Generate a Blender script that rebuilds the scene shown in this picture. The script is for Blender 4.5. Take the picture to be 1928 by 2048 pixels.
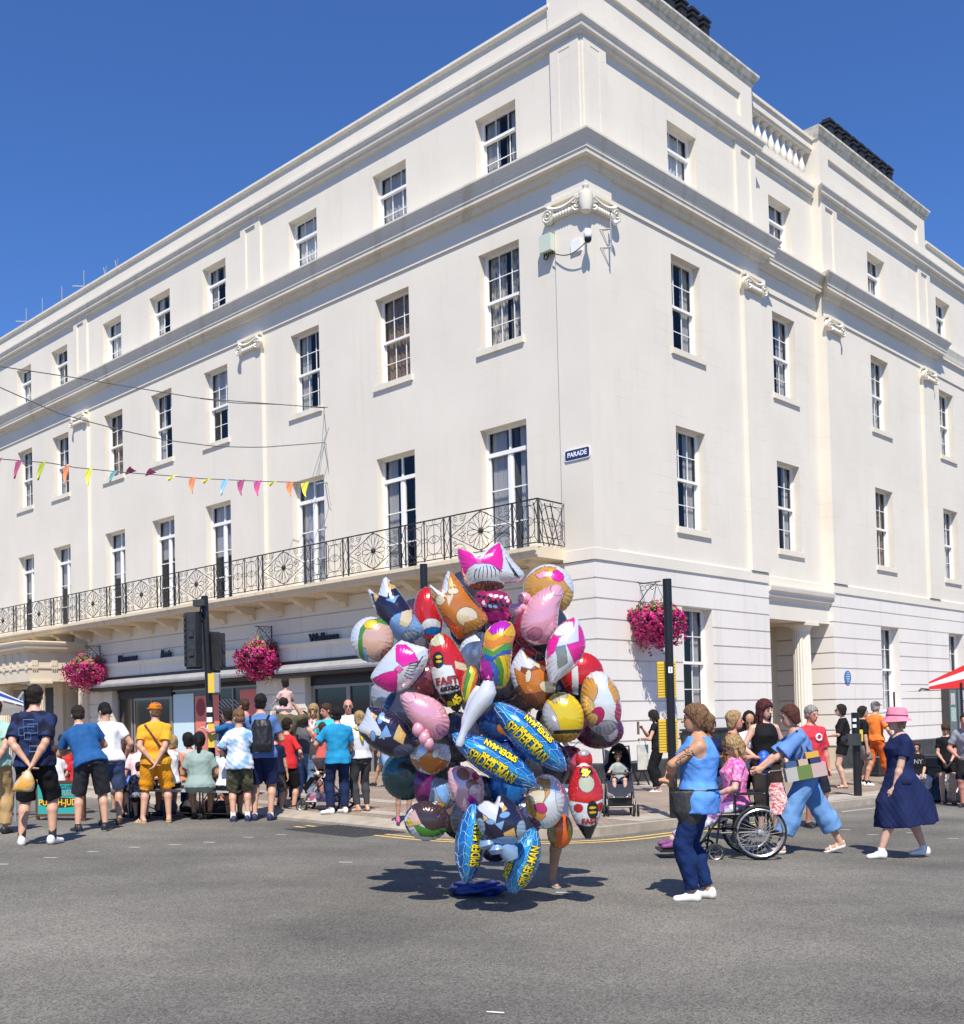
import bpy, bmesh, math, random
import numpy as np
from mathutils import Vector, Matrix
for o in list(bpy.data.objects): bpy.data.objects.remove(o)
sc=bpy.context.scene; col=sc.collection
R=math.radians; PI=math.pi
# ---------------- camera (level town-house verticals, slight roll, lens shifted up)
F=2207.; PITCH=0.028537787; ROLL=0.024694979; PYP=1374.98
cam=bpy.data.cameras.new('camera'); camo=bpy.data.objects.new('camera',cam); col.objects.link(camo)
cam.sensor_fit='VERTICAL'; cam.sensor_height=24; cam.lens=24*F/2048; cam.shift_x=0; cam.shift_y=(PYP-1024)/2048
cam.clip_start=.1; cam.clip_end=2000
camo.matrix_world=Matrix.Translation((0,0,1.5))@Matrix.Rotation(PI/2+PITCH,4,'X')@Matrix.Rotation(-ROLL,4,'Z')
sc.camera=camo
# ---------------- sky, sun, exposure
SUN_EL=R(54); SUN_AZ=R(-3)      # sun stands almost behind the camera
w=bpy.data.worlds.new("World"); sc.world=w; w.use_nodes=True
nt=w.node_tree; bg=nt.nodes['Background']; sky=nt.nodes.new('ShaderNodeTexSky'); sky.sky_type='NISHITA'
sky.sun_disc=False; sky.sun_elevation=SUN_EL; sky.sun_rotation=PI-SUN_AZ; sky.air_density=1.0; sky.dust_density=.0; sky.ozone_density=6.0
mul=nt.nodes.new('ShaderNodeMix'); mul.data_type='RGBA'; mul.blend_type='MULTIPLY'; mul.inputs[0].default_value=1; mul.inputs[7].default_value=(.80,1.12,1.62,1)
nt.links.new(sky.outputs[0],mul.inputs[6]); nt.links.new(mul.outputs[2],bg.inputs[0]); bg.inputs[1].default_value=.075
sl=bpy.data.lights.new('sun','SUN'); sl.energy=4.9; sl.angle=R(.53); sl.color=(1,.93,.82)
so=bpy.data.objects.new('sun',sl); col.objects.link(so)
sd=Vector((math.sin(-SUN_AZ)*math.cos(SUN_EL),-math.cos(SUN_AZ)*math.cos(SUN_EL),math.sin(SUN_EL)))
so.rotation_euler=sd.to_track_quat('Z','Y').to_euler()
sc.view_settings.view_transform='Standard'; sc.view_settings.look='None'; sc.view_settings.exposure=.35; sc.view_settings.gamma=1
# ---------------- frames of the two facades, fitted to the photograph
uR=(0.69138615,0.72248543); uL=(-0.72248543,0.69138615); CX,CY=2.6307,25.0
def gz(x,y,h=0): return -.027*x-.003*y+h
class FR:
    def __init__(s,u,n,O=(CX,CY)): s.u=u; s.n=n; s.O=O
    def p(s,a,o,z): return (s.O[0]+s.u[0]*a+s.n[0]*o, s.O[1]+s.u[1]*a+s.n[1]*o, z)
FL=FR(uL,(-uR[0],-uR[1])); FRt=FR(uR,(-uL[0],-uL[1]))
def hx(r,g,b,k=1):
    f=lambda c:(((c/255+.055)/1.055)**2.4 if c>10 else c/255/12.92)*k
    return (f(r),f(g),f(b),1)
class MB:
    def __init__(s): s.v=[]; s.f=[]; s.m=[]; s.mi=0; s.sm=False; s.col=None
    def poly(s,pts): n=len(s.v); s.v+= [tuple(p) for p in pts]; s.f.append(tuple(range(n,n+len(pts)))); s.m.append(s.mi)
    def add(s,vs,fs):
        n=len(s.v); s.v+=[tuple(p) for p in vs]; s.f+=[tuple(i+n for i in f) for f in fs]; s.m+=[s.mi]*len(fs)
    def box(s,P,a0,a1,b0,b1,c0,c1):
        q=[P(a,b,c) for c in (c0,c1) for b in (b0,b1) for a in (a0,a1)]
        s.add(q,[(0,1,3,2),(4,6,7,5),(0,4,5,1),(2,3,7,6),(0,2,6,4),(1,5,7,3)])
    def rings(s,rs,cap=True,closed=True):
        n=len(s.v); k=len(rs[0])
        for r in rs: s.v+=[tuple(p) for p in r]
        for i in range(len(rs)-1):
            for j in range(k if closed else k-1):
                a=n+i*k+j; b=n+i*k+(j+1)%k; s.f.append((a,b,b+k,a+k)); s.m.append(s.mi)
        if cap and closed:
            s.f.append(tuple(range(n,n+k))); s.m.append(s.mi)
            s.f.append(tuple(range(n+(len(rs)-1)*k,n+len(rs)*k))); s.m.append(s.mi)
    def tube(s,pts,r,n=6,cap=True,closed=False):
        pts=[Vector(p) for p in pts]; rs=[]; rr=r if isinstance(r,(list,tuple)) else [r]*len(pts)
        up=Vector((0,0,1))
        for i,p in enumerate(pts):
            a=pts[i-1] if i>0 else (pts[-1] if closed else p); b=pts[i+1] if i<len(pts)-1 else (pts[0] if closed else p)
            d=(b-a)
            if d.length<1e-9: d=Vector((0,0,1))
            d.normalize(); x=d.cross(up)
            if x.length<.05: x=d.cross(Vector((1,0,0)))
            x.normalize(); y=d.cross(x)
            rs.append([p+(x*math.cos(t)+y*math.sin(t))*rr[i] for t in [2*PI*k/n for k in range(n)]])
        if closed: rs.append(rs[0]); cap=False
        s.rings(rs,cap)
    def lathe(s,P,prof,n=16,cap=True):
        s.rings([[P(r*math.cos(2*PI*k/n),r*math.sin(2*PI*k/n),z) for k in range(n)] for r,z in prof],cap)
    def ball(s,c,r,n=12,m=8,sc_=(1,1,1)):
        s.rings([[(c[0]+r*sc_[0]*math.sin(PI*i/m)*math.cos(2*PI*k/n),c[1]+r*sc_[1]*math.sin(PI*i/m)*math.sin(2*PI*k/n),c[2]-r*sc_[2]*math.cos(PI*i/m)) for k in range(n)] for i in range(m+1)],False)
    def prof(s,P,a0,a1,pts,closed=True,mitre=0):   # a section (o,z) swept along a; mitre extends ends with o
        e0,e1=(mitre if isinstance(mitre,tuple) else (mitre,mitre))
        r=[[P(a0-e0*max(o,0),o,z) for o,z in pts],[P(a1+e1*max(o,0),o,z) for o,z in pts]]
        s.rings(r,True,closed)
    def build(s,name,mat,parent=None,smooth=None,loc=None,recalc=True):
        me=bpy.data.meshes.new(name); L=Vector(loc) if loc else Vector((0,0,0))
        me.from_pydata([tuple(Vector(p)-L) for p in s.v],[],s.f)
        mats=mat if isinstance(mat,(list,tuple)) else [mat]
        for m in mats: me.materials.append(m)
        if len(mats)>1: me.polygons.foreach_set('material_index',s.m)
        if recalc:
            b=bmesh.new(); b.from_mesh(me); bmesh.ops.recalc_face_normals(b,faces=b.faces); b.to_mesh(me); b.free()
        if s.sm or smooth:
            me.polygons.foreach_set('use_smooth',[True]*len(me.polygons))
            if s.sm!='all':
                try: me.set_sharp_from_angle(angle=R(38))
                except Exception: pass
        return link(name,me,parent,L)
def link(name,me,parent=None,L=(0,0,0)):
    o=bpy.data.objects.new(name,me); col.objects.link(o); o.location=L
    if parent is not None:
        o.parent=parent; o.location=Vector(L)-wl(parent)
    return o
def wl(o):
    v=Vector((0,0,0))
    while o is not None: v+=o.location; o=o.parent
    return v
def tag(o,label=None,cat=None,group=None,kind=None):
    if label: o['label']=label
    if cat: o['category']=cat
    if group: o['group']=group
    if kind: o['kind']=kind
    return o
def thing(name,label,cat,loc=(0,0,0),group=None):
    o=bpy.data.objects.new(name,None); col.objects.link(o); o.location=loc; o.empty_display_size=.1
    return tag(o,label,cat,group)
def W(x,y,z): return (x,y,z)
# ---------------- materials
MC={}
def mat(name,c,rough=.6,metal=0,spec=.5,noise=0,ns=8,bump=0,bs=30,coat=0,c2=None,stretch=None,det=4,emit=0):
    if name in MC: return MC[name]
    m=bpy.data.materials.new(name); m.use_nodes=True; t=m.node_tree; N=t.nodes; b=N['Principled BSDF']; MC[name]=m
    if len(c)==3: c=(*c,1)
    b.inputs['Base Color'].default_value=c; b.inputs['Roughness'].default_value=rough; b.inputs['Metallic'].default_value=metal
    b.inputs['Specular IOR Level'].default_value=spec; b.inputs['Coat Weight'].default_value=coat; b.inputs['Coat Roughness'].default_value=.08
    if noise or bump or c2:
        g=N.new('ShaderNodeNewGeometry'); src=g.outputs['Position']
        if stretch:
            mp=N.new('ShaderNodeMapping'); mp.inputs['Scale'].default_value=stretch; t.links.new(src,mp.inputs[0]); src=mp.outputs[0]
        if noise or c2:
            n=N.new('ShaderNodeTexNoise'); n.inputs['Scale'].default_value=ns; n.inputs['Detail'].default_value=det; t.links.new(src,n.inputs['Vector'])
            r=N.new('ShaderNodeValToRGB'); t.links.new(n.outputs[0],r.inputs[0])
            if c2:
                r.color_ramp.elements[0].color=c; r.color_ramp.elements[1].color=c2 if len(c2)==4 else (*c2,1)
                r.color_ramp.elements[0].position=.42; r.color_ramp.elements[1].position=.58
            else:
                r.color_ramp.elements[0].color=tuple(q*(1-noise) for q in c[:3])+(1,); r.color_ramp.elements[1].color=tuple(min(1,q*(1+noise*.5)) for q in c[:3])+(1,)
                r.color_ramp.elements[0].position=.3; r.color_ramp.elements[1].position=.7
            t.links.new(r.outputs[0],b.inputs['Base Color'])
        if bump:
            n2=N.new('ShaderNodeTexNoise'); n2.inputs['Scale'].default_value=bs; n2.inputs['Detail'].default_value=3; t.links.new(src,n2.inputs['Vector'])
            bp=N.new('ShaderNodeBump'); bp.inputs['Strength'].default_value=bump; bp.inputs['Distance'].default_value=.02
            t.links.new(n2.outputs[0],bp.inputs['Height']); t.links.new(bp.outputs[0],b.inputs['Normal'])
    if emit: b.inputs['Emission Color'].default_value=c; b.inputs['Emission Strength'].default_value=emit
    return m
def nd(t,k,**kw):
    n=t.nodes.new(k)
    for a,v in kw.items(): setattr(n,a,v)
    return n
def stucco(name,base,u,ashlar=0,dirt=.25):
    m=bpy.data.materials.new(name); m.use_nodes=True; t=m.node_tree; L=t.links; b=t.nodes['Principled BSDF']; b.inputs['Roughness'].default_value=.82; b.inputs['Specular IOR Level'].default_value=.25
    g=nd(t,'ShaderNodeNewGeometry'); P=g.outputs['Position']
    dot=nd(t,'ShaderNodeVectorMath',operation='DOT_PRODUCT'); dot.inputs[1].default_value=(u[0],u[1],0); L.new(P,dot.inputs[0])
    sx=nd(t,'ShaderNodeSeparateXYZ'); L.new(P,sx.inputs[0])
    cb=nd(t,'ShaderNodeCombineXYZ'); L.new(dot.outputs['Value'],cb.inputs[0]); L.new(sx.outputs[2],cb.inputs[1])
    n1=nd(t,'ShaderNodeTexNoise'); n1.inputs['Scale'].default_value=.55; n1.inputs['Detail'].default_value=6; L.new(P,n1.inputs['Vector'])
    r1=nd(t,'ShaderNodeValToRGB'); e=r1.color_ramp.elements; e[0].position=.3; e[1].position=.68
    e[0].color=tuple(q*.93 for q in base[:3])+(1,); e[1].color=base; L.new(n1.outputs[0],r1.inputs[0])
    mp=nd(t,'ShaderNodeMapping'); mp.inputs['Scale'].default_value=(3.2,.22,1); L.new(cb.outputs[0],mp.inputs[0])
    n2=nd(t,'ShaderNodeTexNoise'); n2.inputs['Scale'].default_value=1.; n2.inputs['Detail'].default_value=7; n2.inputs['Roughness'].default_value=.62; L.new(mp.outputs[0],n2.inputs['Vector'])
    r2=nd(t,'ShaderNodeValToRGB'); e=r2.color_ramp.elements; e[0].position=.54; e[1].position=.82; e[0].color=(1,1,1,1); e[1].color=(1-dirt*.55,1-dirt*.62,1-dirt*.85,1); L.new(n2.outputs[0],r2.inputs[0])
    mx=nd(t,'ShaderNodeMix',data_type='RGBA',blend_type='MULTIPLY'); mx.inputs[0].default_value=1; L.new(r1.outputs[0],mx.inputs[6]); L.new(r2.outputs[0],mx.inputs[7])
    out=mx.outputs[2]
    n3=nd(t,'ShaderNodeTexNoise'); n3.inputs['Scale'].default_value=28; n3.inputs['Detail'].default_value=4; L.new(P,n3.inputs['Vector'])
    hgt=n3.outputs[0]
    if ashlar:
        br=nd(t,'ShaderNodeTexBrick'); br.inputs['Scale'].default_value=1; br.inputs['Mortar Size'].default_value=.006; br.inputs['Mortar Smooth'].default_value=.5
        br.inputs['Brick Width'].default_value=1.05; br.inputs['Row Height'].default_value=.41
        br.inputs['Color1'].default_value=(1,1,1,1); br.inputs['Color2'].default_value=(.975,.97,.965,1); br.inputs['Mortar'].default_value=(.8,.77,.72,1)
        L.new(cb.outputs[0],br.inputs['Vector'])
        n4=nd(t,'ShaderNodeTexNoise'); n4.inputs['Scale'].default_value=.9; L.new(P,n4.inputs['Vector'])
        r4=nd(t,'ShaderNodeValToRGB'); r4.color_ramp.elements[0].position=.45; r4.color_ramp.elements[1].position=.62; L.new(n4.outputs[0],r4.inputs[0])
        ml=nd(t,'ShaderNodeMath',operation='MULTIPLY'); ml.inputs[1].default_value=ashlar; L.new(r4.outputs[0],ml.inputs[0])
        m2=nd(t,'ShaderNodeMix',data_type='RGBA',blend_type='MULTIPLY'); L.new(ml.outputs[0],m2.inputs[0]); L.new(out,m2.inputs[6]); L.new(br.outputs[0],m2.inputs[7]); out=m2.outputs[2]
    L.new(out,b.inputs['Base Color'])
    bp=nd(t,'ShaderNodeBump'); bp.inputs['Strength'].default_value=.10; bp.inputs['Distance'].default_value=.03; L.new(hgt,bp.inputs['Height']); L.new(bp.outputs[0],b.inputs['Normal'])
    MC[name]=m; return m
CREAM=(.765,.713,.615,1)
mWL=stucco('stucco_left',CREAM,uL,.4,.13); mWR=stucco('stucco_right',CREAM,uR,.9,.13)
mTrim=stucco('stucco_trim',(.77,.72,.61,1),uL,0,.5); mCor=stucco('cornice_stone',(.70,.66,.575,1),(.99,.1),0,.5)
mPorch=stucco('porch_stone',(.70,.62,.48,1),uL,0,.6)
mWhite=mat('white_paint',(.86,.86,.84),.45,noise=.05,ns=3)
mSoff=stucco('soffit_paint',(.74,.63,.46,1),uL,0,.7)
mBlk=mat('black_paint',(.012,.012,.014),.4,noise=.3,ns=20)
mIron=mat('black_iron',(.02,.02,.022),.5,bump=.2)
mDark=mat('dark_interior',(.02,.02,.022),.9)
mGlass=mat('window_glass',(.03,.035,.042),.06,spec=.6)
def glassmix():
    m=bpy.data.materials.new('sash_glass'); m.use_nodes=True; t=m.node_tree; L=t.links; N=t.nodes; o=N['Material Output']; N.remove(N['Principled BSDF'])
    gl=nd(t,'ShaderNodeBsdfGlossy'); gl.inputs['Roughness'].default_value=.03; gl.inputs['Color'].default_value=(.95,.97,1,1)
    tr=nd(t,'ShaderNodeBsdfTransparent'); tr.inputs[0].default_value=(.93,.94,.95,1)
    fr=nd(t,'ShaderNodeFresnel'); fr.inputs[0].default_value=1.5
    ad=nd(t,'ShaderNodeMath',operation='MULTIPLY_ADD'); ad.inputs[1].default_value=.5; ad.inputs[2].default_value=.015
    mx=nd(t,'ShaderNodeMixShader'); L.new(fr.outputs[0],ad.inputs[0]); L.new(ad.outputs[0],mx.inputs[0]); L.new(tr.outputs[0],mx.inputs[1]); L.new(gl.outputs[0],mx.inputs[2]); L.new(mx.outputs[0],o.inputs[0])
    return m
mSash=glassmix()
# ================= SETTING: road, pavement
def road_mat():
    m=bpy.data.materials.new('asphalt'); m.use_nodes=True; t=m.node_tree; L=t.links; b=t.nodes['Principled BSDF']; b.inputs['Roughness'].default_value=.85; b.inputs['Specular IOR Level'].default_value=.3
    P=nd(t,'ShaderNodeNewGeometry').outputs['Position']
    v=nd(t,'ShaderNodeTexVoronoi'); v.inputs['Scale'].default_value=95; L.new(P,v.inputs['Vector'])
    n=nd(t,'ShaderNodeTexNoise'); n.inputs['Scale'].default_value=.28; n.inputs['Detail'].default_value=5; n.inputs['Roughness'].default_value=.6
    mp=nd(t,'ShaderNodeMapping'); mp.inputs['Scale'].default_value=(1.,1.25,1); mp.inputs['Rotation'].default_value=(0,0,.6); L.new(P,mp.inputs[0]); L.new(mp.outputs[0],n.inputs['Vector'])
    r=nd(t,'ShaderNodeValToRGB'); e=r.color_ramp.elements; e[0].position=.33; e[0].color=(.100,.097,.089,1); e[1].position=.70; e[1].color=(.255,.240,.208,1); L.new(n.outputs[0],r.inputs[0])
    r2=nd(t,'ShaderNodeValToRGB'); e=r2.color_ramp.elements; e[0].position=.0; e[0].color=(.36,.36,.36,1); e[1].position=1; e[1].color=(1.56,1.55,1.52,1); L.new(v.outputs['Color'],r2.inputs[0])
    mx=nd(t,'ShaderNodeMix',data_type='RGBA',blend_type='MULTIPLY'); mx.inputs[0].default_value=1; L.new(r.outputs[0],mx.inputs[6]); L.new(r2.outputs[0],mx.inputs[7])
    n5=nd(t,'ShaderNodeTexNoise'); n5.inputs['Scale'].default_value=140; n5.inputs['Detail'].default_value=1; L.new(P,n5.inputs['Vector'])
    r5=nd(t,'ShaderNodeValToRGB'); e=r5.color_ramp.elements; e[0].position=.68; e[0].color=(0,0,0,1); e[1].position=.76; e[1].color=(1,1,1,1); L.new(n5.outputs[0],r5.inputs[0])
    m2=nd(t,'ShaderNodeMix',data_type='RGBA'); m2.inputs[7].default_value=(.42,.38,.3,1); L.new(r5.outputs[0],m2.inputs[0]); L.new(mx.outputs[2],m2.inputs[6])
    L.new(m2.outputs[2],b.inputs['Base Color'])
    bp=nd(t,'ShaderNodeBump'); bp.inputs['Strength'].default_value=.7; bp.inputs['Distance'].default_value=.012; L.new(v.outputs['Distance'],bp.inputs['Height']); L.new(bp.outputs[0],b.inputs['Normal'])
    return m
def pav_mat():
    m=bpy.data.materials.new('brick_paving'); m.use_nodes=True; t=m.node_tree; L=t.links; b=t.nodes['Principled BSDF']; b.inputs['Roughness'].default_value=.85
    P=nd(t,'ShaderNodeNewGeometry').outputs['Position']
    mp=nd(t,'ShaderNodeMapping'); mp.inputs['Rotation'].default_value=(0,0,-math.atan2(uR[1],uR[0])+R(45)); L.new(P,mp.inputs[0])
    br=nd(t,'ShaderNodeTexBrick'); br.inputs['Scale'].default_value=1; br.inputs['Brick Width'].default_value=.21; br.inputs['Row Height'].default_value=.105; br.inputs['Mortar Size'].default_value=.006
    br.inputs['Color1'].default_value=(.36,.28,.215,1); br.inputs['Color2'].default_value=(.27,.215,.17,1); br.inputs['Mortar'].default_value=(.12,.10,.08,1); L.new(mp.outputs[0],br.inputs['Vector'])
    n=nd(t,'ShaderNodeTexNoise'); n.inputs['Scale'].default_value=.7; n.inputs['Detail'].default_value=5; L.new(P,n.inputs['Vector'])
    r=nd(t,'ShaderNodeValToRGB'); e=r.color_ramp.elements; e[0].position=.3; e[0].color=(.78,.78,.78,1); e[1].position=.7; e[1].color=(1.12,1.1,1.08,1); L.new(n.outputs[0],r.inputs[0])
    mx=nd(t,'ShaderNodeMix',data_type='RGBA',blend_type='MULTIPLY'); mx.inputs[0].default_value=1; L.new(br.outputs[0],mx.inputs[6]); L.new(r.outputs[0],mx.inputs[7]); L.new(mx.outputs[2],b.inputs['Base Color'])
    return m
mRoad=road_mat(); mPav=pav_mat()
mKerb=mat('kerb_stone',(.40,.35,.28),.8,noise=.25,ns=4,bump=.2); mSlab=mat('flag_stone',(.40,.36,.30),.8,noise=.2,ns=2.5,bump=.15)
mYel=mat('yellow_line',(.75,.52,.16),.7,noise=.25,ns=14); mWl=mat('white_line',(.45,.43,.39),.7,noise=.3,ns=10)
def ground_quad(mb,pts,h): mb.poly([(x,y,gz(x,y,h)) for x,y in pts])
m=MB(); E_=600; n_=10
m.poly([(x,y,gz(x,y)) for x,y in ((-E_,-E_),(E_,-E_),(E_,E_),(-E_,E_))]); tag(m.build('road',mRoad),kind='structure')
def dd(a,b): return (CX-uL[0]*a-uR[0]*b, CY-uL[1]*a-uR[1]*b)   # a: distance from the right-hand facade, b: from the left-hand facade
KR,KL=6.42,9.76
def edge(off=0,ex=60):     # kerb line, offset outwards
    a=KR+off; b=KL+off; r=1.7+off; pts=[dd(a,-ex)]
    pts.append(dd(a,b-r))
    for i in range(1,10):
        t=PI/2*i/10; pts.append(dd(a-r+r*math.cos(t),b-r+r*math.sin(t)))
    pts.append(dd(a-r,b)); pts.append(dd(-ex,b)); return pts
inner=edge(-.15); inr2=edge(-.38)
def mixin(i):
    k=max(0,min(1,(i-5)/4)); return tuple(inner[i][q]*(1-k)+inr2[i][q]*k for q in (0,1))
m=MB(); m.poly([(x,y,gz(x,y,.115)) for x,y in [mixin(i) for i in range(len(inner))]+[dd(-60,-60)]]); tag(m.build('pavement',mPav),kind='structure')
m=MB(); E0=edge(0)
n0=len(E0)
for i in range(n0-1):
    k0=max(0,min(1,(i-5)/4)); k1=max(0,min(1,(i+1-5)/4))      # the kerb drops to a ramp on the left street
    h0,h1=.12-.08*k0,.12-.08*k1
    a,b=E0[i],E0[i+1]; c=tuple(inner[i+1][q]*(1-k1)+inr2[i+1][q]*k1 for q in (0,1)); d=tuple(inner[i][q]*(1-k0)+inr2[i][q]*k0 for q in (0,1))
    m.poly([(a[0],a[1],gz(*a,h0)),(b[0],b[1],gz(*b,h1)),(c[0],c[1],gz(*c,.1165)),(d[0],d[1],gz(*d,.1165))])
    m.poly([(a[0],a[1],gz(*a,-.05)),(b[0],b[1],gz(*b,-.05)),(b[0],b[1],gz(*b,h1)),(a[0],a[1],gz(*a,h0))])
tag(m.build('kerb',mKerb,smooth=False),kind='structure')
# band of plain flag stones behind the kerb of the left street and a strip by the wall
m=MB()
for (a0,a1,b0,b1) in ((-40,3.9,8.55,9.0),(-40,3.2,6.9,7.35),(-.0,-0.0,0,0)):
    if a1>a0: ground_quad(m,[dd(a0,b0),dd(a1,b0),dd(a1,b1),dd(a0,b1)],.119)
for (a0,a1,b0,b1) in ((5.55,6.25,-40,7.2),(.5,1.4,-40,.2)):
    ground_quad(m,[dd(a0,b0),dd(a1,b0),dd(a1,b1),dd(a0,b1)],.1195)
tag(m.build('flagstone_band',mSlab),kind='structure')
# tactile paving studs
m=MB()
for i in range(9):
    for j in range(9):
        x,y=dd(3.6+.11*i*1.0-.9, 7.5+.115*j); m.lathe(lambda a,b,c:(x+a,y+b,gz(x,y,.1155)+c),[(.022,0),(.016,.012),(.006,.014)],6)
tag(m.build('tactile_studs',mSlab),kind='structure')
# double yellow lines follow the kerb
m=MB()
for off in (.32,.52):
    A=edge(off); B=edge(off+.075)
    for i in range(len(A)-1):
        a,b,c,d=A[i],A[i+1],B[i+1],B[i]
        if i==len(A)-2: t_=(KR-1.7-2.7)/(KR-1.7+60); b=tuple(a[k]+(b[k]-a[k])*.035 for k in (0,1)); c=tuple(d[k]+(c[k]-d[k])*.035 for k in (0,1))
        if i==0: a=tuple(b[k]+(a[k]-b[k])*.06 for k in (0,1)); d=tuple(c[k]+(d[k]-c[k])*.06 for k in (0,1))
        m.poly([(q[0],q[1],gz(*q,.004)) for q in (a,b,c,d)])
tag(m.build('double_yellow_line',mYel),kind='structure')
m=MB()
a,b=dd(KR+.35,2.2),dd(KR+.5,-3.5); ground_quad(m,[a,b,(b[0]+.03,b[1]-.1),(a[0]+.03,a[1]-.1)],.004)
def G(u,v,h=0.):
    x=(u-964.); y=-(v-PYP); c,s=math.cos(ROLL),math.sin(ROLL); xr=x*c+y*s; yr=-x*s+y*c
    cp,sp=math.cos(PITCH),math.sin(PITCH); d=(xr,F*cp-yr*sp,F*sp+yr*cp)
    t=(h-1.5)/(d[2]+.027*d[0]+.003*d[1]); return (t*d[0],t*d[1],1.5+t*d[2])
for (u,v) in [(3,1729),(100,1716),(185,1704),(268,1695),(349,1690),(418,1685),(495,1675),(562,1670),(690,1725),(1560,1610),(1745,1670),(1822,1666),(1905,1678),(1127,1786),(1690,1660)]:
    x,y,_=G(u,v); ground_quad(m,[(x-.07,y-.03),(x+.07,y-.045),(x+.08,y+.035),(x-.06,y+.04)],.004)
tag(m.build('road_markings',mWl),kind='structure')
# drain cover at the kerb
m=MB(); g=dict(); c0=Vector(G(700,1661)); 
def DP(a,b,c): return (c0.x+uL[0]*a+uR[0]*b, c0.y+uL[1]*a+uR[1]*b, gz(c0.x+uL[0]*a+uR[0]*b,c0.y+uL[1]*a+uR[1]*b,c))
m.box(DP,-.75,.75,-.55,.55,.001,.006)
for i in range(16):
    for j in range(10):
        m.box(DP,-.72+i*.092,-.72+i*.092+.05,-.52+j*.105,-.52+j*.105+.06,.006,.012)
t=m.build('drain_cover',mat('drain_iron',(.06,.06,.06),.55,noise=.3,ns=20)); tag(t,'wide iron drain cover with raised squares in the road at the kerb corner','drain cover')
# litter
m=MB(); x,y,z=G(925,1910); m.box(lambda a,b,c:(x+a,y+b,z+c),-.06,.04,-.01,.01,.002,.008)
# (leaf litter is left as marks in the road)
x2,y2,_=G(993,2028); m=MB(); m.tube([(x2-.05,y2+.02,gz(x2,y2,.008)),(x2+.04,y2-.01,gz(x2,y2,.008))],.0035); tag(m.build('paper_straw',mWhite),'thin white paper stick lying on the road near the bottom edge','litter')
# ================= BUILDING
BL=thing('corner_building','cream stuccoed four-storey corner building with cornices and sash windows','building',(CX,CY,0))
def wallgrid(mb,fr,s0,s1,z0,z1,holes,o):
    S=sorted({s0,s1,*[q for h in holes for q in h[:2] if s0<q<s1]}); Z=sorted({z0,z1,*[q for h in holes for q in h[2:4] if z0<q<z1]})
    for a,b in zip(S,S[1:]):
        for c,d in zip(Z,Z[1:]):
            ms,mz=(a+b)/2,(c+d)/2
            if any(h[0]<ms<h[1] and h[2]<mz<h[3] for h in holes): continue
            mb.poly([fr.p(a,o,c),fr.p(b,o,c),fr.p(b,o,d),fr.p(a,o,d)])
def reveal(mb,fr,h,o,d):
    a,b,c,e=h[:4]
    mb.poly([fr.p(a,o,c),fr.p(a,o,e),fr.p(a,o-d,e),fr.p(a,o-d,c)]); mb.poly([fr.p(b,o,c),fr.p(b,o,e),fr.p(b,o-d,e),fr.p(b,o-d,c)])
    mb.poly([fr.p(a,o,e),fr.p(b,o,e),fr.p(b,o-d,e),fr.p(a,o-d,e)]); mb.poly([fr.p(a,o,c),fr.p(b,o,c),fr.p(b,o-d,c),fr.p(a,o-d,c)])
rnd=random.Random(7)
CURT=[mat('curtain_grey',(.50,.50,.51),.9),mat('curtain_cream',(.75,.68,.56),.9,c2=(.28,.27,.27),ns=5,stretch=(2.5,2.5,1)),mat('curtain_white',(.7,.7,.68),.9),mat('curtain_brown',(.32,.22,.14),.9,noise=.3,ns=9)]
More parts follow.
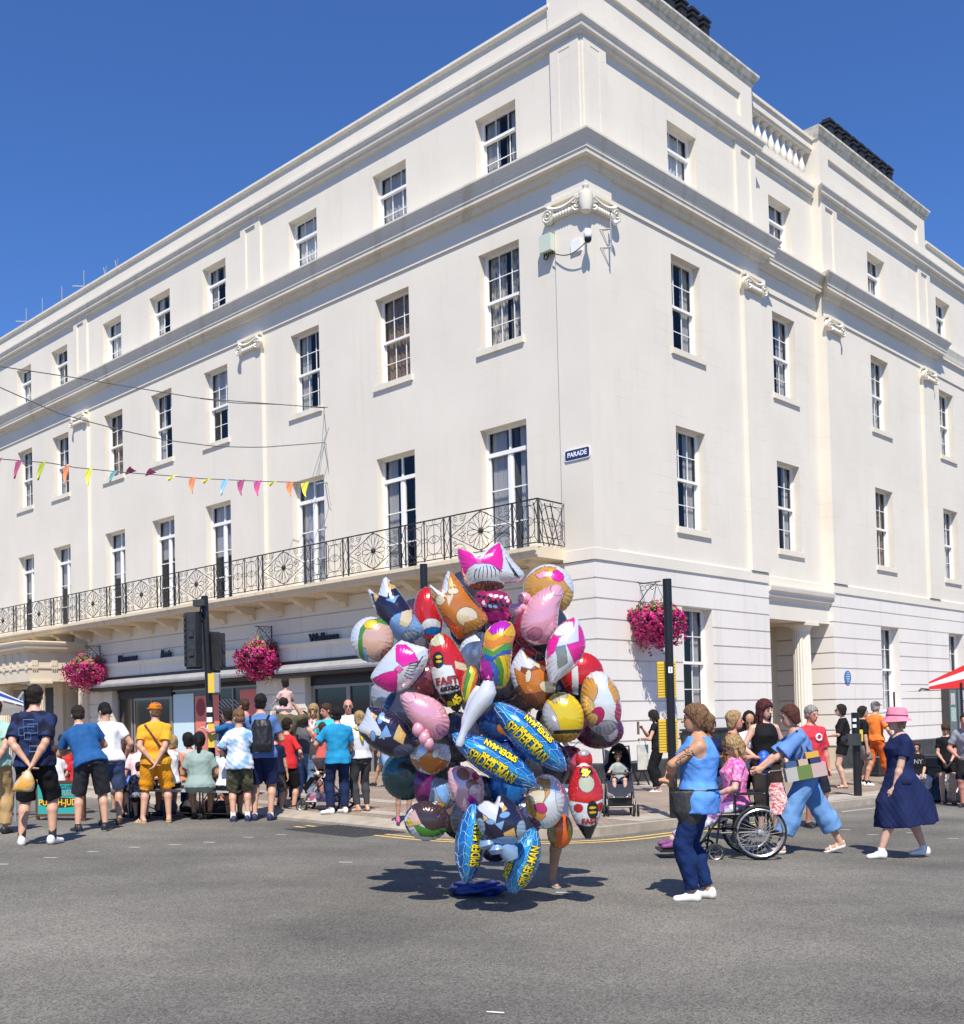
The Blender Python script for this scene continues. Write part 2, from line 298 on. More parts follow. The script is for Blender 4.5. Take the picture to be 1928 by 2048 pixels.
def window(fr,h,o,kind,name='window',rows=None,sill=False,curt=None):
    a,b,c,e=h; m=MB(); P=fr.p; fw=.055; D=.30; ff=o-D
    def bar(s0,s1,z0,z1,q0,q1): m.box(P,s0,s1,ff+q0,ff+q1,z0,z1)
    bar(a,a+fw,c,e,0,.07); bar(b-fw,b,c,e,0,.07); bar(a+fw,b-fw,e-fw,e,0,.07); bar(a+fw,b-fw,c,c+.07,0,.09)
    A,B=a+fw,b-fw
    if kind=='french':
        zt=e-.62*(1); bar(A,B,zt-.05,zt+.05,.0,.08)
        mid=(A+B)/2; bar(mid-.04,mid+.04,c+.07,zt-.05,0,.06); bar(mid-.03,mid+.03,zt+.05,e-fw,0,.05)
        for x0,x1 in ((A,mid-.04),(mid+.04,B)):
            bar(x0,x0+.05,c+.07,zt-.05,-.01,.045); bar(x1-.05,x1,c+.07,zt-.05,-.01,.045)
            for k in (1,2): z=c+.07+(zt-.12-c)*k/3; bar(x0+.05,x1-.05,z-.014,z+.014,0,.035)
        segs=[(A,B,c+.07,e-fw,.012)]
    else:
        up,lo=rows; mz=c+(e-c)*lo/(up+lo)
        bar(A,B,mz-.035,mz+.035,-.02,.075)
        for (z0,z1,n,q) in ((mz+.035,e-fw,up,.028),(c+.07,mz-.035,lo,-.02)):
            bar(A,A+.035,z0,z1,q-.015,q+.02); bar(B-.035,B,z0,z1,q-.015,q+.02)
            for k in (1,2): x=A+(B-A)*k/3; bar(x-.010,x+.010,z0,z1,q-.01,q+.016)
            for k in range(1,n): z=z0+(z1-z0)*k/n; bar(A+.035,B-.035,z-.010,z+.010,q-.01,q+.014)
        segs=[(A,B,mz,e-fw,.028),(A,B,c+.07,mz,-.02)]
    w_=m.build(name,mWhite,BL,loc=P((a+b)/2,ff,c))
    g=MB()
    for s0,s1,z0,z1,q in segs:
        pl=[P(s0,ff+q,z0),P(s1,ff+q,z0),P(s1,ff+q,z1),P(s0,ff+q,z1)]; g.poly(pl[::-1] if fr is FL else pl)
    g.build('pane',mSash,w_,recalc=False)
    if sill:
        s=MB(); s.box(P,a-.1,b+.1,o-.05 if False else o+.002,o+.065,c-.17,c-.02); s.box(P,a,b,o-D,o+.03,c-.04,c)
        s.build('sill',mTrim,w_)
    if curt is None: curt=rnd.choice([0,0,1,2,0,4,4,0,3])
    if curt is not None:
        k=MB(); q=ff-.09; n=26
        if curt==4: # half-drawn blind
            zb=c+(e-c)*rnd.uniform(.45,.8); k.poly([P(A,q,zb),P(B,q,zb),P(B,q,e),P(A,q,e)]); cm=CURT[0]
        else:
            open_=rnd.choice([0,.3,.45]) if curt!=1 else .12
            parts=[(A,A+(B-A)*(.5-open_/2)),(A+(B-A)*(.5+open_/2),B)] if open_ else [(A,B)]
            for x0,x1 in parts:
                rr=[[P(x0+(x1-x0)*i/n,q+.02*math.sin(i*1.9),z) for i in range(n+1)] for z in (c+.02,e-.02)]
                k.rings(rr,False,False)
            cm=CURT[curt]
        k.sm=True; k.build('curtain',cm,w_,recalc=False)
    return w_
# --- positions
WL=[2.72,6.67,10.54,15.28,18.68,22.06,26.30,29.52,32.9,37.2]
holes=[]; wins=[]
for i,s in enumerate(WL):
    hw=.68
    wins.append((FL,(s-hw,s+hw,14.9,16.55),'sash',(1,2),False,{0:0}.get(i)))
    wins.append((FL,(s-hw,s+hw,10.72,13.1),'sash',(2,2),True,{0:1}.get(i)))
    hf=.77 if i<3 else .73
    wins.append((FL,(s-hf,s+hf,5.42,8.7),'french',None,False,-1))
SMAX=42.
hL=[w_[1] for w_ in wins]
m=MB(); wallgrid(m,FL,.84,SMAX,5.1,18.25,hL,0)
for h in hL: reveal(m,FL,h,0,.34)
m.build('wall',mWL,BL,recalc=False)
for fr,h,k,r,s,cu in wins: window(fr,h,0,k,rows=r,sill=s,curt=(None if cu==-1 else cu) if cu!=-1 else rnd.choice([0,None,4]))
# right facade blocks
RA=[4.13]; RB=[15.65]; RC=[21.35,24.6]; RM=[9.65]
def rset(ss,o,gw=True):
    out=[]
    for s in ss:
        out+=[(FRt,(s-.67,s+.67,14.9,16.54),'sash',(1,2),False,None,o),(FRt,(s-.67,s+.67,10.72,13.12),'sash',(2,2),True,None,o),(FRt,(s-.67,s+.67,6.2,8.75),'sash',(2,2),True,None,o)]
        if gw: out.append((FRt,(s-.7,s+.7,1.42,4.18),'sash',(2,2),False,0,o))
    return out
REC=-.24
wr=rset(RA,0)+rset(RB,0)+rset(RC,0)+rset(RM,REC,False)
hR=[w_[1] for w_ in wr]
m=MB()
for (s0,s1,o) in ((.84,7.78,0),(11.67,28,0),(7.78,11.67,REC)):
    z0=5.1
    wallgrid(m,FRt,s0,s1,z0,17.5,[h for h in hR if s0<h[0]<s1],o)
for s in (7.78,11.67): m.poly([FRt.p(s,0,4.2),FRt.p(s,REC,4.2),FRt.p(s,REC,17.5),FRt.p(s,0,17.5)])
for w_ in wr:
    if w_[1][3]>5: reveal(m,FRt,w_[1],w_[6],.34)
m.build('wall',mWR,BL,recalc=False)
for fr,h,k,r,s,cu,o in wr: window(fr,h,o,k,rows=r,sill=s,curt=cu)
# corner pier, slightly proud of both facades
m=MB(); PO=.06
def cpier(z0,z1,o,a=.86): 
    A=FL.p(a,o,z0); K=(CX+(-uR[0]-uL[0])*o,CY+(-uR[1]-uL[1])*o); B=FRt.p(a,o,z0)
    q=[(FL.p(a,-.02,0)[0],FL.p(a,-.02,0)[1]),(A[0],A[1]),K,(B[0],B[1]),(FRt.p(a,-.02,0)[0],FRt.p(a,-.02,0)[1])]
    m.rings([[ (x,y,z) for x,y in q] for z in (z0,z1)],False,False)
    m.poly([(x,y,z1) for x,y in q]); m.poly([(x,y,z0) for x,y in q])
cpier(5.1,13.57,PO); cpier(13.57,14.2,PO+.04,.9); cpier(14.8,17.3,PO,.85)
m.build('corner_pier',stucco('stucco_pier',CREAM,uR,.0,.15),BL,recalc=False)
# rusticated ground storey of the right facade: courses with open joints
JN=[5.07,4.65,4.19,3.72,3.25,2.78,2.31,1.83,1.37,.9,.42]
gh=[h for h in hR if h[3]<5]
m=MB()
for (s0,s1) in ((-.0,7.78),(11.67,28)):
    wallgrid(m,FRt,s0,s1,-1.2,5.1,[h for h in gh if s0<h[0]<s1],0)
    hs=[h for h in gh if s0<h[0]<s1]
    for i in range(len(JN)-1):
        z1=JN[i]-(.018 if i else 0); z0=JN[i+1]+.018
        xs=[s0-(.035 if s0==0 else 0)]
        for h in hs:
            if z0<h[3]-.05 and z1>h[2]+.05: xs+=[h[0],h[1]]
        xs.append(s1+ (0 if s1>20 else .0))
        for a,b in zip(xs[::2],xs[1::2]): m.box(FRt.p,a,b,0,.035,z0,z1)
    for h in hs: reveal(m,FRt,(h[0]+.002,h[1]-.002,h[2]+.002,h[3]-.002),0.0365,.36)
# returns of the blocks beside the recess, and left return of the pier
for i in range(len(JN)-1):
    z1=JN[i]-.018; z0=JN[i+1]+.018
    m.box(FRt.p,11.635,11.67,-1.9,.034,z0,z1)
    m.box(FL.p,-.034,.86,0,.034,z0,z1)
m.poly([FL.p(.0,0,-1),FL.p(.86,0,-1),FL.p(.86,0,5.1),FL.p(0,0,5.1)])
m.poly([FL.p(.86,.034,-1),FL.p(.86,-.6,-1),FL.p(.86,-.6,5.1),FL.p(.86,.034,5.1)])
m.build('rusticated_wall',stucco('stucco_rustic',(.79,.75,.69,1),uR,.0,.35),BL,recalc=False)
m=MB(); # plinth and string course
for (s0,s1) in ((0,7.78),(11.67,28)):
    m.box(FRt.p,s0-.05,s1,0,.05,-1.2,.4)
m.box(FL.p,-.05,.86,0,.049,-1.2,.4)
m.build('plinth',mat('dark_plinth',(.055,.055,.055),.7,noise=.4,ns=5),BL)
m=MB(); bp=[(0,5.07),(.07,5.07),(.07,5.33),(.03,5.36),(0,5.36)]
m.prof(FRt.p,0,7.78,bp,mitre=(1,0)); m.prof(FRt.p,11.67,28,bp); m.prof(FL.p,0,.86,bp,mitre=(1,0)); m.prof(lambda a,o,z:FRt.p(a,o+REC,z),7.78,11.67,[(0,5.07),(.05,5.07),(.05,5.33),(0,5.36)])
m.build('string_course',mTrim,BL)
# frieze band, main cornice, attic cornice, parapet
def L_(o): return lambda a,oo,z:FL.p(a,oo+o,z)
m=MB(); fz=[(0,13.58),(.04,13.57),(.04,14.14),(0,14.14)]
m.prof(FL.p,.9,SMAX,fz); m.prof(FRt.p,.9,7.78,fz); m.prof(FRt.p,11.67,28,fz); m.prof(lambda a,o,z:FRt.p(a,o+REC,z),7.78,11.67,fz)
m.build('frieze',mWL,BL)
cp=[(0,14.10),(.10,14.10),(.13,14.2),(.15,14.2),(.16,14.235),(.31,14.235),(.31,14.33),(.335,14.345),(.335,14.38),(.345,14.40),(.36,14.46),(.385,14.5),(.385,14.52),(.40,14.53),(.425,14.58),(.465,14.645),(.48,14.66),(.48,14.71),(.46,14.715),(0,14.9)]
m=MB(); cq=[(o+PO-.02 if o>0 else o,z) for o,z in cp]
m.prof(FL.p,0,SMAX,cq,mitre=(1,0)); m.prof(FRt.p,0,7.78,cq,mitre=(1,1))
m.prof(lambda a,o,z:FRt.p(a,o+REC,z),7.9,11.5,cp); m.prof(FRt.p,11.67,20.2,cq,mitre=(1,1))
m.prof(lambda a,o,z:FRt.p(a,o,z),20.2,28,[(o*.45,z) for o,z in cp])
m.build('main_cornice',mCor,BL)
ap=[(0,17.18),(.05,17.2),(.05,17.27),(.13,17.3),(.14,17.4),(.20,17.48),(.20,17.54),(0,17.62)]
m=MB(); aq=[(o+PO if o>0 else o,z) for o,z in ap]
m.prof(FL.p,0,SMAX,aq,mitre=(1,0)); m.prof(FRt.p,0,7.78,aq,mitre=(1,1)); m.prof(lambda a,o,z:FRt.p(a,o+REC,z),7.9,11.55,ap); m.prof(FRt.p,11.67,28,aq,mitre=(1,0))
m.build('attic_cornice',mCor,BL)
m=MB(); pp=[(-.35,18.2),(.05,18.2),(.09,18.24),(.09,18.31),(.03,18.36),(-.35,18.36)]
m.prof(FL.p,.87,SMAX,pp); m.prof(FRt.p,19.86,28,pp); 
m.prof(FRt.p,19.86,28,[(-.3,17.5),(0,17.5),(0,18.2),(-.3,18.2)])
m.build('parapet_coping',mTrim,BL)
# raised chimney blocks over the right facade with sunk panels
def rblock(s0,s1,dl,name):
    m=MB(); P=FRt.p; z0,z1=17.55,19.12
    hh=[(s0+.62,s1-.62,18.0,18.66)]
    wallgrid(m,FRt,s0,s1,z0,z1,hh,.03); reveal(m,FRt,hh[0],.03,.08)
    a,b,c,e=hh[0]; m.poly([P(a,-.05,c),P(b,-.05,c),P(b,-.05,e),P(a,-.05,e)])
    for s in (s0,s1): m.poly([P(s,.03,z0-.4),P(s,-dl,z0-.4),P(s,-dl,z1),P(s,.03,z1)])
    m.poly([P(s0,.03,z1),P(s1,.03,z1),P(s1,-dl,z1),P(s0,-dl,z1)]); m.poly([P(s0,-dl,z0),P(s1,-dl,z0),P(s1,-dl,z1),P(s0,-dl,z1)])
    ob=m.build('chimney_block',mWR,BL,recalc=False)
    m=MB(); k=[(-dl,19.08),(.05,19.08),(.08,19.14),(.08,19.2),(.15,19.26),(.19,19.34),(.19,19.4),(.14,19.45),(-dl,19.5)]
    m.prof(P,s0,s1,k,mitre=(1,1)); m.build('coping',mat('lichen_coping',(.50,.47,.36),.85,c2=(.68,.64,.55,1),ns=5),ob)
    return ob
rb1=rblock(-.06,7.72,.92,'a'); rb2=rblock(11.70,19.80,.92,'b')
mPot=mat('black_pot',(.018,.018,.02),.55,noise=.4,ns=9)
def pots(ob,ss):
    for s in ss:
        m=MB(); P=FRt.p; q=lambda w,z0,z1:m.box(P,s-w,s+w,-.47-w,-.47+w,z0,z1)
        q(.18,19.46,19.6); q(.14,19.6,20.25); q(.17,20.25,20.32); q(.145,20.32,20.38); q(.19,20.38,20.44); q(.13,20.44,20.52)
        m.build('chimney_pot',mPot,ob)
pots(rb1,[1.6+.555*i for i in range(9)]); pots(rb2,[13.45+.555*i for i in range(9)])
# balustrade between the blocks
bo=REC
m=MB(); P=lambda a,o,z:FRt.p(a,o+bo,z)
m.box(P,7.7,11.72,-.34,.0,17.5,17.93); m.box(P,7.7,11.72,-.30,.02,18.72,18.80); m.box(P,7.7,11.72,-.34,.06,18.80,19.05); m.box(P,7.7,11.72,-.38,.12,19.05,19.14)
bal=m.build('balustrade',mWR,BL)
for i in range(10):
    s=7.98+.375*i; m=MB(); m.sm=True
    m.lathe(lambda x,y,z:P(s+x,-.14+y,z),[(.11,17.93),(.11,17.99),(.06,18.0),(.085,18.05),(.115,18.14),(.105,18.24),(.06,18.42),(.045,18.52),(.07,18.54),(.05,18.57),(.1,18.66),(.11,18.67),(.11,18.72)],14)
    m.build('baluster',mTrim,bal)
# attic pilasters with sunk panels
def apil(fr,s0,s1,o=0,pj=.07):
    m=MB(); P=fr.p; a,b=s0+.26,s1-.26
    for (x0,x1,z0,z1) in ((s0,a,14.85,17.19),(b,s1,14.85,17.19),(a,b,14.85,15.12),(a,b,17.02,17.19)): m.box(P,x0,x1,o,o+pj,z0,z1)
    m.box(P,a,b,o,o+.02,15.12,17.02); m.build('attic_pilaster',mWR,BL)
for s in (12.6,23.9,34.6): apil(FL,s,s+1.05)
for s in (6.7,11.68,19.0): apil(FRt,s,s+1.04)
apil(FL,.0,.85,PO,.03); apil(FRt,.0,.85,PO,.03)
def cap(fr,s0,s1,o,corner=False):
    m=MB(); m.sm=True; P=fr.p; z=13.5
    m.box(P,s0-.02,s1+.02,o,o+.09,13.47,13.56); m.box(P,s0+.08,s1-.08,o,o+.07,13.12,13.3)
    # sagging cushion between the volutes
    n=12; m.rings([[P(s0+.1+(s1-s0-.2)*i/n, o+q[0], 13.44+q[1]-.10*math.sin(PI*i/n)) for q in ((0,0),(.13,0),(.15,-.05),(.12,-.1),(0,-.1))] for i in range(n+1)])
    for c,sg in ((s0+.08,1),(s1-.08,-1)):
        pts=[]; 
        for i in range(34):
            t=i*.42; r=.19*(1-i/40); pts.append(P(c-sg*.0+r*math.cos(t+PI/2)*(-sg),o+.10+.03*i/34,13.24+r*math.sin(t+PI/2)))
        m.tube(pts,[.042*(1-i/60) for i in range(34)],6)
        m.rings([[P(c+.17*math.cos(k*PI/8),o+q,13.24+.17*math.sin(k*PI/8)) for k in range(16)] for q in (0,.10)])
    for i in range(7):
        c=s0+.28+(s1-s0-.56)*i/6; m.ball(P(c,o+.08,13.17),.06,8,6,(1,1,1.3))
    m.build('capital',mTrim,BL,recalc=True)
def pil(fr,s0,s1,pj=.11,z0=5.36,o=0):
    m=MB(); m.box(fr.p,s0,s1,o,o+pj,z0,13.1); m.box(fr.p,s0,s1,o,o+pj,13.1,13.575); m.build('pilaster',mWL if fr is FL else mWR,BL); cap(fr,s0-.05,s1+.05,o+pj)
for s in (12.6,23.9,34.6): pil(FL,s,s+1.05,z0=5.3)
pil(FRt,6.83,7.775); pil(FRt,11.675,12.6); pil(FRt,19.0,19.95)
cap(FL,-.02,1.05,PO); cap(FRt,-.02,1.05,PO)
m=MB(); m.sm=True
for i in range(1):
    kx=lambda x,y,z:(CX-uR[0]*.14-uL[0]*.14+x,CY-uR[1]*.14-uL[1]*.14+y,z)
    m.lathe(kx,[(.03,13.62),(.08,13.58),(.05,13.5),(.16,13.4),(.17,13.2),(.12,13.0),(.03,12.94)],12)
m.build('corner_ornament',mTrim,BL)
# recessed doorway between the two blocks
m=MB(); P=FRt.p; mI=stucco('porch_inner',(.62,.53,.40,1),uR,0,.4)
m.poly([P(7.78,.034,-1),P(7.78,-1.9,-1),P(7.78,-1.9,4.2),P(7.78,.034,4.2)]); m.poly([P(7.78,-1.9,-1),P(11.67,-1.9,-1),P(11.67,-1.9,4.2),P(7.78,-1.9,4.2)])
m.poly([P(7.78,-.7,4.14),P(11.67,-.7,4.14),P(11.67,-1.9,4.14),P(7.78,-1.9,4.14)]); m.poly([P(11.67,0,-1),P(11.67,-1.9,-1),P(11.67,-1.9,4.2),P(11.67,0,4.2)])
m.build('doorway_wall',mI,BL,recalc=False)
m=MB(); m.box(P,9.4,10.6,-1.9,-1.85,-1,2.1); m.box(P,9.45,9.98,-1.85,-1.82,.1,2.0); d_=m.build('entrance_door',mat('dark_door',(.05,.045,.04),.5),BL)
m=MB(); m.box(P,7.79,11.66,-.72,-.1,4.12,4.62); m.prof(P,7.79,11.66,[(-.3,4.62),(-.08,4.62),(-.04,4.72),(.02,4.74),(.02,4.84),(.1,4.9),(.12,5.0),(.12,5.04),(-.24,5.06),(-.3,5.06)]); m.build('doorway_entablature',mWR,BL)
def fluted(fr,s,o,r,z0,z1,nm='column',mt=None):
    m=MB(); m.sm=False; N_=40; zs=[z0,z0+.9,(z0+z1)/2,z1-.25]; rr=[r*1.13,r*1.12,r*1.07,r]
    m.rings([[fr.p(s+(q*(1-.07*(k%2)))*math.cos(2*PI*k/N_),o+(q*(1-.07*(k%2)))*math.sin(2*PI*k/N_),z) for k in range(N_)] for q,z in zip(rr,zs)])
    c=MB(); c.sm=True; c.lathe(lambda x,y,z:fr.p(s+x,o+y,z),[(r,z1-.25),(r*1.03,z1-.2),(r*1.25,z1-.1),(r*1.4,z1-.08),(r*1.4,z1-.07)],28); c.box(fr.p,s-r*1.5,s+r*1.5,o-r*1.5,o+r*1.5,z1-.08,z1)
    ob=m.build(nm,mt or mWR,BL); c.build('capital',mt or mWR,ob)
fluted(FRt,10.5,-.45,.26,-.3,4.11)
m=MB(); m.tube([P(8.0,-.9,3.0),P(8.25,-.75,3.05)],.03); m.box(P,8.15,8.33,-.85,-.68,3.0,3.12); m.tube([P(8.2,-.78,3.0),P(8.2,-.78,2.72)],.025); m.build('door_lamp',mBlk,BL)
# --- ground storey of the left facade
m=MB(); sh=[(5.35,10.85,-1,3.35),(13.35,22.46,-1,3.35),(24.95,26.05,-1,3.2),(27.2,31.0,-1,3.2)]
wallgrid(m,FL,.86,SMAX,-1,5.1,sh,-.04)
for a in (4.64,4.19):
    pass
LJ=[5.1,4.64,4.19,3.86]
for i in range(3): m.box(FL.p,.86,24.2,-.04,0,LJ[i+1]+.016,LJ[i]-.016)
for (a,b) in ((.86,5.33),(10.87,13.33),(22.48,24.93),(26.1,27.2),(31.0,36)):
    zz=[3.33,2.87,2.4,1.93,1.46,1.0,.5]
    for z1,z0 in zip(zz,zz[1:]): m.box(FL.p,a,b,-.04,0,z0+.016,z1-.016)
for h in sh: reveal(m,FL,h,-.03,.5)
m.build('shop_wall',stucco('shop_stucco',(.77,.71,.59,1),uL,0,.4),BL,recalc=False)
m=MB(); m.prof(FL.p,.86,24.3,[(-.04,3.36),(.05,3.36),(.05,3.74),(.12,3.78),(.14,3.84),(.14,3.87),(-.04,3.88)]); m.build('shop_fascia',mTrim,BL)
# dark interior behind both facades
m=MB()
for fr,a,b,zr in ((FL,.3,SMAX,((5.1,9.2),(9.4,13.4),(14,18))),(FRt,.3,27.9,((-1,4.9),(5.1,9.2),(9.4,13.4),(14,17.3)))):
    for z0,z1 in zr:
        m.poly([fr.p(a,-2.6,z0),fr.p(b,-2.6,z0),fr.p(b,-2.6,z1),fr.p(a,-2.6,z1)]); 
        for z in (z0,z1): m.poly([fr.p(a,-.32,z),fr.p(b,-.32,z),fr.p(b,-2.6,z),fr.p(a,-2.6,z)])
m.build('room_lining',mat('room_lining',(.13,.13,.135),.9),BL,recalc=False)
m=MB(); m.poly([FL.p(.87,-.35,18.3),FL.p(SMAX,-.35,18.3),FL.p(SMAX,-9,18.3),FL.p(.87,-9,18.3)]); m.poly([FRt.p(0,-.9,17.6),FRt.p(28,-.9,17.6),FRt.p(28,-9,17.6),FRt.p(0,-9,17.6)])
m.poly([FRt.p(28,0,-1.5),FRt.p(28,-9,-1.5),FRt.p(28,-9,18),FRt.p(28,0,18)]); m.poly([FL.p(SMAX,0,-1.5),FL.p(SMAX,-9,-1.5),FL.p(SMAX,-9,18),FL.p(SMAX,0,18)])
m.poly([FL.p(.87,-.35,17.5),FL.p(SMAX,-.35,17.5),FL.p(SMAX,-.35,18.3),FL.p(.87,-.35,18.3)])
m.build('roof',mat('roof_lead',(.2,.2,.2),.7),BL,recalc=False)
# --- balcony with iron railings
m=MB(); bs=[(0,5.14),(.98,5.14),(1.0,5.2),(1.03,5.2),(1.03,5.27),(1.09,5.29),(1.09,5.38),(0,5.41)]
m.prof(FL.p,.85,36,bs); m.build('balcony_slab',mSoff,BL)
k=0
for s in [1.35,2.9,4.3,5.7,7.15,8.9,10.45,11.9,13.4,15.0,16.5,18.0,19.5,21.0,22.5,24.0,25.6,27.2,28.8,30.4,32]:
    m=MB(); P=FL.p; pf=[(0,5.14),(.78,5.14),(.78,5.06),(.6,5.02),(.5,4.94),(.34,4.88),(.16,4.9),(.08,4.76),(0,4.74)]
    m.rings([[P(s-.12,o,z) for o,z in pf],[P(s+.12,o,z) for o,z in pf]]); m.build('balcony_bracket',mSoff,BL)
fl=[2.6,6.5,10.43,15.04,18.44,21.86,26.2,29.5,32.9]
ZB,ZT=5.47,6.46; ZC=(ZB+ZT)/2; RO=1.0
def RP(a,o,z): return FL.p(a,RO+o,z)
def bar(m,a,z,b,zz,r=.011,Pq=RP): m.tube([Pq(a,0,z),Pq(b,0,zz)],r,5)
def arc(m,ca,cz,ra,rz,t0,t1,r=.009,n=14,Pq=RP,cl=False): m.tube([Pq(ca+ra*math.cos(t0+(t1-t0)*i/n),0,cz+rz*math.sin(t0+(t1-t0)*i/n)) for i in range(n+(0 if cl else 1))],r,4,closed=cl)
def spiral(m,ca,cz,r0,t0,sg,turns=1.6,r=.008,Pq=RP):
    n=16; m.tube([Pq(ca+r0*(1-.8*i/n)*math.cos(t0+sg*turns*2*PI*i/n),0,cz+r0*(1-.8*i/n)*math.sin(t0+sg*turns*2*PI*i/n)) for i in range(n+1)],r,4)
rail_p={}
def flower(a0):
    m=MB(); Pq=lambda a,o,z:RP(a0+a,o,z); hw=1.0
    for s in (-hw,hw): bar(m,s,ZB,s,ZT,.016,Pq)
    for (x0,z0,x1,z1) in ((-hw,ZC,0,ZT-.02),(0,ZT-.02,hw,ZC),(hw,ZC,0,ZB+.02),(0,ZB+.02,-hw,ZC)): bar(m,x0,z0,x1,z1,.01,Pq)
    for i in range(12):
        t=2*PI*i/12; c,s_=math.cos(t),math.sin(t); pts=[]
        for j in range(13):
            q=j/12*2*PI; L=.07+.19*(1-math.cos(q))*1.0; wd=.062*math.sin(q)*(.6+L*1.5)
            pts.append(Pq(c*L-s_*wd,0,ZC+s_*L+c*wd))
        m.tube(pts,.008,4)
    m.ball(Pq(0,0,ZC),.065,8,6)
    arc(m,0,ZC,.45,.45,0,2*PI,.006,28,Pq,True)
    for sx in (-1,1):
        for sz in (-1,1):
            spiral(m,sx*.62,ZC+sz*.40,.10,PI/2*sz,sx*sz,1.6,.008,Pq); spiral(m,sx*.84,ZC+sz*.40,.09,PI/2*sz,-sx*sz,1.6,.008,Pq); spiral(m,sx*.88,ZC+sz*.2,.07,0,sx,1.5,.008,Pq); spiral(m,sx*.58,ZC+sz*.12,.09,0,sx,1.5,.008,Pq)
            arc(m,sx*.74,ZC+sz*.5,.26,.28,PI if sz>0 else PI,PI+sz*PI,.008,12,Pq)
    for sx in (-1,1):
        for a,b in (((.5,0),(.62,.05)),((.62,.05),(.75,0)),((.75,0),(.62,-.05)),((.62,-.05),(.5,0))): bar(m,sx*a[0],ZC+a[1],sx*b[0],ZC+b[1],.008,Pq)
    return m
def lattice(a0,Pq0=RP):
    m=MB(); Pq=lambda a,o,z:Pq0(a0+a,o,z)
    for s in (-.11,.11): bar(m,s,ZB-.05,s,ZT,.022,Pq)
    for z0,z1 in ((ZB,ZC),(ZC,ZT)):
        bar(m,-.1,z0,.1,z1,.008,Pq); bar(m,.1,z0,-.1,z1,.008,Pq)
    return m
def oval(a0,hw,Pq0=RP):
    m=MB(); Pq=lambda a,o,z:Pq0(a0+a,o,z)
    for s in (-hw,hw): bar(m,s,ZB-.03,s,ZT,.016,Pq)
    x=hw-.10
    for s in (-1,1):
        bar(m,s*x,ZB+.13,s*x,ZT-.13,.008,Pq); bar(m,s*hw,ZB,s*x,ZB+.13,.008,Pq); bar(m,s*hw,ZT,s*x,ZT-.13,.008,Pq)
        arc(m,s*(hw-.05),ZC,.045,.05,0,2*PI,.007,8,Pq,True)
    for z in (ZB+.13,ZT-.13): bar(m,-x,z,x,z,.008,Pq)
    for z in (ZB+.065,ZT-.065): arc(m,0,z,.05,.06,0,2*PI,.007,8,Pq,True)
    for z,sg in ((ZT-.36,1),(ZB+.36,-1)):
        arc(m,0,z,x,.23,0,2*PI,.008,18,Pq,True)
    bar(m,0,ZB+.13,0,ZT-.13,.007,Pq); arc(m,0,ZC,.07,.09,0,2*PI,.007,4,Pq,True)
    return m
RL=[]
RL.append(flower(fl[0])); P0=fl[0]
rail=MB(); 
for z,r in ((ZT,.018),(ZB,.013)): rail.tube([RP(.81,0,z),RP(35.5,0,z)],r,6); rail.tube([RP(.81,0,z),FL.p(.87,.02,z)],r,6)
rl=rail.build('balcony_rail',mIron,BL)
base=flower(0).build('railing_panel',mIron,rl); 
def place_copy(o,s,first=[True]):
    if first[0]: first[0]=False; c=o
    else: c=o.copy(); col.objects.link(c); c.parent=rl
    c.location=Vector(FL.p(s,0,0))-Vector(FL.p(0,0,0))
    return c
for s in fl: place_copy(base,s)
lb=lattice(0).build('railing_panel',mIron,rl); f_=[True]
for i,s in enumerate(fl):
    for q in (-1.14,1.14): place_copy(lb,s+q,f_)
ob={}
def placeoval(c,hw):
    k=round(hw,2)
    if k not in ob: ob[k]=(oval(0,k).build('railing_panel',mIron,rl),[True])
    place_copy(ob[k][0],c,ob[k][1])
placeoval((.81+1.35)/2,.27)
for a,b in zip(fl,fl[1:]):
    g=b-a-2*1.25; n=max(1,round(g/.71)); hw=g/n/2
    for i in range(n): placeoval(a+1.25+hw*(2*i+1),hw)
oval(0,.45,lambda a,o,z:FL.p(.81,.5+a,z)).build('railing_panel',mIron,rl)
m=MB(); # bay of diagonal bars inside the end of the rail
for i in range(4): m.tube([FL.p(.9+i*.07,.15+.1*i,ZB),FL.p(.9+i*.05,.45+.14*i,ZB+.95)],.014,5)
m.build('rail_stay',mIron,rl)
# --- porch at the far left
m=MB(); P=FL.p; s0,s1,q=24.72,36.,2.08
def wrap(pts): # section offset o beyond the porch box, z
    r=[]
    for (a,b) in ((s0,-.0),(s0,q),(s1,q)): pass
    rs=[]
    rs.append([P(s0-o,-.0,z) for o,z in pts]); rs.append([P(s0-o,q+o,z) for o,z in pts]); rs.append([P(s1,q+o,z) for o,z in pts]); m.rings(rs,True)
wrap([(-.5,3.30),(0,3.30),(0,3.78),(.04,3.78),(.04,3.86),(0,3.86),(0,4.38),(.03,4.40),(.06,4.46),(.26,4.5),(.28,4.56),(.28,4.62),(.33,4.66),(.36,4.74),(.34,4.78),(-.5,4.84)])
m.box(P,s0-.0,s1,0,q,4.4,4.5); m.box(P,s0+.3,s1,0,q-.3,3.31,3.42)
for i in range(14):   # triglyph blocks
    a=s0+.12+i*.62 if i>0 else s0+.02
    m.box(P,a,a+.24,q,q+.04,3.88,4.36)
    for k in range(3): m.box(P,a+.02+k*.08,a+.06+k*.08,q+.04,q+.055,3.72,3.80)
for i in range(3):
    b=.25+i*.75; m.box(P,s0-.04,s0,b,b+.24,3.88,4.36)
    for k in range(3): m.box(P,s0-.055,s0-.04,b+.02+k*.08,b+.06+k*.08,3.72,3.80)
po=m.build('porch',mPorch,BL)
for s in (25.05,28.0,31.0): fluted(FL,s,1.62,.27,0,3.30,mt=mPorch)
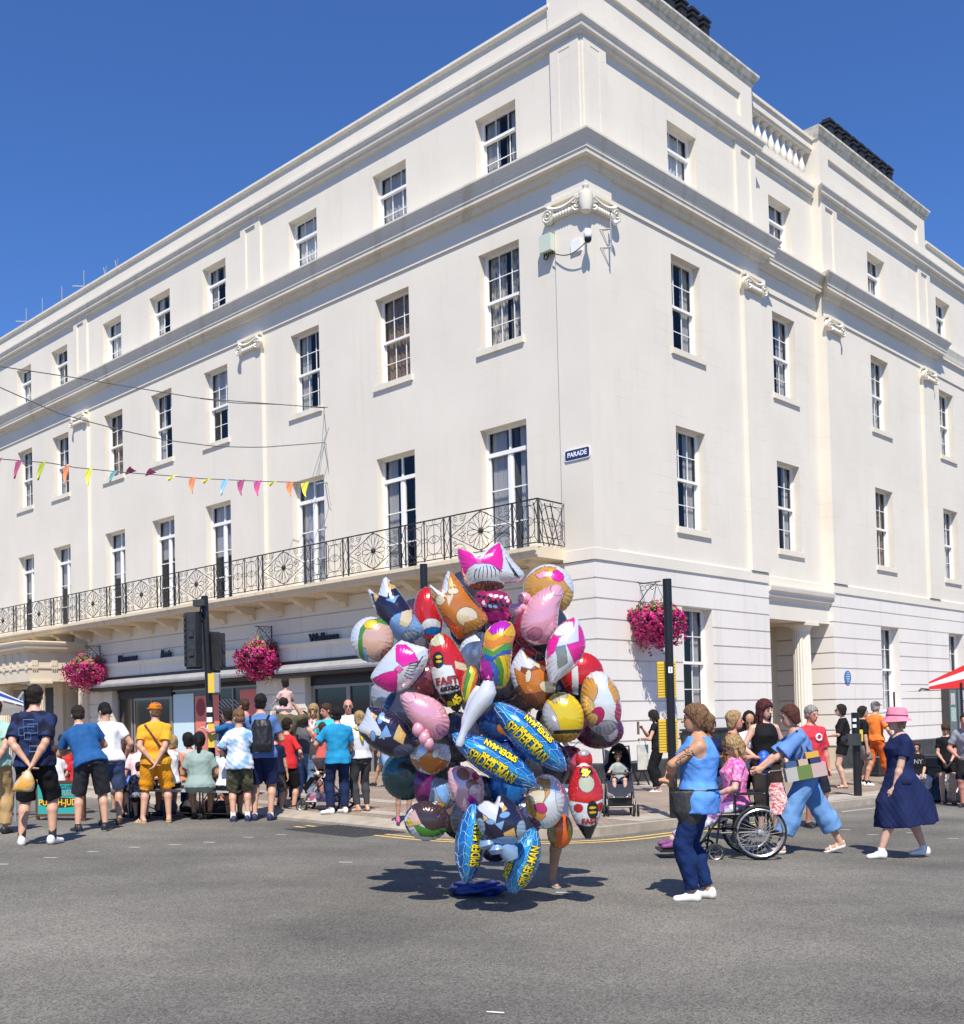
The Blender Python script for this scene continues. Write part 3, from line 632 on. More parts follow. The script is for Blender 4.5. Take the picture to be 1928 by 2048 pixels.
m=MB(); m.box(P,26.1,26.75,0,.14,0,3.3); m.box(P,24.2,24.9,0,.10,0,3.3); m.build('porch_pilaster',mPorch,BL)
m=MB(); m.box(P,24.95,26.05,-.5,-.45,0,3.2); m.box(P,27.2,31,-.5,-.45,0,3.2); m.build('door_leaf',mBlk,BL)
# --- shopfronts, awning boxes, letters
mAl=mat('anodised_frame',(.33,.31,.28),.4,metal=.3); mAw=mat('awning_grey',(.36,.36,.36),.5,noise=.15,ns=3); mShop=mat('shop_glass',(.012,.014,.015),.08,spec=.8)
mPostR=mat('poster_red',(.80,.20,.15),.5); mPale=mat('pale_blue_panel',(.62,.78,.80),.4)
m=MB()
for a,b in ((5.2,11.95),(12.95,23.3)):
    m.box(P,a,b,-.03,.10,3.14,3.34)
aw=m.build('awning_box',mBlk,BL)
m=MB()
for a,b in ((5.2,11.75),(12.95,23.2)):
    m.prof(P,a,b,[(.10,3.12),(.42,2.98),(.44,3.04),(.44,3.10),(.36,3.16),(.10,3.26)])
m.build('awning_front',mAw,BL); m=MB()
for a,b in ((5.2,11.95),(12.95,23.4)): m.prof(P,a,b,[(0,2.86),(.40,2.88),(.42,2.96),(.10,3.1),(0,3.1)])
m.build('awning_roller',mBlk,BL)
m=MB(); m.box(P,5.35,10.85,-.3,-.2,2.6,3.0); m.box(P,13.35,22.46,-.3,-.2,2.75,3.0); m.box(P,18.6,22.3,-.22,-.16,2.55,2.8); m.build('shop_header',mBlk,BL)
def fr_(a,b,c,d,o,t=.07,mul=()):
    m=MB(); m.box(P,a,b,o,o+.06,c,c+t); m.box(P,a,b,o,o+.06,d-t,d); 
    for x in (a,b-t,*mul): m.box(P,x,x+t,o,o+.06,c+t,d-t)
    m.build('shop_frame',mAl,BL)
fr_(13.4,18.7,.5,2.75,-.25,.06,(14.9,16.4)); fr_(18.75,21.3,0,2.55,-.28,.09,(20.0,)); fr_(21.4,22.4,0,2.8,-.25,.05)
fr_(9.1,10.75,0,2.6,-.25,.09,()); fr_(5.4,9.1,0,2.6,-.25,.07,(7.2,8.1))
for a,b,c,d in ((13.45,18.65,.5,2.7),(18.8,22.4,0,2.7),(5.4,10.8,0,2.55)): m=MB(); m.poly([P(a,-.24,c),P(b,-.24,c),P(b,-.24,d),P(a,-.24,d)]); m.build('shop_glazing',mShop,BL,recalc=False)
m=MB(); m.box(P,5.35,10.85,-.56,-.5,-1,3.35); m.box(P,13.35,22.46,-.56,-.5,-1,3.35); m.build('shop_back',mDark,BL)
m=MB(); m.box(P,17.3,18.6,-.236,-.225,.5,2.6); m.box(P,13.4,18.7,-.24,-.17,0,.5); m.build('shop_panel',mPale,BL)
def poster(a,b,c,d,o=-.222,mt=mPostR,fn=None):
    m=MB(); m.box(P,a,b,o,o+.008,c,d); return m.build('poster',mt,BL)
pz=poster(15.75,17.2,.45,2.5); poster(13.4,14.55,.9,2.62)
# abstract shapes printed on the red poster: jar, bottle, bars
m=MB(); o=-.212; m.box(P,16.7,16.82,o,o+.004,1.5,1.52)
def disc(m,P,a,b,o,ra,rb,n=20,h=.004): m.rings([[P(a+ra*math.cos(2*PI*k/n),oo,b+rb*math.sin(2*PI*k/n)) for k in range(n)] for oo in (o,o+h)])
disc(m,P,16.85,2.12,o,.27,.3); m.build('printed_shape',mat('print_dark_red',(.33,.03,.04),.5),pz)
m=MB(); m.box(P,16.25,16.55,o,o+.004,1.28,1.62); disc(m,P,16.4,1.45,o,.19,.2); m.box(P,16.37,16.42,o,o+.004,1.62,1.8); m.build('printed_shape',mat('print_blue',(.05,.17,.42),.5),pz)
m=MB(); m.box(P,15.95,16.12,o,o+.004,.75,1.2); m.box(P,15.85,16.2,o,o+.004,1.0,1.02)
for i in range(4): m.box(P,16.7,17.0,o,o+.004,.95+.14*i,1.0+.14*i)
m.build('printed_shape',mat('print_cream',(.72,.6,.5),.5),pz)
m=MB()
for i in range(9): # diagonal stripes reflected in the glass, drawn as flat grey strips
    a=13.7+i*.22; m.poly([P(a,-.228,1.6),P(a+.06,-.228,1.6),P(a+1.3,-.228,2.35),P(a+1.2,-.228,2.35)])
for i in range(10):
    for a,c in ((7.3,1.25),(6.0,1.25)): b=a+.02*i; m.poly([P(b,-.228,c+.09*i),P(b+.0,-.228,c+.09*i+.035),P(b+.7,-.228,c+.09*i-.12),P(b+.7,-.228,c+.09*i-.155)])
m.build('reflected_stripes',mat('reflection_grey',(.4,.4,.4),.5),BL,recalc=False)
def text(txt,size,Pf,name,mt,parent=None,ext=.015,shear=0,bold=.0,al='CENTER',fx=None):
    cu=bpy.data.curves.new('txt','FONT'); cu.body=txt; cu.size=size; cu.extrude=ext; cu.shear=shear; cu.offset=bold; cu.align_x=al; cu.align_y='CENTER'; cu.resolution_u=3
    ob=bpy.data.objects.new('txt',cu); col.objects.link(ob); dg=bpy.context.evaluated_depsgraph_get(); dg.update()
    me=bpy.data.meshes.new_from_object(ob.evaluated_get(dg)); bpy.data.objects.remove(ob); bpy.data.curves.remove(cu)
    me.name=name
    if ext<.0015:
        b_=bmesh.new(); b_.from_mesh(me); bmesh.ops.triangulate(b_,faces=b_.faces)
        for _ in range(2): bmesh.ops.subdivide_edges(b_,edges=[e for e in b_.edges if e.calc_length()>.012],cuts=1); bmesh.ops.triangulate(b_,faces=b_.faces)
        b_.to_mesh(me); b_.free()
    for v in me.vertices: v.co=Vector(Pf(v.co.x,v.co.y,v.co.z))
    me.materials.clear(); me.materials.append(mt)
    return link(name,me,parent)
mNavy=mat('navy_letters',(.008,.01,.04),.4)
t=text('Wellness',.36,lambda x,y,z:FL.p(9.8-x,.10+z,3.96+y),'shop_letters',mat('black_letters',(.006,.006,.008),.4),ext=.03,bold=.008); tag(t,'black raised letters reading Wellness on the shop wall','sign')
t=text('Pharmacy',.34,lambda x,y,z:FL.p(21.1-x,.10+z,3.99+y),'shop_letters',mNavy,ext=.03,bold=.008); tag(t,'navy raised letters reading Pharmacy on the shop wall','sign')
t=text('Boots',.44,lambda x,y,z:FL.p(18.5-x*.62,.10+z,3.97+y),'shop_logo',mNavy,ext=.03,shear=.4,bold=.012); tag(t,'small dark slanting script logo fixed to the shop wall','sign')
# --- street name plate, plaque, cameras, box and cable on the corner
sp=thing('street_sign','navy blue street name plate with white rim reading PARADE','street sign',FL.p(.33,PO+.02,7.52))
def rrect(m,P,a0,a1,c0,c1,o0,o1,r=.05):
    pts=[]
    for cx,cy,t0 in ((a1-r,c1-r,0),(a0+r,c1-r,PI/2),(a0+r,c0+r,PI),(a1-r,c0+r,3*PI/2)):
        for i in range(5): t=t0+PI/2*i/4; pts.append((cx+r*math.cos(t),cy+r*math.sin(t)))
    m.rings([[P(a,o,c) for a,c in pts] for o in (o0,o1)])
m=MB(); rrect(m,FL.p,-.02,.72,7.40,7.66,PO+.01,PO+.03); m.build('rim',mWhite,sp)
m=MB(); rrect(m,FL.p,.0,.70,7.42,7.64,PO+.03,PO+.035,.04); m.build('plate',mat('navy_plate',(.015,.03,.13),.35),sp)
text('PARADE',.155,lambda x,y,z:FL.p(.35-x,PO+.038+z,7.53+y),'lettering',mWhite,sp,ext=.002,bold=.004)
pq=thing('blue_plaque','round blue commemorative plaque with white lettering on the right-hand wall','plaque',FRt.p(12.42,.06,2.5))
m=MB(); disc(m,FRt.p,12.42,2.5,.035,.21,.21,28,.03); m.build('plate',mat('plaque_blue',(.05,.17,.42),.4),pq)
m=MB()
for i in range(6): wd=.13-.03*abs(i-2.5)*.9; m.box(FRt.p,12.42-wd,12.42+wd,.066,.069,2.36+i*.055,2.375+i*.055)
m.build('lettering',mWhite,pq)
jb=thing('junction_box','pale green metal junction box high on the wall beside the corner capital','box',FL.p(.95,0,12.6))
m=MB(); m.box(FL.p,.87,1.22,.02,.22,12.42,12.82); m.build('case',mat('pale_green',(.55,.62,.52),.5),jb)
m=MB()
for i in range(5): m.tube([FL.p(.92+i*.06,.1,12.42),FL.p(.92+i*.06,.1,12.36)],.02,6)
m.tube([FL.p(1.15,.1,12.42),FL.p(1.16,.12,12.3),FL.p(1.08,.12,12.26),FL.p(1.02,.1,12.36)],.02,6); m.build('gland',mBlk,jb)
kx=lambda a,b,z:(CX-(uR[0]+uL[0])*a+b, CY-(uR[1]+uL[1])*a, z)
cc=thing('security_camera','white and black dome security camera on the building corner','camera',kx(.2,0,12.33))
m=MB(); m.sm=True; m.lathe(lambda x,y,z:(kx(.28,0,0)[0]+x,kx(.28,0,0)[1]+y,z),[(.02,12.49),(.07,12.48),(.095,12.41),(.095,12.31),(.08,12.29)],16); m.tube([kx(.05,0,12.51),kx(.2,0,12.53),kx(.28,0,12.49)],.028,8); m.box(FL.p,.06,.36,PO,PO+.05,12.18,12.45); m.build('housing',mWhite,cc)
m=MB(); m.ball(kx(.28,0,12.26),.085,16,10); m.sm=True; m.build('dome',mat('black_gloss',(.01,.01,.012),.08),cc)
m=MB(); m.tube([Vector(kx(.26,-.03,12.22)).lerp(Vector(FL.p(.88,.12,12.35)),i/10)-Vector((0,0,.16*math.sin(PI*i/10))) for i in range(11)],.012,6); m.tube([FL.p(.86,.02,12.35),FL.p(.85,.02,5.2)],.008,5); tag(m.build('cable',mBlk),'black cable sagging from the corner camera to the green box and down the wall','cable')
ar=thing('antenna_bracket','grey metal ladder bracket with upright pole on the corner wall','bracket',FRt.p(.7,.1,12.7))
m=MB(); mGal=mat('galvanised',(.42,.43,.45),.4,metal=.5)
for z in (12.35,12.78): m.tube([FRt.p(.45,.06,z),FRt.p(.62,.26,z)],.014,6); m.tube([FRt.p(.55,.06,z),FRt.p(.64,.26,z)],.012,6)
m.tube([FRt.p(.62,.26,12.25),FRt.p(.62,.26,13.15)],.02,8); m.build('pole',mGal,ar)
m=MB(); m.ball(FRt.p(.8,.26,12.98),.065,10,8); m.tube([FRt.p(.62,.26,13.0),FRt.p(.8,.26,12.98)],.02); m.build('sensor',mWhite,ar)
# scaffold poles on the roof
scf=thing('roof_scaffold','galvanised scaffold tubes and couplers above the left parapet','scaffold',FL.p(27,-.8,18.3))
m=MB(); Q=lambda s,z:FL.p(s,-.8,z)
m.tube([Q(31.8,19.0),Q(25.0,19.0)],.024,6); m.build('ledger',mBlk,scf)
for s,h in ((31.0,19.65),(29.45,19.65),(27.66,19.65),(25.75,19.72)):
    m=MB(); m.tube([Q(s,18.3),Q(s,h)],.024,6); m.ball(Q(s,19.0),.05,6,5); m.build('standard',mGal,scf)
m=MB()
for s in (31.0,25.75): m.tube([FL.p(s-.15,-1.1,19.1),FL.p(s+.35,-.5,19.1)],.024,6)
for s in (24.0,23.1): m.tube([Q(s-.1,19.35),Q(s+.02,19.0)],.02,5); m.tube([Q(s+.14,19.35),Q(s+.02,19.0)],.02,5); m.tube([Q(s+.02,18.6),Q(s+.02,19.0)],.02,5)
m.build('transom',mGal,scf)
# --- bunting and overhead wires
def U(u,v,d): # world point on the ray of a picture position at depth d (used to read positions off the survey of the photo)
    x=(u-964.); y=-(v-PYP); c,s=math.cos(ROLL),math.sin(ROLL); xr=x*c+y*s; yr=-x*s+y*c
    cp,sp_=math.cos(PITCH),math.sin(PITCH); dv=(xr,F*cp-yr*sp_,F*sp_+yr*cp); t=d/dv[1]; return Vector((t*dv[0],d,1.5+t*dv[2]))
an=[FL.p(9.3,.3,10.5),FL.p(9.25,.3,9.46),FL.p(9.25,.3,8.33)]
bkt=thing('wire_anchor','thin steel brackets and tie wires holding the bunting to the wall','bracket',an[1])
m=MB()
for a in an: m.tube([FL.p(9.7,.0,a[2]+.03),a],.012,5)
m.tube([an[0],FL.p(9.6,.15,9.7),FL.p(9.95,.05,8.7)],.008,5); m.tube([an[1],FL.p(9.5,.03,8.7)],.006,5); m.tube([an[2],FL.p(9.4,.05,7.7)],.006,5)
m.build('wire',mGal,bkt)
def wirepts(q): return [U(*p) for p in q]
mW2=mat('wire_grey',(.12,.12,.13),.5)
def pathdepth(us,d0,d1,N_=24):
    # smooth curve through picture samples
    xs=[p[0] for p in us]; ys=[p[1] for p in us]; out=[]
    for i in range(N_+1):
        x=xs[0]+(xs[-1]-xs[0])*i/N_; y=float(np.interp(x,xs,ys)); k=(x-xs[0])/(xs[-1]-xs[0]); out.append(U(x,y,1/((1-k)/d0+k/d1)))
    return out
dA=an[0][1]
for us,lab in (([(-60,722),(0,733),(160,757),(310,782),(400,797),(480,803),(600,812),(655,815)],'upper overhead wire crossing to the second-floor window'),([(400,797),(470,806),(560,809),(650,816)],'short doubled wire tied beside the upper overhead wire'),([(-60,745),(0,775),(120,828),(240,860),(330,880),(430,893),(520,895),(600,889),(650,885)],'lower overhead wire sagging across the facade')):
    m=MB(); m.tube(pathdepth(us,24 if us[0][0]<0 else 29,dA),.013,5); tag(m.build('overhead_wire',mW2),lab,'wire')
bu=thing('bunting','string of small coloured pennant flags hung across the left facade','bunting',an[2])
bp_=pathdepth([(-60,912),(0,918),(100,926),(150,935),(250,945),(330,951),(400,957),(530,963),(655,966)],24,an[2][1],80)
m=MB(); m.tube(bp_,.012,5); m.build('string',mW2,bu)
def flat_pos(u):
    k=min(range(81),key=lambda i:abs(-60+715*i/80-u)); f=(u+60)/715*80; i=int(f); i=min(i,79); return bp_[i].lerp(bp_[i+1],f-i)
FC=dict(m=(.42,.09,.2),l=(.45,.5,.04),o=(.75,.27,.12),y=(.72,.72,.08),b=(.3,.55,.78),p=(.62,.1,.28),t=(.15,.4,.42),g=(.6,.55,.03))
for u,c,kind in [(-3,'m',0),(38,'m',0),(85,'l',0),(133,'o',1),(178,'y',1),(228,'t',3),(262,'m',2),(302,'p',2),(345,'y',4),(385,'o',1),(415,'g',4),(450,'b',0),(482,'m',1),(515,'p',1),(547,'l',4),(580,'o',1),(610,'y',1),(640,'b',5)]:
    q=flat_pos(u); d=Vector((uL[0],uL[1],0))*-1; n_=Vector((-uR[0],-uR[1],0)); m=MB(); w_=.19; h_={0:.42,1:.44,2:-.12,3:.26,4:.14,5:.05}[kind]; w_=w_*1.5 if kind in (2,4) else w_
    rows=[]
    for j in range(7):
        f=j/6; wd=w_*(1-f); cx=(.12*f*f if kind in (1,2) else -.03*f); 
        rows.append([q+d*(cx*1.2+wd*(k/3-1))+n_*(.03*math.sin(f*3+k*.7)*f+.1*f)+Vector((0,0,-h_*f*(1 if kind!=4 else (1-abs(k/3-1)*.3)))) for k in range(7)])
    m.rings(rows,False,False); m.sm=True; fm=mat('flag_'+c,FC[c],.7); m.build('flag',fm,bu,recalc=False)
# --- hanging baskets
def basket(fr,s,o,z,label,seed,sc_=1.0,wide=1.0,spray=0):
    rr=random.Random(seed); c=Vector(fr.p(s,o,z)); t=thing('hanging_basket',label,'hanging basket',tuple(c),'flower baskets on wall brackets')
    n_=Vector((fr.n[0],fr.n[1],0)); m=MB(); zt=z+.78
    m.tube([fr.p(s-.0,.02,zt-.42),fr.p(s,.02,zt+.1)],.016,5); m.tube([fr.p(s,.02,zt+.06),fr.p(s,o+.12,zt+.06)],.014,5); m.tube([fr.p(s,.02,zt-.38),fr.p(s,o*.5,zt-.12),fr.p(s,o,zt+.05)],.012,5)
    for i in range(3): a=.12+i*.14; m.tube([fr.p(s,a+.06*math.cos(k*.7),zt-.05-.05*i*0+.06*math.sin(k*.7)) for k in range(9)],.008,4)
    m.build('bracket',mIron,t)
    m=MB()
    for k in range(3): a=2*PI*k/3; m.tube([c+Vector((0,0,.8)),c+Vector((.28*math.cos(a),.28*math.sin(a),.12))],.006,4)
    m.build('chain',mIron,t)
    m=MB(); m.sm=True; m.lathe(lambda x,y,zz:(c.x+x,c.y+y,c.z+zz),[(.02,-.28),(.18,-.2),(.27,-.05),(.29,.1)],12); m.build('liner',mat('basket_liner',(.06,.05,.03),.9),t)
    fm=[mat('petal_magenta',(.50,.012,.16),.6),mat('petal_pink',(.66,.03,.24),.6),mat('petal_red',(.62,.05,.07),.6),mat('basket_leaf',(.09,.17,.03),.6),mat('basket_leaf_pale',(.25,.34,.08),.6),mat('petal_dark',(.22,.005,.09),.6)]
    m=MB(); rx=.60*sc_*wide; rz=.42*sc_
    for i in range(4800):
        u,v=rr.uniform(-1,1),rr.uniform(0,2*PI); r3=rr.uniform(.5,1)**.45
        lump=1+.15*math.sin(v*3+u*4+seed)+.14*math.sin(v*7-u*5)+.08*math.sin(v*13+u*9); r3*=lump; sx=math.sqrt(1-u*u)
        p=Vector((rx*r3*sx*math.cos(v),rx*r3*sx*math.sin(v)*.85,rz*r3*u-.08)); 
        if p.z<-.1: p.z-=rr.random()**3*.34
        nn=Vector((p.x,p.y,p.z*1.6)).normalized(); nn=(nn+Vector((rr.gauss(0,.5),rr.gauss(0,.5),rr.gauss(0,.5)))).normalized()
        top=p.z>.12*sc_; x=rr.random()
        if top: m.mi=3 if x<.45 else 4 if x<.6 else 2 if x<.72 else 1
        else: m.mi=0 if x<.45 else 1 if x<.64 else 5 if x<.80 else 3 if x<.93 else 2
        q=rr.uniform(.026,.046); a=nn.orthogonal().normalized(); b=nn.cross(a); ph=rr.random()*6; pp=c+p; k=5 if m.mi not in (3,4) else 4
        m.poly([pp+(a*math.cos(ph+2*PI*j/k)+b*math.sin(ph+2*PI*j/k))*q*(1 if k==5 else (1.4 if j%2 else .7))+nn*.012*(j%2) for j in range(k)])
    m.build('flowers',fm,t,recalc=False)
    if spray:
        m=MB()
        for i in range(14):
            a=rr.uniform(0,2*PI); l=rr.uniform(.3,.6); e=Vector((math.cos(a)*.35*l,math.sin(a)*.2*l-.0,l)); m.tube([c+Vector((0,0,.2)),c+e*.6+Vector((0,0,.25)),c+e+Vector((math.cos(a)*.12,0,.15))],[.012,.008,.003],4)
        m.build('grass_blades',mat('dry_blade',(.5,.45,.25),.7),t)
    return t
basket(FRt,1.66,.52,3.78,'magenta petunia basket on a bracket on the right-hand wall beside the black pole',3,1.0)
basket(FL,12.45,.5,3.62,'magenta flower basket with dry grass blades hanging left of the Wellness lettering',11,1.12,.95,1)
basket(FL,23.3,.5,3.72,'magenta flower basket hanging at the corner of the columned porch',23,1.25,1.08)
# --- poles and signals
mYB=mat('signal_yellow',(.72,.50,.05),.5); 
def G2(u,v): return Vector(G(u,v,.115))
b=G2(1348,1636); pr_=thing('signal_pole','tall black signal pole with two ribbed yellow backboards on the pavement','signal pole',tuple(b))
top=U(1334,1158,b.y).z
m=MB(); m.sm=True; m.tube([b-Vector((0,0,.1)),Vector((b.x,b.y,top-.36)),],.062,16); m.tube([Vector((b.x,b.y,top-.38)),Vector((b.x,b.y,top))],.066,16); m.build('pole',mBlk,pr_)
for (za,zb) in ((1323,1395),(1438,1505)):
    z1=U(1345,za,b.y+.12).z; z0=U(1345,zb,b.y+.12).z; m=MB(); Q=lambda x,y,z:(b.x+x,b.y+y,z)
    w0=-.19 if za<1400 else -.19
    m.box(Q,-.165,.10,.09,.17,z0,z1); n=int((z1-z0)/.04)
    for i in range(n): m.box(Q,-.17,.105,.065,.088,z0+i*.04+.004,z0+i*.04+.034)
    m.build('backboard',mYB,pr_)
m=MB(); Q=lambda x,y,z:(b.x+x,b.y+y,z); zz=U(1345,1340,b.y).z; m.box(Q,-.03,.03,-.068,-.063,zz-.045,zz+.045); lb_=m.build('number_label',mWhite,pr_)
text('1',.09,lambda x,y,z:(b.x+x,b.y-.07-z,zz+y),'lettering',mBlk,lb_,ext=.001)
b2=Vector((*dd(2.2,8.9),0)); b2=G2(428,1597); b2.z=gz(b2.x,b2.y,.11)
sg=thing('traffic_light','black traffic light pole with two signal heads seen from behind at left','traffic light',tuple(b2))
topz=U(409,1192,b2.y).z; lean=(U(409,1192,b2.y).x-b2.x)
m=MB(); m.sm=True; tp=Vector((b2.x+lean,b2.y,topz)); m.tube([b2,b2.lerp(tp,.7),tp],.062,14); m.build('pole',mBlk,sg)
mSig=mat('signal_grey',(.035,.037,.04),.55,noise=.3,ns=12)
def at_(u,v,dy=0): return U(u,v,b2.y+dy)
def head(u0,u1,v0,v1,dy,yaw,nm='signal_head'):
    a=at_(u0,v1,dy); c=at_(u1,v0,dy); cx=(a.x+c.x)/2; wd=(c.x-a.x)/2; m=MB(); z0,z1=a.z,c.z
    cy,sy=math.cos(yaw),math.sin(yaw)
    Q=lambda x,y,z:(cx+x*cy-y*sy,b2.y+dy+x*sy+y*cy,z)
    m.box(Q,-wd*.6,wd*.6,-.12,.12,z0+.04,z1-.04); m.box(Q,-wd*1.15,wd*1.15,.12,.16,z0,z1)
    n=9
    for i in range(n): z=z0+.12+(z1-z0-.24)*i/(n-1); m.box(Q,-wd*.5,-wd*.3,-.16,-.12,z-.03,z+.03)
    for k in (1,2): z=z0+(z1-z0)*k/3; m.box(Q,-wd*.62,wd*.62,-.125,-.1,z-.01,z+.01); m.box(Q,0,wd*.45,-.15,-.12,z-.12,z-.03)
    h=m.build(nm,mSig,sg); return Q,cx,z0,z1,h
head(366,406,1222,1338,-.12,-.25)
Q,cx_,z0,z1,h=head(422,449,1262,1345,.1,.9)
m=MB(); q=at_(400,1207,-.1); m.box(lambda x,y,z:(q.x+x,q.y+y,q.z+z),-.1,.1,-.12,.12,-.05,.06); m.tube([at_(402,1215,-.05),at_(400,1225,-.1),at_(404,1240,-.05)],.02); m.build('detector',mSig,sg)
for v0,v1 in ((1347,1386),(1447,1495)):
    a=at_(419,v1,-.05); c=at_(431,v0,-.05); m=MB(); m.box(W,a.x,c.x,a.y-.1,a.y,a.z,c.z); bx=m.build('push_box',mYB,sg)
    a=at_(431,v1,-.04); c=at_(440,v0,-.04); m=MB(); m.box(W,a.x,c.x,a.y-.1,a.y+.02,a.z+.01,c.z-.01); m.build('box_face',mGal,bx)
m=MB()
for v in (1420,1440,1455): q=at_(419,v,-.07); m.box(lambda x,y,z:(q.x+x,q.y+y,q.z+z),-.05,.05,-.004,.0,-.04,.05)
m.build('sticker',mWhite,sg)
b3=Vector(U(858,1600,17.2)); b3.z=gz(b3.x,b3.y,.1); t3=U(855,1128,17.2)
m=MB(); m.sm=True; m.tube([b3,(b3.x,b3.y,t3.z)],.06,14); tag(m.build('black_pole',mBlk),'plain black pole rising behind the balloons','pole')
b4=G2(1716,1592); p4_=thing('push_button_post','short black crossing post with control box on the right pavement','crossing post',tuple(b4))
m=MB(); m.sm=True; m.tube([b4,(b4.x,b4.y,U(1710,1425,b4.y).z)],.075,14); m.build('pole',mBlk,p4_)
m=MB(); q=U(1708,1478,b4.y-.1); m.box(lambda x,y,z:(q.x+x,q.y+y,q.z+z),-.14,.12,-.06,.06,-.12,.1); m.tube([q+Vector((-.14,0,0)),q+Vector((-.24,-.1,.02))],.05,8); m.build('control_box',mSig,p4_)
m=MB(); q=U(1722,1470,b4.y-.09); m.box(lambda x,y,z:(q.x+x,q.y+y,q.z+z),-.03,.03,-.02,.02,-.12,.1); m.build('yellow_label',mYB,p4_)
m=MB()
for v in (1440,1452): q=U(1709,v,b4.y-.08); m.box(lambda x,y,z:(q.x+x,q.y+y,q.z+z),-.035,.035,-.004,0,-.03,.03)
m.build('sticker',mWhite,p4_)
# ================= FOIL BALLOONS
def foil():
    m=bpy.data.materials.new('printed_foil'); m.use_nodes=True; t=m.node_tree; L=t.links; b=t.nodes['Principled BSDF']
    a=nd(t,'ShaderNodeAttribute'); a.attribute_name='print'; L.new(a.outputs['Color'],b.inputs['Base Color'])
    b.inputs['Metallic'].default_value=.35; b.inputs['Roughness'].default_value=.2; b.inputs['Coat Weight'].default_value=.7; b.inputs['Coat Roughness'].default_value=.04
    P=nd(t,'ShaderNodeNewGeometry').outputs['Position']; n=nd(t,'ShaderNodeTexNoise'); n.inputs['Scale'].default_value=9; n.inputs['Detail'].default_value=3; L.new(P,n.inputs['Vector'])
    bp=nd(t,'ShaderNodeBump'); bp.inputs['Strength'].default_value=.35; bp.inputs['Distance'].default_value=.02; L.new(n.outputs[0],bp.inputs['Height']); L.new(bp.outputs[0],b.inputs['Normal']); L.new(bp.outputs[0],b.inputs['Coat Normal'])
    return m
mFoil=foil()
SIL=(.72,.74,.76); NAVY=(.022,.02,.05); LBL=(.22,.40,.68); TAN=(.72,.46,.15); ORG=(.62,.20,.03); PNK=(.86,.02,.32); ROSE=(.80,.38,.46); RED=(.62,.02,.02); WHT=(.82,.82,.82); BLK=(.02,.02,.02); YEL=(.78,.55,.02); BLU=(.01,.16,.50); BRN=(.24,.08,.03); GRN=(.08,.30,.04); CRM=(.80,.66,.42); SKN=(.72,.44,.32); PLM=(.12,.02,.06); TEAL=(.03,.09,.09); TANB=(.68,.33,.06)
def chaikin(p,n=1):
    for _ in range(n):
        q=[]
        for i in range(len(p)):
            a,b=np.array(p[i]),np.array(p[(i+1)%len(p)]); q+=[a*.82+b*.18,a*.18+b*.82]
        p=q
    return [tuple(x) for x in p]
def inpoly(X,Y,pts):
    r=np.zeros(X.shape,bool); n=len(pts)
    for i in range(n):
        (x0,y0),(x1,y1)=pts[i],pts[(i+1)%n]
        if y0==y1: continue
        c=((y0>Y)!=(y1>Y))&(X<(x1-x0)*(Y-y0)/(y1-y0)+x0); r^=c
    return r
def ell(cx,cy,a,b=None,rot=0,n=40):
    b=b or a; c,s=math.cos(rot),math.sin(rot)
    return [(cx+a*math.cos(t)*c-b*math.sin(t)*s,cy+a*math.cos(t)*s+b*math.sin(t)*c) for t in [2*PI*i/n for i in range(n)]]
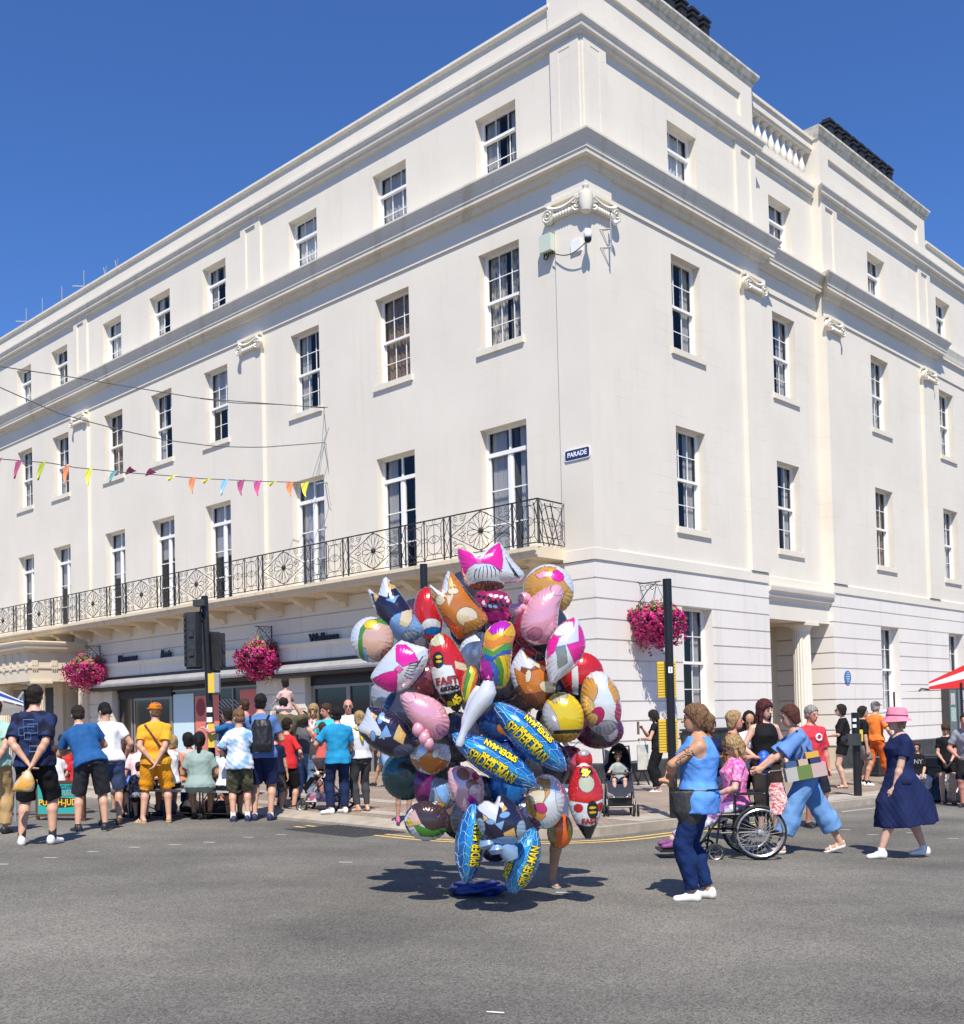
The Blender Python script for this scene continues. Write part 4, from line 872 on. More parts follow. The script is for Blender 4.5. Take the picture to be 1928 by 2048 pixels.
def balloon(label,pts,zy,d,base,paint=(),c=None,T=.30,yaw=0,rip=1.,cat='foil balloon',sm=1,name='foil_balloon',tails=True,pitch=0,back=SIL,g=1,ink=True):
    S=3.2276; K=d/F/S
    if g!=1: cc=np.array(pts,float).mean(0); pts=[tuple(cc+(np.array(p)-cc)*g) for p in pts]
    if sm: pts=chaikin(pts,sm)
    A=np.array(pts,float); 
    if c is None: c=A.mean(0)
    c=np.array(c,float)
    # arclength resample
    NS=216; Q=np.vstack([A,A[:1]]); L=np.r_[0,np.cumsum(np.hypot(*np.diff(Q,axis=0).T))]; tt=np.linspace(0,L[-1],NS,endpoint=False)
    B=np.c_[np.interp(tt,L,Q[:,0]),np.interp(tt,L,Q[:,1])]-c
    area=abs(np.sum(B[:,0]*np.roll(B[:,1],-1)-B[:,1]*np.roll(B[:,0],-1)))/2; Rm=math.sqrt(area/PI)*K
    per=L[-1]*K; kf=round(per/.045)
    rr=np.r_[0.0,np.linspace(.04,.91,36),.93,.955,.975,.99,1.0]
    o3=U(680+c[0]/S,zy+c[1]/S,d)
    right=Vector((math.cos(-ROLL),0,math.sin(ROLL))); up=Vector((-math.sin(ROLL),0,math.cos(ROLL))); fw=Vector((0,-1,0))
    cy,sy=math.cos(yaw),math.sin(yaw); Rt=right*cy+fw*sy; Fw=fw*cy-right*sy
    ph=np.arange(NS)/NS*2*PI
    ft=np.fft.fft(B[:,0]+1j*B[:,1]); fk=np.fft.fftfreq(NS,1/NS); Bz=np.fft.ifft(np.where(np.abs(fk)<=1.5,ft,0)); Bs=np.c_[Bz.real,Bz.imag]*.93
    Bof=lambda r:r*(B*r**2.2+Bs*(1-r**2.2))
    def hgt(r,i): 
        w=np.sqrt(np.clip(1-r**2.3,0,1)); w=w if r<1 else w*0; rp=.5*(1+np.cos(ph[i]*kf)); rp2=.5*(1+np.cos(ph[i]*(kf*.37)+1.3))
        return Rm*T/.30*.62*w*(1-rip*.13*rp*r**7-rip*.05*rp2*r**6)
    V=[];C=[]
    def P3(x,y,h): return o3+Rt*(x*K/cy)+up*(-y*K)+Fw*h
    me_v=[];Fc=[]
    XY=[]; H=[]
    for r in rr:
        if r==0: XY.append(np.array([[0,0]])); H.append(np.array([Rm*T/.30*.62])); continue
        XY.append(Bof(r)*((1+.010*np.sin(ph*kf))[:,None] if r==1 else 1)); H.append(hgt(r,np.arange(NS)))
    XYa=np.vstack(XY); Ha=np.hstack(H); n1=len(XYa)
    col_=np.tile(np.array(base,float),(n1,1)); X=XYa[:,0]+c[0]; Y=XYa[:,1]+c[1]
    for shp,cc_ in paint:
        q_=np.array(shp,float); cm=q_.mean(0); ext_=np.abs(q_-cm).max()
        if ext_>24 and ink: dlt=q_-cm; nr=np.hypot(*dlt.T)[:,None]; col_[inpoly(X,Y,[tuple(v) for v in cm+dlt*(1+3.2/np.maximum(nr,8))])]=(.035,.03,.04)
        col_[inpoly(X,Y,shp)]=cc_
    jit=1; col_=np.clip(col_,0,1)
    for (x,y),h in zip(XYa,Ha): me_v.append(P3(x,y,h))
    for i in range(len(rr)-1):
        if i==0:
            for j in range(NS): Fc.append((0,1+j,1+(j+1)%NS))
        else:
            a=1+(i-1)*NS; b=a+NS
            for j in range(NS): Fc.append((a+j,b+j,b+(j+1)%NS,a+(j+1)%NS))
    # back skin, coarser
    last=1+(len(rr)-2)*NS; rb=[.96,.8,.55,.25]; prev=last
    for r in rb:
        st=len(me_v); 
        for j in range(NS): me_v.append(P3(Bof(r)[j,0],Bof(r)[j,1],-float(hgt(r,j))*.9))
        for j in range(NS): Fc.append((prev+j,st+j,st+(j+1)%NS,prev+(j+1)%NS))
        prev=st
    ce=len(me_v); me_v.append(P3(0,0,-Rm*T/.30*.56))
    for j in range(NS): Fc.append((prev+j,ce,prev+(j+1)%NS))
    colb=np.vstack([col_,np.tile(np.array(back,float),(len(me_v)-n1,1))])
    me=bpy.data.meshes.new(name); me.from_pydata([tuple(v-o3) for v in me_v],[],Fc)
    at=me.color_attributes.new('print','FLOAT_COLOR','POINT'); at.data.foreach_set('color',np.c_[colb,np.ones(len(colb))].astype(np.float32).ravel())
    me.polygons.foreach_set('use_smooth',[True]*len(me.polygons)); me.materials.append(mFoil)
    ob=link(name,me,None,o3); tag(ob,label,cat,'foil balloons in the vendor bunch')
    ang=np.arctan2(B[:,1],B[:,0]); rad=np.hypot(B[:,0],B[:,1]); od=np.argsort(ang)
    def surf(x,y,e=.004): # point on the front skin above drawing position (x,y) given in picture samples
        vx,vy=x-c[0],y-c[1]; a=math.atan2(vy,vx); Rb=float(np.interp(a,ang[od],rad[od],period=2*PI)); r=min(1,math.hypot(vx,vy)/max(Rb,1e-6))
        return P3(vx,vy,Rm*T/.30*.62*math.sqrt(max(0,1-r**2.3))*(1-.08*r**4)+e)
    return ob,surf,K
def btext(ob,surf,K,txt,cx,cy,size,ang,mt,shear=0,bold=.004,flip=1,sx=1,back=None):
    ca,sa=math.cos(ang),math.sin(ang); 
    def f(e,k):
        return lambda x,y,z: surf(cx+(x*sx*ca+y*sa*flip)/K, cy+(x*sx*sa-y*ca*flip)/K, e+z)
    if back: text(txt,size,f(.006,1),'lettering_shadow',back,ob,ext=.001,shear=shear,bold=bold+.0045)
    text(txt,size,f(.011,1),'lettering',mt,ob,ext=.001,shear=shear,bold=bold)
def lines(ob,surf,PL,mt,r=.0035,name='printed_lines'):
    m=MB()
    for pl in PL: m.tube([surf(x,y,.001) for x,y in pl],r,4)
    m.build(name,mt,ob)
mYT=mat('letter_yellow',(.85,.66,.02),.35); mBT=mat('letter_black',(.01,.01,.01),.4); mWT=mat('web_white',(.35,.62,.85),.4); mInk=mat('ink_dark',(.03,.02,.03),.5)
A3,A4=1060,1400
# background layer
balloon('dark red foil balloon peeping out between the navy and orange pointed balloons',ell(570,560,75,150),A3,9.75,RED,[(ell(590,620,60,40),WHT),(ell(600,660,60,25),BLU)],g=1.3)
balloon('silver-rimmed amber and white round foil balloon at the top right of the bunch',ell(1345,390,165,170),A3,9.7,SIL,[([(1180,330),(1260,270),(1330,240),(1400,250),(1440,330),(1500,420),(1480,540),(1400,620),(1300,560),(1180,500),(1120,420)],TANB),([(1270,290),(1340,270),(1350,310),(1290,320)],ROSE),(ell(1410,310,42,34,.6),PNK),(ell(1470,480,38,80,.2),TAN)],yaw=.1)
balloon('dark red foil balloon behind the orange and silver pair at right',ell(1250,790,110,90),A3,9.8,RED,[(ell(1300,830,60,20),BLK)],g=1.3)
balloon('red and white striped foil balloon half hidden behind the tan round one',ell(1560,930,110,110),A3,9.8,RED,[([(1490,880),(1530,880),(1530,1100),(1490,1100)],WHT),([(1530,1000),(1600,1000),(1600,1100),(1530,1100)],BLK)],g=1.3)
balloon('crumpled silver foil balloon in the middle behind the rainbow one',ell(880,790,85,110,.2),A3,9.6,SIL,rip=2,g=1.3)
balloon('magenta foil balloon printed with black spots below the top bow',[(850,400),(950,370),(1080,400),(1120,470),(1100,600),(1040,640),(930,600),(880,520)],A3,9.4,(.35,.02,.10),[(ell(900+i*37%190,430+(i*61)%90,14,10,i),WHT if i%2 else BLK) for i in range(16)]+[(ell(1000,560,90,30),PNK)])
balloon('dark grey and silver foil balloon hanging behind the left pink one',[(240,1010),(420,1000),(470,1120),(400,1200),(260,1160),(230,1080)],A3,9.7,(.35,.35,.38),[],g=1.3)
balloon('black and plum foil balloon low at the right edge of the bunch',ell(1670,1290,125,95,.1),A3,9.6,PLM,[(ell(1700,1270,110,45,.35),(.18,.03,.14)),(ell(1690,1330,90,40,.2),(.05,.05,.05)),(ell(1735,1310,50,60),(.35,.3,.35))],g=1.3)
balloon('dark teal foil balloon at the lower left edge',ell(425,485,120,125),A4,9.6,TEAL,[(ell(440,440,60,50),BLK)],g=1.3)
balloon('dark purple foil balloon between teal and silver ones',ell(540,560,62,120,-.3),A4,9.55,(.16,.02,.12),g=1.3)
balloon('deep blue foil balloon behind the lower white torpedo lettering',ell(1080,560,90,110),A4,9.6,BLU,g=1.3)
balloon('brown and black foil balloon in shade under the left cluster',ell(760,740,90,120),A4,9.65,BLK,[(ell(740,700,50,40),BRN)],g=1.3)
balloon('dark blue foil balloon in the core of the bunch',ell(1050,130,130,120),A4,9.7,(.02,.08,.3),[(ell(1090,180,80,50),ORG)],g=1.3)
balloon('charcoal and grey foil balloon in the core above the blue torpedo',ell(930,60,100,130),A4,9.75,(.08,.08,.09),[(ell(900,40,50,60),(.3,.3,.32))],g=1.3)
for q in ((470,760,A3,110,(.05,.05,.06),'small black foil balloon behind the green banded silver one'),(560,980,A3,130,(.12,.02,.03),'dark maroon foil balloon behind the left pink bow'),(900,1080,A3,130,(.25,.25,.28),'grey foil balloon behind the pearl leg shape'),(1130,1050,A3,150,(.1,.05,.04),'dark brown foil balloon behind the yellow one'),(1230,640,A3,120,(.3,.02,.05),'deep crimson foil balloon behind the pink pear balloon'),(830,640,A3,120,(.04,.04,.06),'black foil balloon between orange and rainbow balloons'),(1080,420,A4,140,(.02,.05,.2),'midnight blue foil balloon beneath the lower torpedo'),(900,620,A4,130,(.03,.03,.04),'black foil balloon above the bottom navy balloon'),(1180,760,A4,130,(.03,.04,.1),'dark navy foil balloon behind the bottom right torpedo'),(1000,930,A4,110,(.03,.03,.05),'black foil balloon between the two lowest torpedoes'),(640,420,A4,140,(.04,.04,.05),'dark foil balloon behind the russet silver one'),(1480,420,A4,120,(.25,.02,.03),'dark red foil balloon above the lower right racing balloon'),(380,900,A3,110,(.3,.3,.33),'grey foil balloon below the left pink bow')):
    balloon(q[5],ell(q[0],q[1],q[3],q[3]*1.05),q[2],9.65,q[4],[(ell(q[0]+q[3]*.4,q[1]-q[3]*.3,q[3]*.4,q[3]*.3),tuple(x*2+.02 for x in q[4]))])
for i_,q in enumerate(((500,600,A3),(820,420,A3),(1060,620,A3),(1330,640,A3),(700,980,A3),(1040,960,A3),(1400,1020,A3),(420,1180,A3),(1560,1180,A3),(760,240,A4),(1180,300,A4),(1340,420,A4),(560,300,A4),(860,760,A4))):  # mostly hidden filler balloons, added so the bunch casts a fuller shadow
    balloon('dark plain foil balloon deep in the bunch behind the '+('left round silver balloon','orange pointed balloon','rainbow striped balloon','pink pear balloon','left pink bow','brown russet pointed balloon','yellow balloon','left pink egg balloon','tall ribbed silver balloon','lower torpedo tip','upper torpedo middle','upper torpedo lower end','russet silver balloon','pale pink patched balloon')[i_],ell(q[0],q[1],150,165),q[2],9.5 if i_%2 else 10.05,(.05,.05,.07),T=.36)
# middle layer
balloon('navy and pale blue foil balloon with two pointed corners at upper left',[(178,352),(252,418),(296,284),(352,340),(440,470),(505,590),(545,650),(520,700),(420,748),(345,700),(290,610),(225,520)],A3,9.35,NAVY,[([(170,345),(260,425),(300,280),(330,300),(340,380),(330,440),(280,420),(215,400),(250,520),(210,520)],SIL),([(322,330),(380,370),(345,390)],TAN),([(235,410),(272,425),(245,465)],TAN),([(320,455),(400,425),(375,480)],LBL),(ell(440,640,110,95,.3),LBL),([(420,540),(470,520),(480,590),(450,640),(400,620)],CRM),(ell(455,690,50,25,-.2),(.45,.5,.55))],c=(375,560),yaw=.15)
balloon('orange foil balloon with two pointed corners and tan patches',[(577,328),(652,402),(706,255),(735,268),(810,370),(905,490),(965,590),(900,650),(760,716),(715,660),(640,540),(600,450)],A3,9.05,ORG,[([(572,320),(660,410),(704,250),(722,270),(705,400),(650,440),(590,360)],SIL),([(705,310),(760,370),(705,385)],TAN),([(585,350),(625,430),(600,440)],TAN),(ell(735,402,34,22),CRM),(ell(650,455,28,30),CRM),([(690,430),(740,425),(700,500)],CRM),(ell(815,570,68,60,.1),CRM),([(800,610),(900,580),(960,600),(880,650),(790,680)],TANB),(ell(700,600,50,18,.9),(.72,.12,.02))],c=(765,540),yaw=-.05)
o,s,K=balloon('white foil balloon with large pink bow at the very top',[(757,102),(822,128),(890,158),(960,128),(1032,72),(1068,120),(1120,210),(1198,300),(1160,345),(1060,355),(1055,385),(940,402),(830,372),(800,320),(775,230)],A3,8.95,SIL,[([(764,108),(830,135),(886,200),(880,225),(830,250),(800,300),(775,240)],PNK),([(915,200),(975,135),(1036,88),(1050,150),(1052,220),(1040,288),(975,235),(920,228)],PNK),([(880,185),(915,182),(918,228),(884,230)],(.9,.12,.4)),(ell(935,372,118,30),(.2,.07,.05))],c=(935,255),yaw=0)
lines(o,s,[[(875+i*24-(i-3)*4,242+abs(i-3)*6),(872+i*26,275),(862+i*28,318)] for i in range(7)]+[[(1070+i*22,190+i*38),(1100+i*22,260+i*25),(1130+i*12,315+i*6)] for i in range(3)],mInk)
balloon('silver round foil balloon with green band and gold curl at far left',ell(208,708,140,150,-.2),A3,9.1,SIL,[(ell(262,722,110,125),SKN),(ell(330,830,60,60),(.55,.22,.16)),([(150,640),(190,590),(260,575),(330,610),(320,625),(250,600),(195,625),(165,680),(160,760),(165,840),(130,840),(130,740)],GRN),([(160,760),(180,770),(185,850),(160,850)],LBL),(ell(215,612,42,30,-.2),YEL)],yaw=.1)
o,s,K=balloon('white foil balloon with pink bow left of centre',[(398,708),(330,770),(250,850),(186,940),(215,985),(290,1035),(362,1056),(440,1020),(520,940),(578,850),(575,770),(500,748),(430,720)],A3,8.85,SIL,[([(378,745),(440,745),(500,800),(522,860),(480,870),(425,890),(385,850)],PNK),([(212,955),(290,925),(372,910),(388,925),(375,1000),(358,1052),(290,1030),(235,990)],PNK),([(370,900),(400,880),(425,905),(400,930)],(.9,.12,.4))],c=(395,885),yaw=.12)
lines(o,s,[[(430+i*8,940-i*14),(450+i*15,960-i*20),(470+i*16,965-i*28)] for i in range(6)],mInk)
o,s,K=balloon('red and white foil balloon printed FAST and GRABO in the middle',[(640,662),(585,720),(578,820),(590,960),(640,1090),(745,1192),(790,1110),(815,1000),(828,900),(790,800),(735,710),(690,670)],A3,9.0,RED,[(ell(630,705,52,44),(.62,.6,.36)),([(590,890),(650,870),(725,880),(760,980),(770,1050),(640,1060),(600,980)],WHT),([(640,1060),(700,1060),(775,1040),(790,1100),(745,1195)],BLK),(ell(640,840,34,52),BLK),(ell(645,820,20,10),YEL),(ell(645,850,20,8),YEL),([(745,850),(830,880),(820,920),(750,900)],CRM)],c=(695,920),T=.26)
btext(o,s,K,'FAST',690,978,.085,-.12,mat('letter_brown',(.25,.03,.03),.4)); btext(o,s,K,'GRABO',705,1028,.045,-.12,mBT); btext(o,s,K,'45',748,1105,.085,-.9,mYT); btext(o,s,K,'45',700,1125,.05,1.1,mYT)
o,s,K=balloon('rainbow striped foil balloon with violet top above the torpedoes',[(1060,582),(1120,600),(1145,670),(1115,760),(1100,860),(1090,960),(1050,1025),(975,1030),(920,1000),(895,920),(905,830),(920,740),(940,660),(985,610)],A3,8.75,(.80,.45,.02),[([(985,590),(1070,580),(1110,620),(1060,660),(990,680),(960,640)],(.5,.02,.45)),([(925,700),(1000,720),(1060,690),(1140,700),(1130,740),(1050,740),(980,770),(915,740)],(.75,.25,.02)),([(915,740),(990,790),(1060,745),(1130,735),(1115,775),(1040,790),(980,820),(910,790)],GRN),([(912,790),(985,822),(1050,790),(1110,775),(1105,810),(1030,815),(980,850),(905,830)],(.02,.1,.4)),([(905,830),(960,850),(985,900),(975,960),(940,1010),(900,960),(890,890)],(.45,.02,.35)),([(960,850),(990,850),(1020,910),(1010,1000),(975,1010),(985,930)],(.05,.15,.5)),([(995,840),(1025,830),(1050,900),(1040,1010),(1012,1010),(1022,920)],GRN),([(1030,820),(1060,820),(1075,900),(1060,1020),(1040,1010),(1052,910)],(.8,.6,.02))],c=(1010,810),T=.30)
balloon('small rainbow foil balloon curled beside the white leg shape',[(850,872),(890,900),(895,960),(870,1040),(825,1125),(795,1120),(775,1040),(790,960),(815,900)],A3,8.7,(.75,.2,.02),[([(850,870),(880,920),(850,1010),(810,1125),(795,1100),(825,1000),(835,920)],(.75,.6,.03)),([(835,880),(850,930),(820,1010),(800,1100),(785,1080),(805,990),(820,920)],GRN)],T=.3)
m=MB(); m.sm=True
def legpt(x,y,d=8.46): return U(680+x/3.2276,1060+y/3.2276,d)
m.tube([legpt(*q) for q in ((960,975),(955,1035),(925,1085),(885,1140),(855,1190),(830,1240),(805,1290),(790,1330),(778,1365),(768,1395))],[.04,.07,.076,.068,.056,.043,.033,.028,.036,.026],16)
m.tube([legpt(*q,8.62) for q in ((900,1010),(880,1080),(850,1170),(815,1230),(800,1290))],[.03,.06,.06,.04,.025],14)
me=m.build('foil_balloon',mat('pearl_foil',(.70,.71,.76),.22,metal=.3,coat=.6,bump=.2,bs=8)); tag(me,'slender pearl white leg-shaped foil balloon reaching down over the blue torpedo','foil balloon','foil balloons in the vendor bunch')
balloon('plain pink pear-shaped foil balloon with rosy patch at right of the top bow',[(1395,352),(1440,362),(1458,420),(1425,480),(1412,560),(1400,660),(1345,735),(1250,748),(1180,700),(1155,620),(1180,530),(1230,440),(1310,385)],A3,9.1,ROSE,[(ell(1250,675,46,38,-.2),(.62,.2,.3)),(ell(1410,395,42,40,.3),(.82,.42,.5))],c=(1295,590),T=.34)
m=MB(); m.sm=True
for q in ((1190,440,.055),(1135,515,.06),(1165,500,.05)): p=U(680+q[0]/3.2276,1060+q[1]/3.2276,9.12); m.ball(p,q[2],12,8,(1.1,1,.9))
tag(m.build('foil_balloon',mat('pink_foil',(.80,.38,.46),.22,metal=.3,coat=.6)),'little pink foil paw-shaped bulbs left of the pink pear balloon','foil balloon','foil balloons in the vendor bunch')
balloon('star-cornered white and pink foil balloon at the right edge',[(1538,556),(1572,640),(1592,745),(1560,830),(1500,900),(1345,1006),(1328,920),(1318,800),(1350,700),(1430,600)],A3,9.0,SIL,[([(1430,600),(1520,565),(1500,640),(1400,700),(1370,780),(1325,830),(1335,730)],PNK),([(1530,620),(1560,640),(1590,740),(1560,830),(1500,890),(1460,800),(1440,745),(1520,730)],PNK),(ell(1440,640,70,30,-.6),WHT),([(1370,760),(1430,750),(1440,860),(1380,900)],(.25,.27,.25))],c=(1460,775),yaw=-.2)
balloon('silver and orange foil balloon with a pointed corner right of the rainbow',[(1190,742),(1225,800),(1275,850),(1350,900),(1395,980),(1385,1070),(1330,1140),(1275,1172),(1180,1120),(1120,1020),(1095,900),(1125,830)],A3,9.2,BRN,[([(1188,740),(1230,800),(1290,850),(1240,900),(1180,880),(1150,1000),(1120,1030),(1090,900),(1120,830)],SIL),([(1195,760),(1240,820),(1210,830)],ORG),([(1130,880),(1200,930),(1300,900),(1380,980),(1340,1040),(1200,1060),(1150,980)],ORG),(ell(1222,945,18,40,.2),CRM),(ell(1340,1020,50,35,.4),CRM),([(1250,870),(1290,850),(1300,900)],CRM)],c=(1250,980),yaw=.1)
balloon('bright yellow foil balloon with grey band at right',ell(1440,1210,135,165,-.15),A3,9.1,YEL,[([(1300,1130),(1345,1100),(1400,1200),(1420,1290),(1370,1310),(1320,1240)],(.5,.5,.52)),([(1380,1290),(1580,1290),(1580,1315),(1380,1315)],BLK),([(1370,1080),(1470,1050),(1480,1080),(1390,1120)],(.45,.4,.25)),([(1350,1320),(1560,1320),(1520,1400),(1420,1400)],(.5,.28,.02))],yaw=.1)
balloon('tall silver ribbed foil balloon with amber patches at the right edge',ell(1685,1120,128,212,-.12),A3,9.15,SIL,[(ell(1600,1040,70,90,.3),TANB),(ell(1590,1150,60,90,-.2),TAN),(ell(1660,1200,40,60,.5),(.5,.02,.12)),(ell(1600,1230,70,40,-.5),TAN),([(1740,950),(1800,1050),(1810,1180),(1780,1130),(1740,1020)],TANB),([(1790,1100),(1812,1180),(1790,1270),(1770,1200)],(.5,.05,.15)),(ell(1720,1290,70,60),(.4,.4,.43))],c=(1690,1120),yaw=.15,rip=1.6)
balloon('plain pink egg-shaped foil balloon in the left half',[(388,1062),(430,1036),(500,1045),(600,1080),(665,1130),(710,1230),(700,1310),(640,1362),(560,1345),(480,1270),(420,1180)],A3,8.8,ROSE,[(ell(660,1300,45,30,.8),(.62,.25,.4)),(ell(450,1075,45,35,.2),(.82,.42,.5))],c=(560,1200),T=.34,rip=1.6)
m=MB(); m.sm=True
for q in ((505,1290,.05),(545,1345,.05),(572,1380,.045)): p=U(680+q[0]/3.2276,1060+q[1]/3.2276,8.72); m.ball(p,q[2],12,8,(1,1,1.2))
tag(m.build('foil_balloon',MC['pink_foil']),'little pink foil bulbs hanging under the pink egg-shaped balloon','foil balloon','foil balloons in the vendor bunch')
balloon('navy and silver foil balloon with two pointed corners at lower left edge',[(188,32),(160,110),(105,182),(185,290),(300,362),(400,385),(470,350),(485,280),(450,170),(370,90),(270,45)],A4,8.95,NAVY,[([(180,25),(240,100),(290,200),(310,250),(110,190),(150,110)],SIL),([(185,205),(150,200),(290,230),(300,250)],BLK),([(222,70),(262,100),(250,130)],TAN),([(178,205),(215,215),(210,240)],TAN),(ell(288,115,18,38,.3),LBL),(ell(232,228,18,34,.1),LBL),([(325,160),(355,235),(270,245)],LBL),([(400,160),(440,230),(420,290),(365,250)],TAN),(ell(420,330,70,40,-.2),(.08,.1,.16))],c=(310,220),yaw=.15)
balloon('silver and russet foil balloon tucked under the left pink one',[(450,262),(520,250),(620,280),(705,290),(718,380),(690,440),(590,490),(500,455),(455,390)],A4,9.0,SIL,[([(455,265),(540,255),(500,300)],ORG),([(510,380),(600,310),(640,380),(700,400),(670,450),(590,480),(530,440)],ORG),(ell(625,340,20,36,.5),CRM),(ell(480,410,40,30,.9),(.45,.2,.08))],rip=2)
balloon('silver foil balloon printed with a glossy blue patch low at left',[(600,500),(690,505),(745,600),(730,690),(640,722),(562,705),(575,620)],A4,9.1,(.30,.31,.33),[([(620,560),(690,540),(710,610),(680,680),(640,620)],LBL),(ell(640,680,40,22,-.2),TANB)],rip=2)
balloon('pale pink foil balloon with brown patches below the white torpedo lettering',[(700,440),(780,420),(860,440),(930,520),(930,640),(870,720),(790,725),(740,660),(700,560)],A4,8.85,(.78,.44,.50),[(ell(800,475,42,32,.7),(.35,.12,.05)),(ell(855,545,38,30,.4),(.35,.12,.05)),(ell(880,600,50,60,.1),(.72,.45,.5)),([(840,610),(880,650),(855,680),(820,640)],PNK),(ell(880,490,20,24),(.6,.02,.1))],T=.28)
o,s,K=balloon('round foil balloon with dark top, green arc and silver edge at the bottom left',ell(560,780,145,128,.15),A4,9.0,(.06,.035,.035),[([(415,760),(470,690),(540,800),(600,870),(720,830),(700,890),(600,915),(480,900)],SIL),([(455,760),(520,800),(600,840),(690,820),(690,850),(600,880),(520,870)],GRN),(ell(465,775,28,30),YEL),([(440,740),(490,700),(530,790),(480,800)],SKN)],rip=1.6)
# front layer
def torpedo(label,x0,y0,x1,y1,wd,d,t1,t2,texts,light=BLU,yaw=0,fl=1):
    n=24; ax=np.array([x1-x0,y1-y0],float); L=np.hypot(*ax); ax/=L; nx=np.array([-ax[1],ax[0]]); pts=[]
    for i in range(n): t=i/n; pts.append(np.array([x0,y0])+ax*L*t+nx*wd/2*(math.sin(PI*t)**.62)*(1-.0*t))
    for i in range(n): t=1-i/n; pts.append(np.array([x0,y0])+ax*L*t-nx*wd/2*(math.sin(PI*t)**.62))
    mid=np.array([(x0+x1)/2,(y0+y1)/2])
    stripe=[tuple(mid+ax*L*.47*math.cos(a)+nx*wd*.13*math.sin(a)) for a in [2*PI*k/30 for k in range(30)]]
    o,s,K=balloon(label,[tuple(p) for p in pts],A4,d,light,[(stripe,(.02,.30,.62))],c=mid,sm=0,T=.42,yaw=yaw,ink=False)
    PL=[]
    for k in range(7):
        t=.12+.125*k; a=mid+ax*L*(t-.5); w_=wd/2*math.sin(PI*t)**.62*.93
        PL.append([tuple(a+nx*w_*v+ax*L*.03*math.cos(v*PI*2.2+k)) for v in np.linspace(-1,1,13)])
    for v in (-.75,-.35,.1,.6):
        PL.append([tuple(mid+ax*L*(t-.5)+nx*wd/2*math.sin(PI*t)**.62*v+nx*wd*.02*math.sin(t*34+v*9)) for t in np.linspace(.04,.96,30)])
    lines(o,s,PL,mWT,.0016)
    ang=math.atan2(ax[1],ax[0])
    for (txt,t,off,size,rot,shr,sx_) in texts:
        q=mid+ax*L*t+nx*wd*off; btext(o,s,K,txt,q[0],q[1],size,ang+rot,mYT,shear=shr,bold=.0022,sx=sx_,back=mBT)
    return o,s,K
SP='SPIDER-MAN'
torpedo('upper blue torpedo foil balloon with white web lines lettered SPIDER-MAN',1005,5,1450,470,220,8.72,0,0,[(SP,.0,.20,.115,0,.1,.64),('THE AMAZING',.0,-.0,.034,0,0,1),(SP,.0,-.35,.06,PI,0,.85)])
torpedo('lower blue torpedo foil balloon with white web lines lettered SPIDER-MAN',728,204,1268,570,220,8.6,0,0,[(SP,.0,.20,.115,0,.1,.64),('THE AMAZING',.0,-.0,.034,0,0,1),(SP,.0,-.35,.06,PI,0,.85)])
torpedo('upright blue torpedo foil balloon at bottom left reading SPIDER-MAN',798,1185,885,655,200,8.75,0,0,[(SP,.0,.22,.10,0,0,.6)],light=(.01,.14,.42))
torpedo('leaning blue torpedo foil balloon at bottom right reading SPIDER-MAN',1090,1250,1265,825,215,8.8,0,0,[(SP,-.02,.22,.10,0,0,.6),(SP,-.08,-.34,.055,0,0,.8)],light=(.02,.20,.48))
balloon('navy and pale blue foil balloon with two pointed corners at bottom centre',[(888,682),(950,640),(1005,668),(1030,618),(1065,612),(1140,680),(1195,790),(1200,870),(1130,930),(1050,950),(960,915),(905,850),(875,760)],A4,8.5,NAVY,[([(885,675),(950,635),(1005,670),(1030,615),(1045,625),(1020,720),(1000,790),(950,740),(900,700)],SIL),([(925,720),(962,760),(930,770)],TAN),([(1045,650),(1085,700),(1050,720)],TAN),(ell(970,775,28,16,.2),LBL),(ell(1065,735,34,18,-.2),LBL),([(1000,790),(1060,770),(1040,830)],LBL),([(1050,850),(1120,820),(1130,880),(1070,905)],TAN),(ell(1050,925,110,50,-.1),LBL),(ell(1170,850,35,70),(.3,.42,.55)),(ell(905,810,30,60),(.3,.42,.55))],c=(1040,800),yaw=0)
m=MB(); m.sm=True
def z4(x,y,d): return U(680+x/3.2276,1400+y/3.2276,d)
for pl in (((1060,930),(1090,980),(1110,1030)),((1010,930),(1012,960),(1018,990)),((950,900),(955,930),(965,950))): m.tube([z4(*q,8.5) for q in pl],[.06,.075,.055],12)
tag(m.build('foil_balloon',mat('blue_foil',(.24,.36,.52),.22,metal=.3,coat=.6,bump=.2)),'pale blue foil leg-shaped bulbs under the bottom navy balloon','foil balloon','foil balloons in the vendor bunch')
balloon('round silver foil balloon with amber patches right of the bottom navy one',ell(1325,655,128,178,.12),A4,8.85,SIL,[([(1225,560),(1290,500),(1360,520),(1350,600),(1310,650),(1320,740),(1280,780),(1210,720),(1195,640)],TANB),(ell(1270,600,50,70),CRM),(ell(1290,690,40,30,.6),(.6,.05,.2)),([(1190,740),(1260,760),(1290,800),(1240,830),(1200,790)],(.22,.05,.08)),(ell(1420,620,30,120),(.6,.62,.66))],c=(1325,655),rip=1.6)
balloon('orange-red and green striped foil balloon below the round silver one',ell(1420,845,84,115,.1),A4,9.1,(.65,.12,.02),[([(1340,760),(1395,740),(1380,850),(1390,950),(1350,900)],(.35,.36,.12)),([(1470,760),(1500,850),(1480,920),(1465,840)],(.5,.4,.05))])
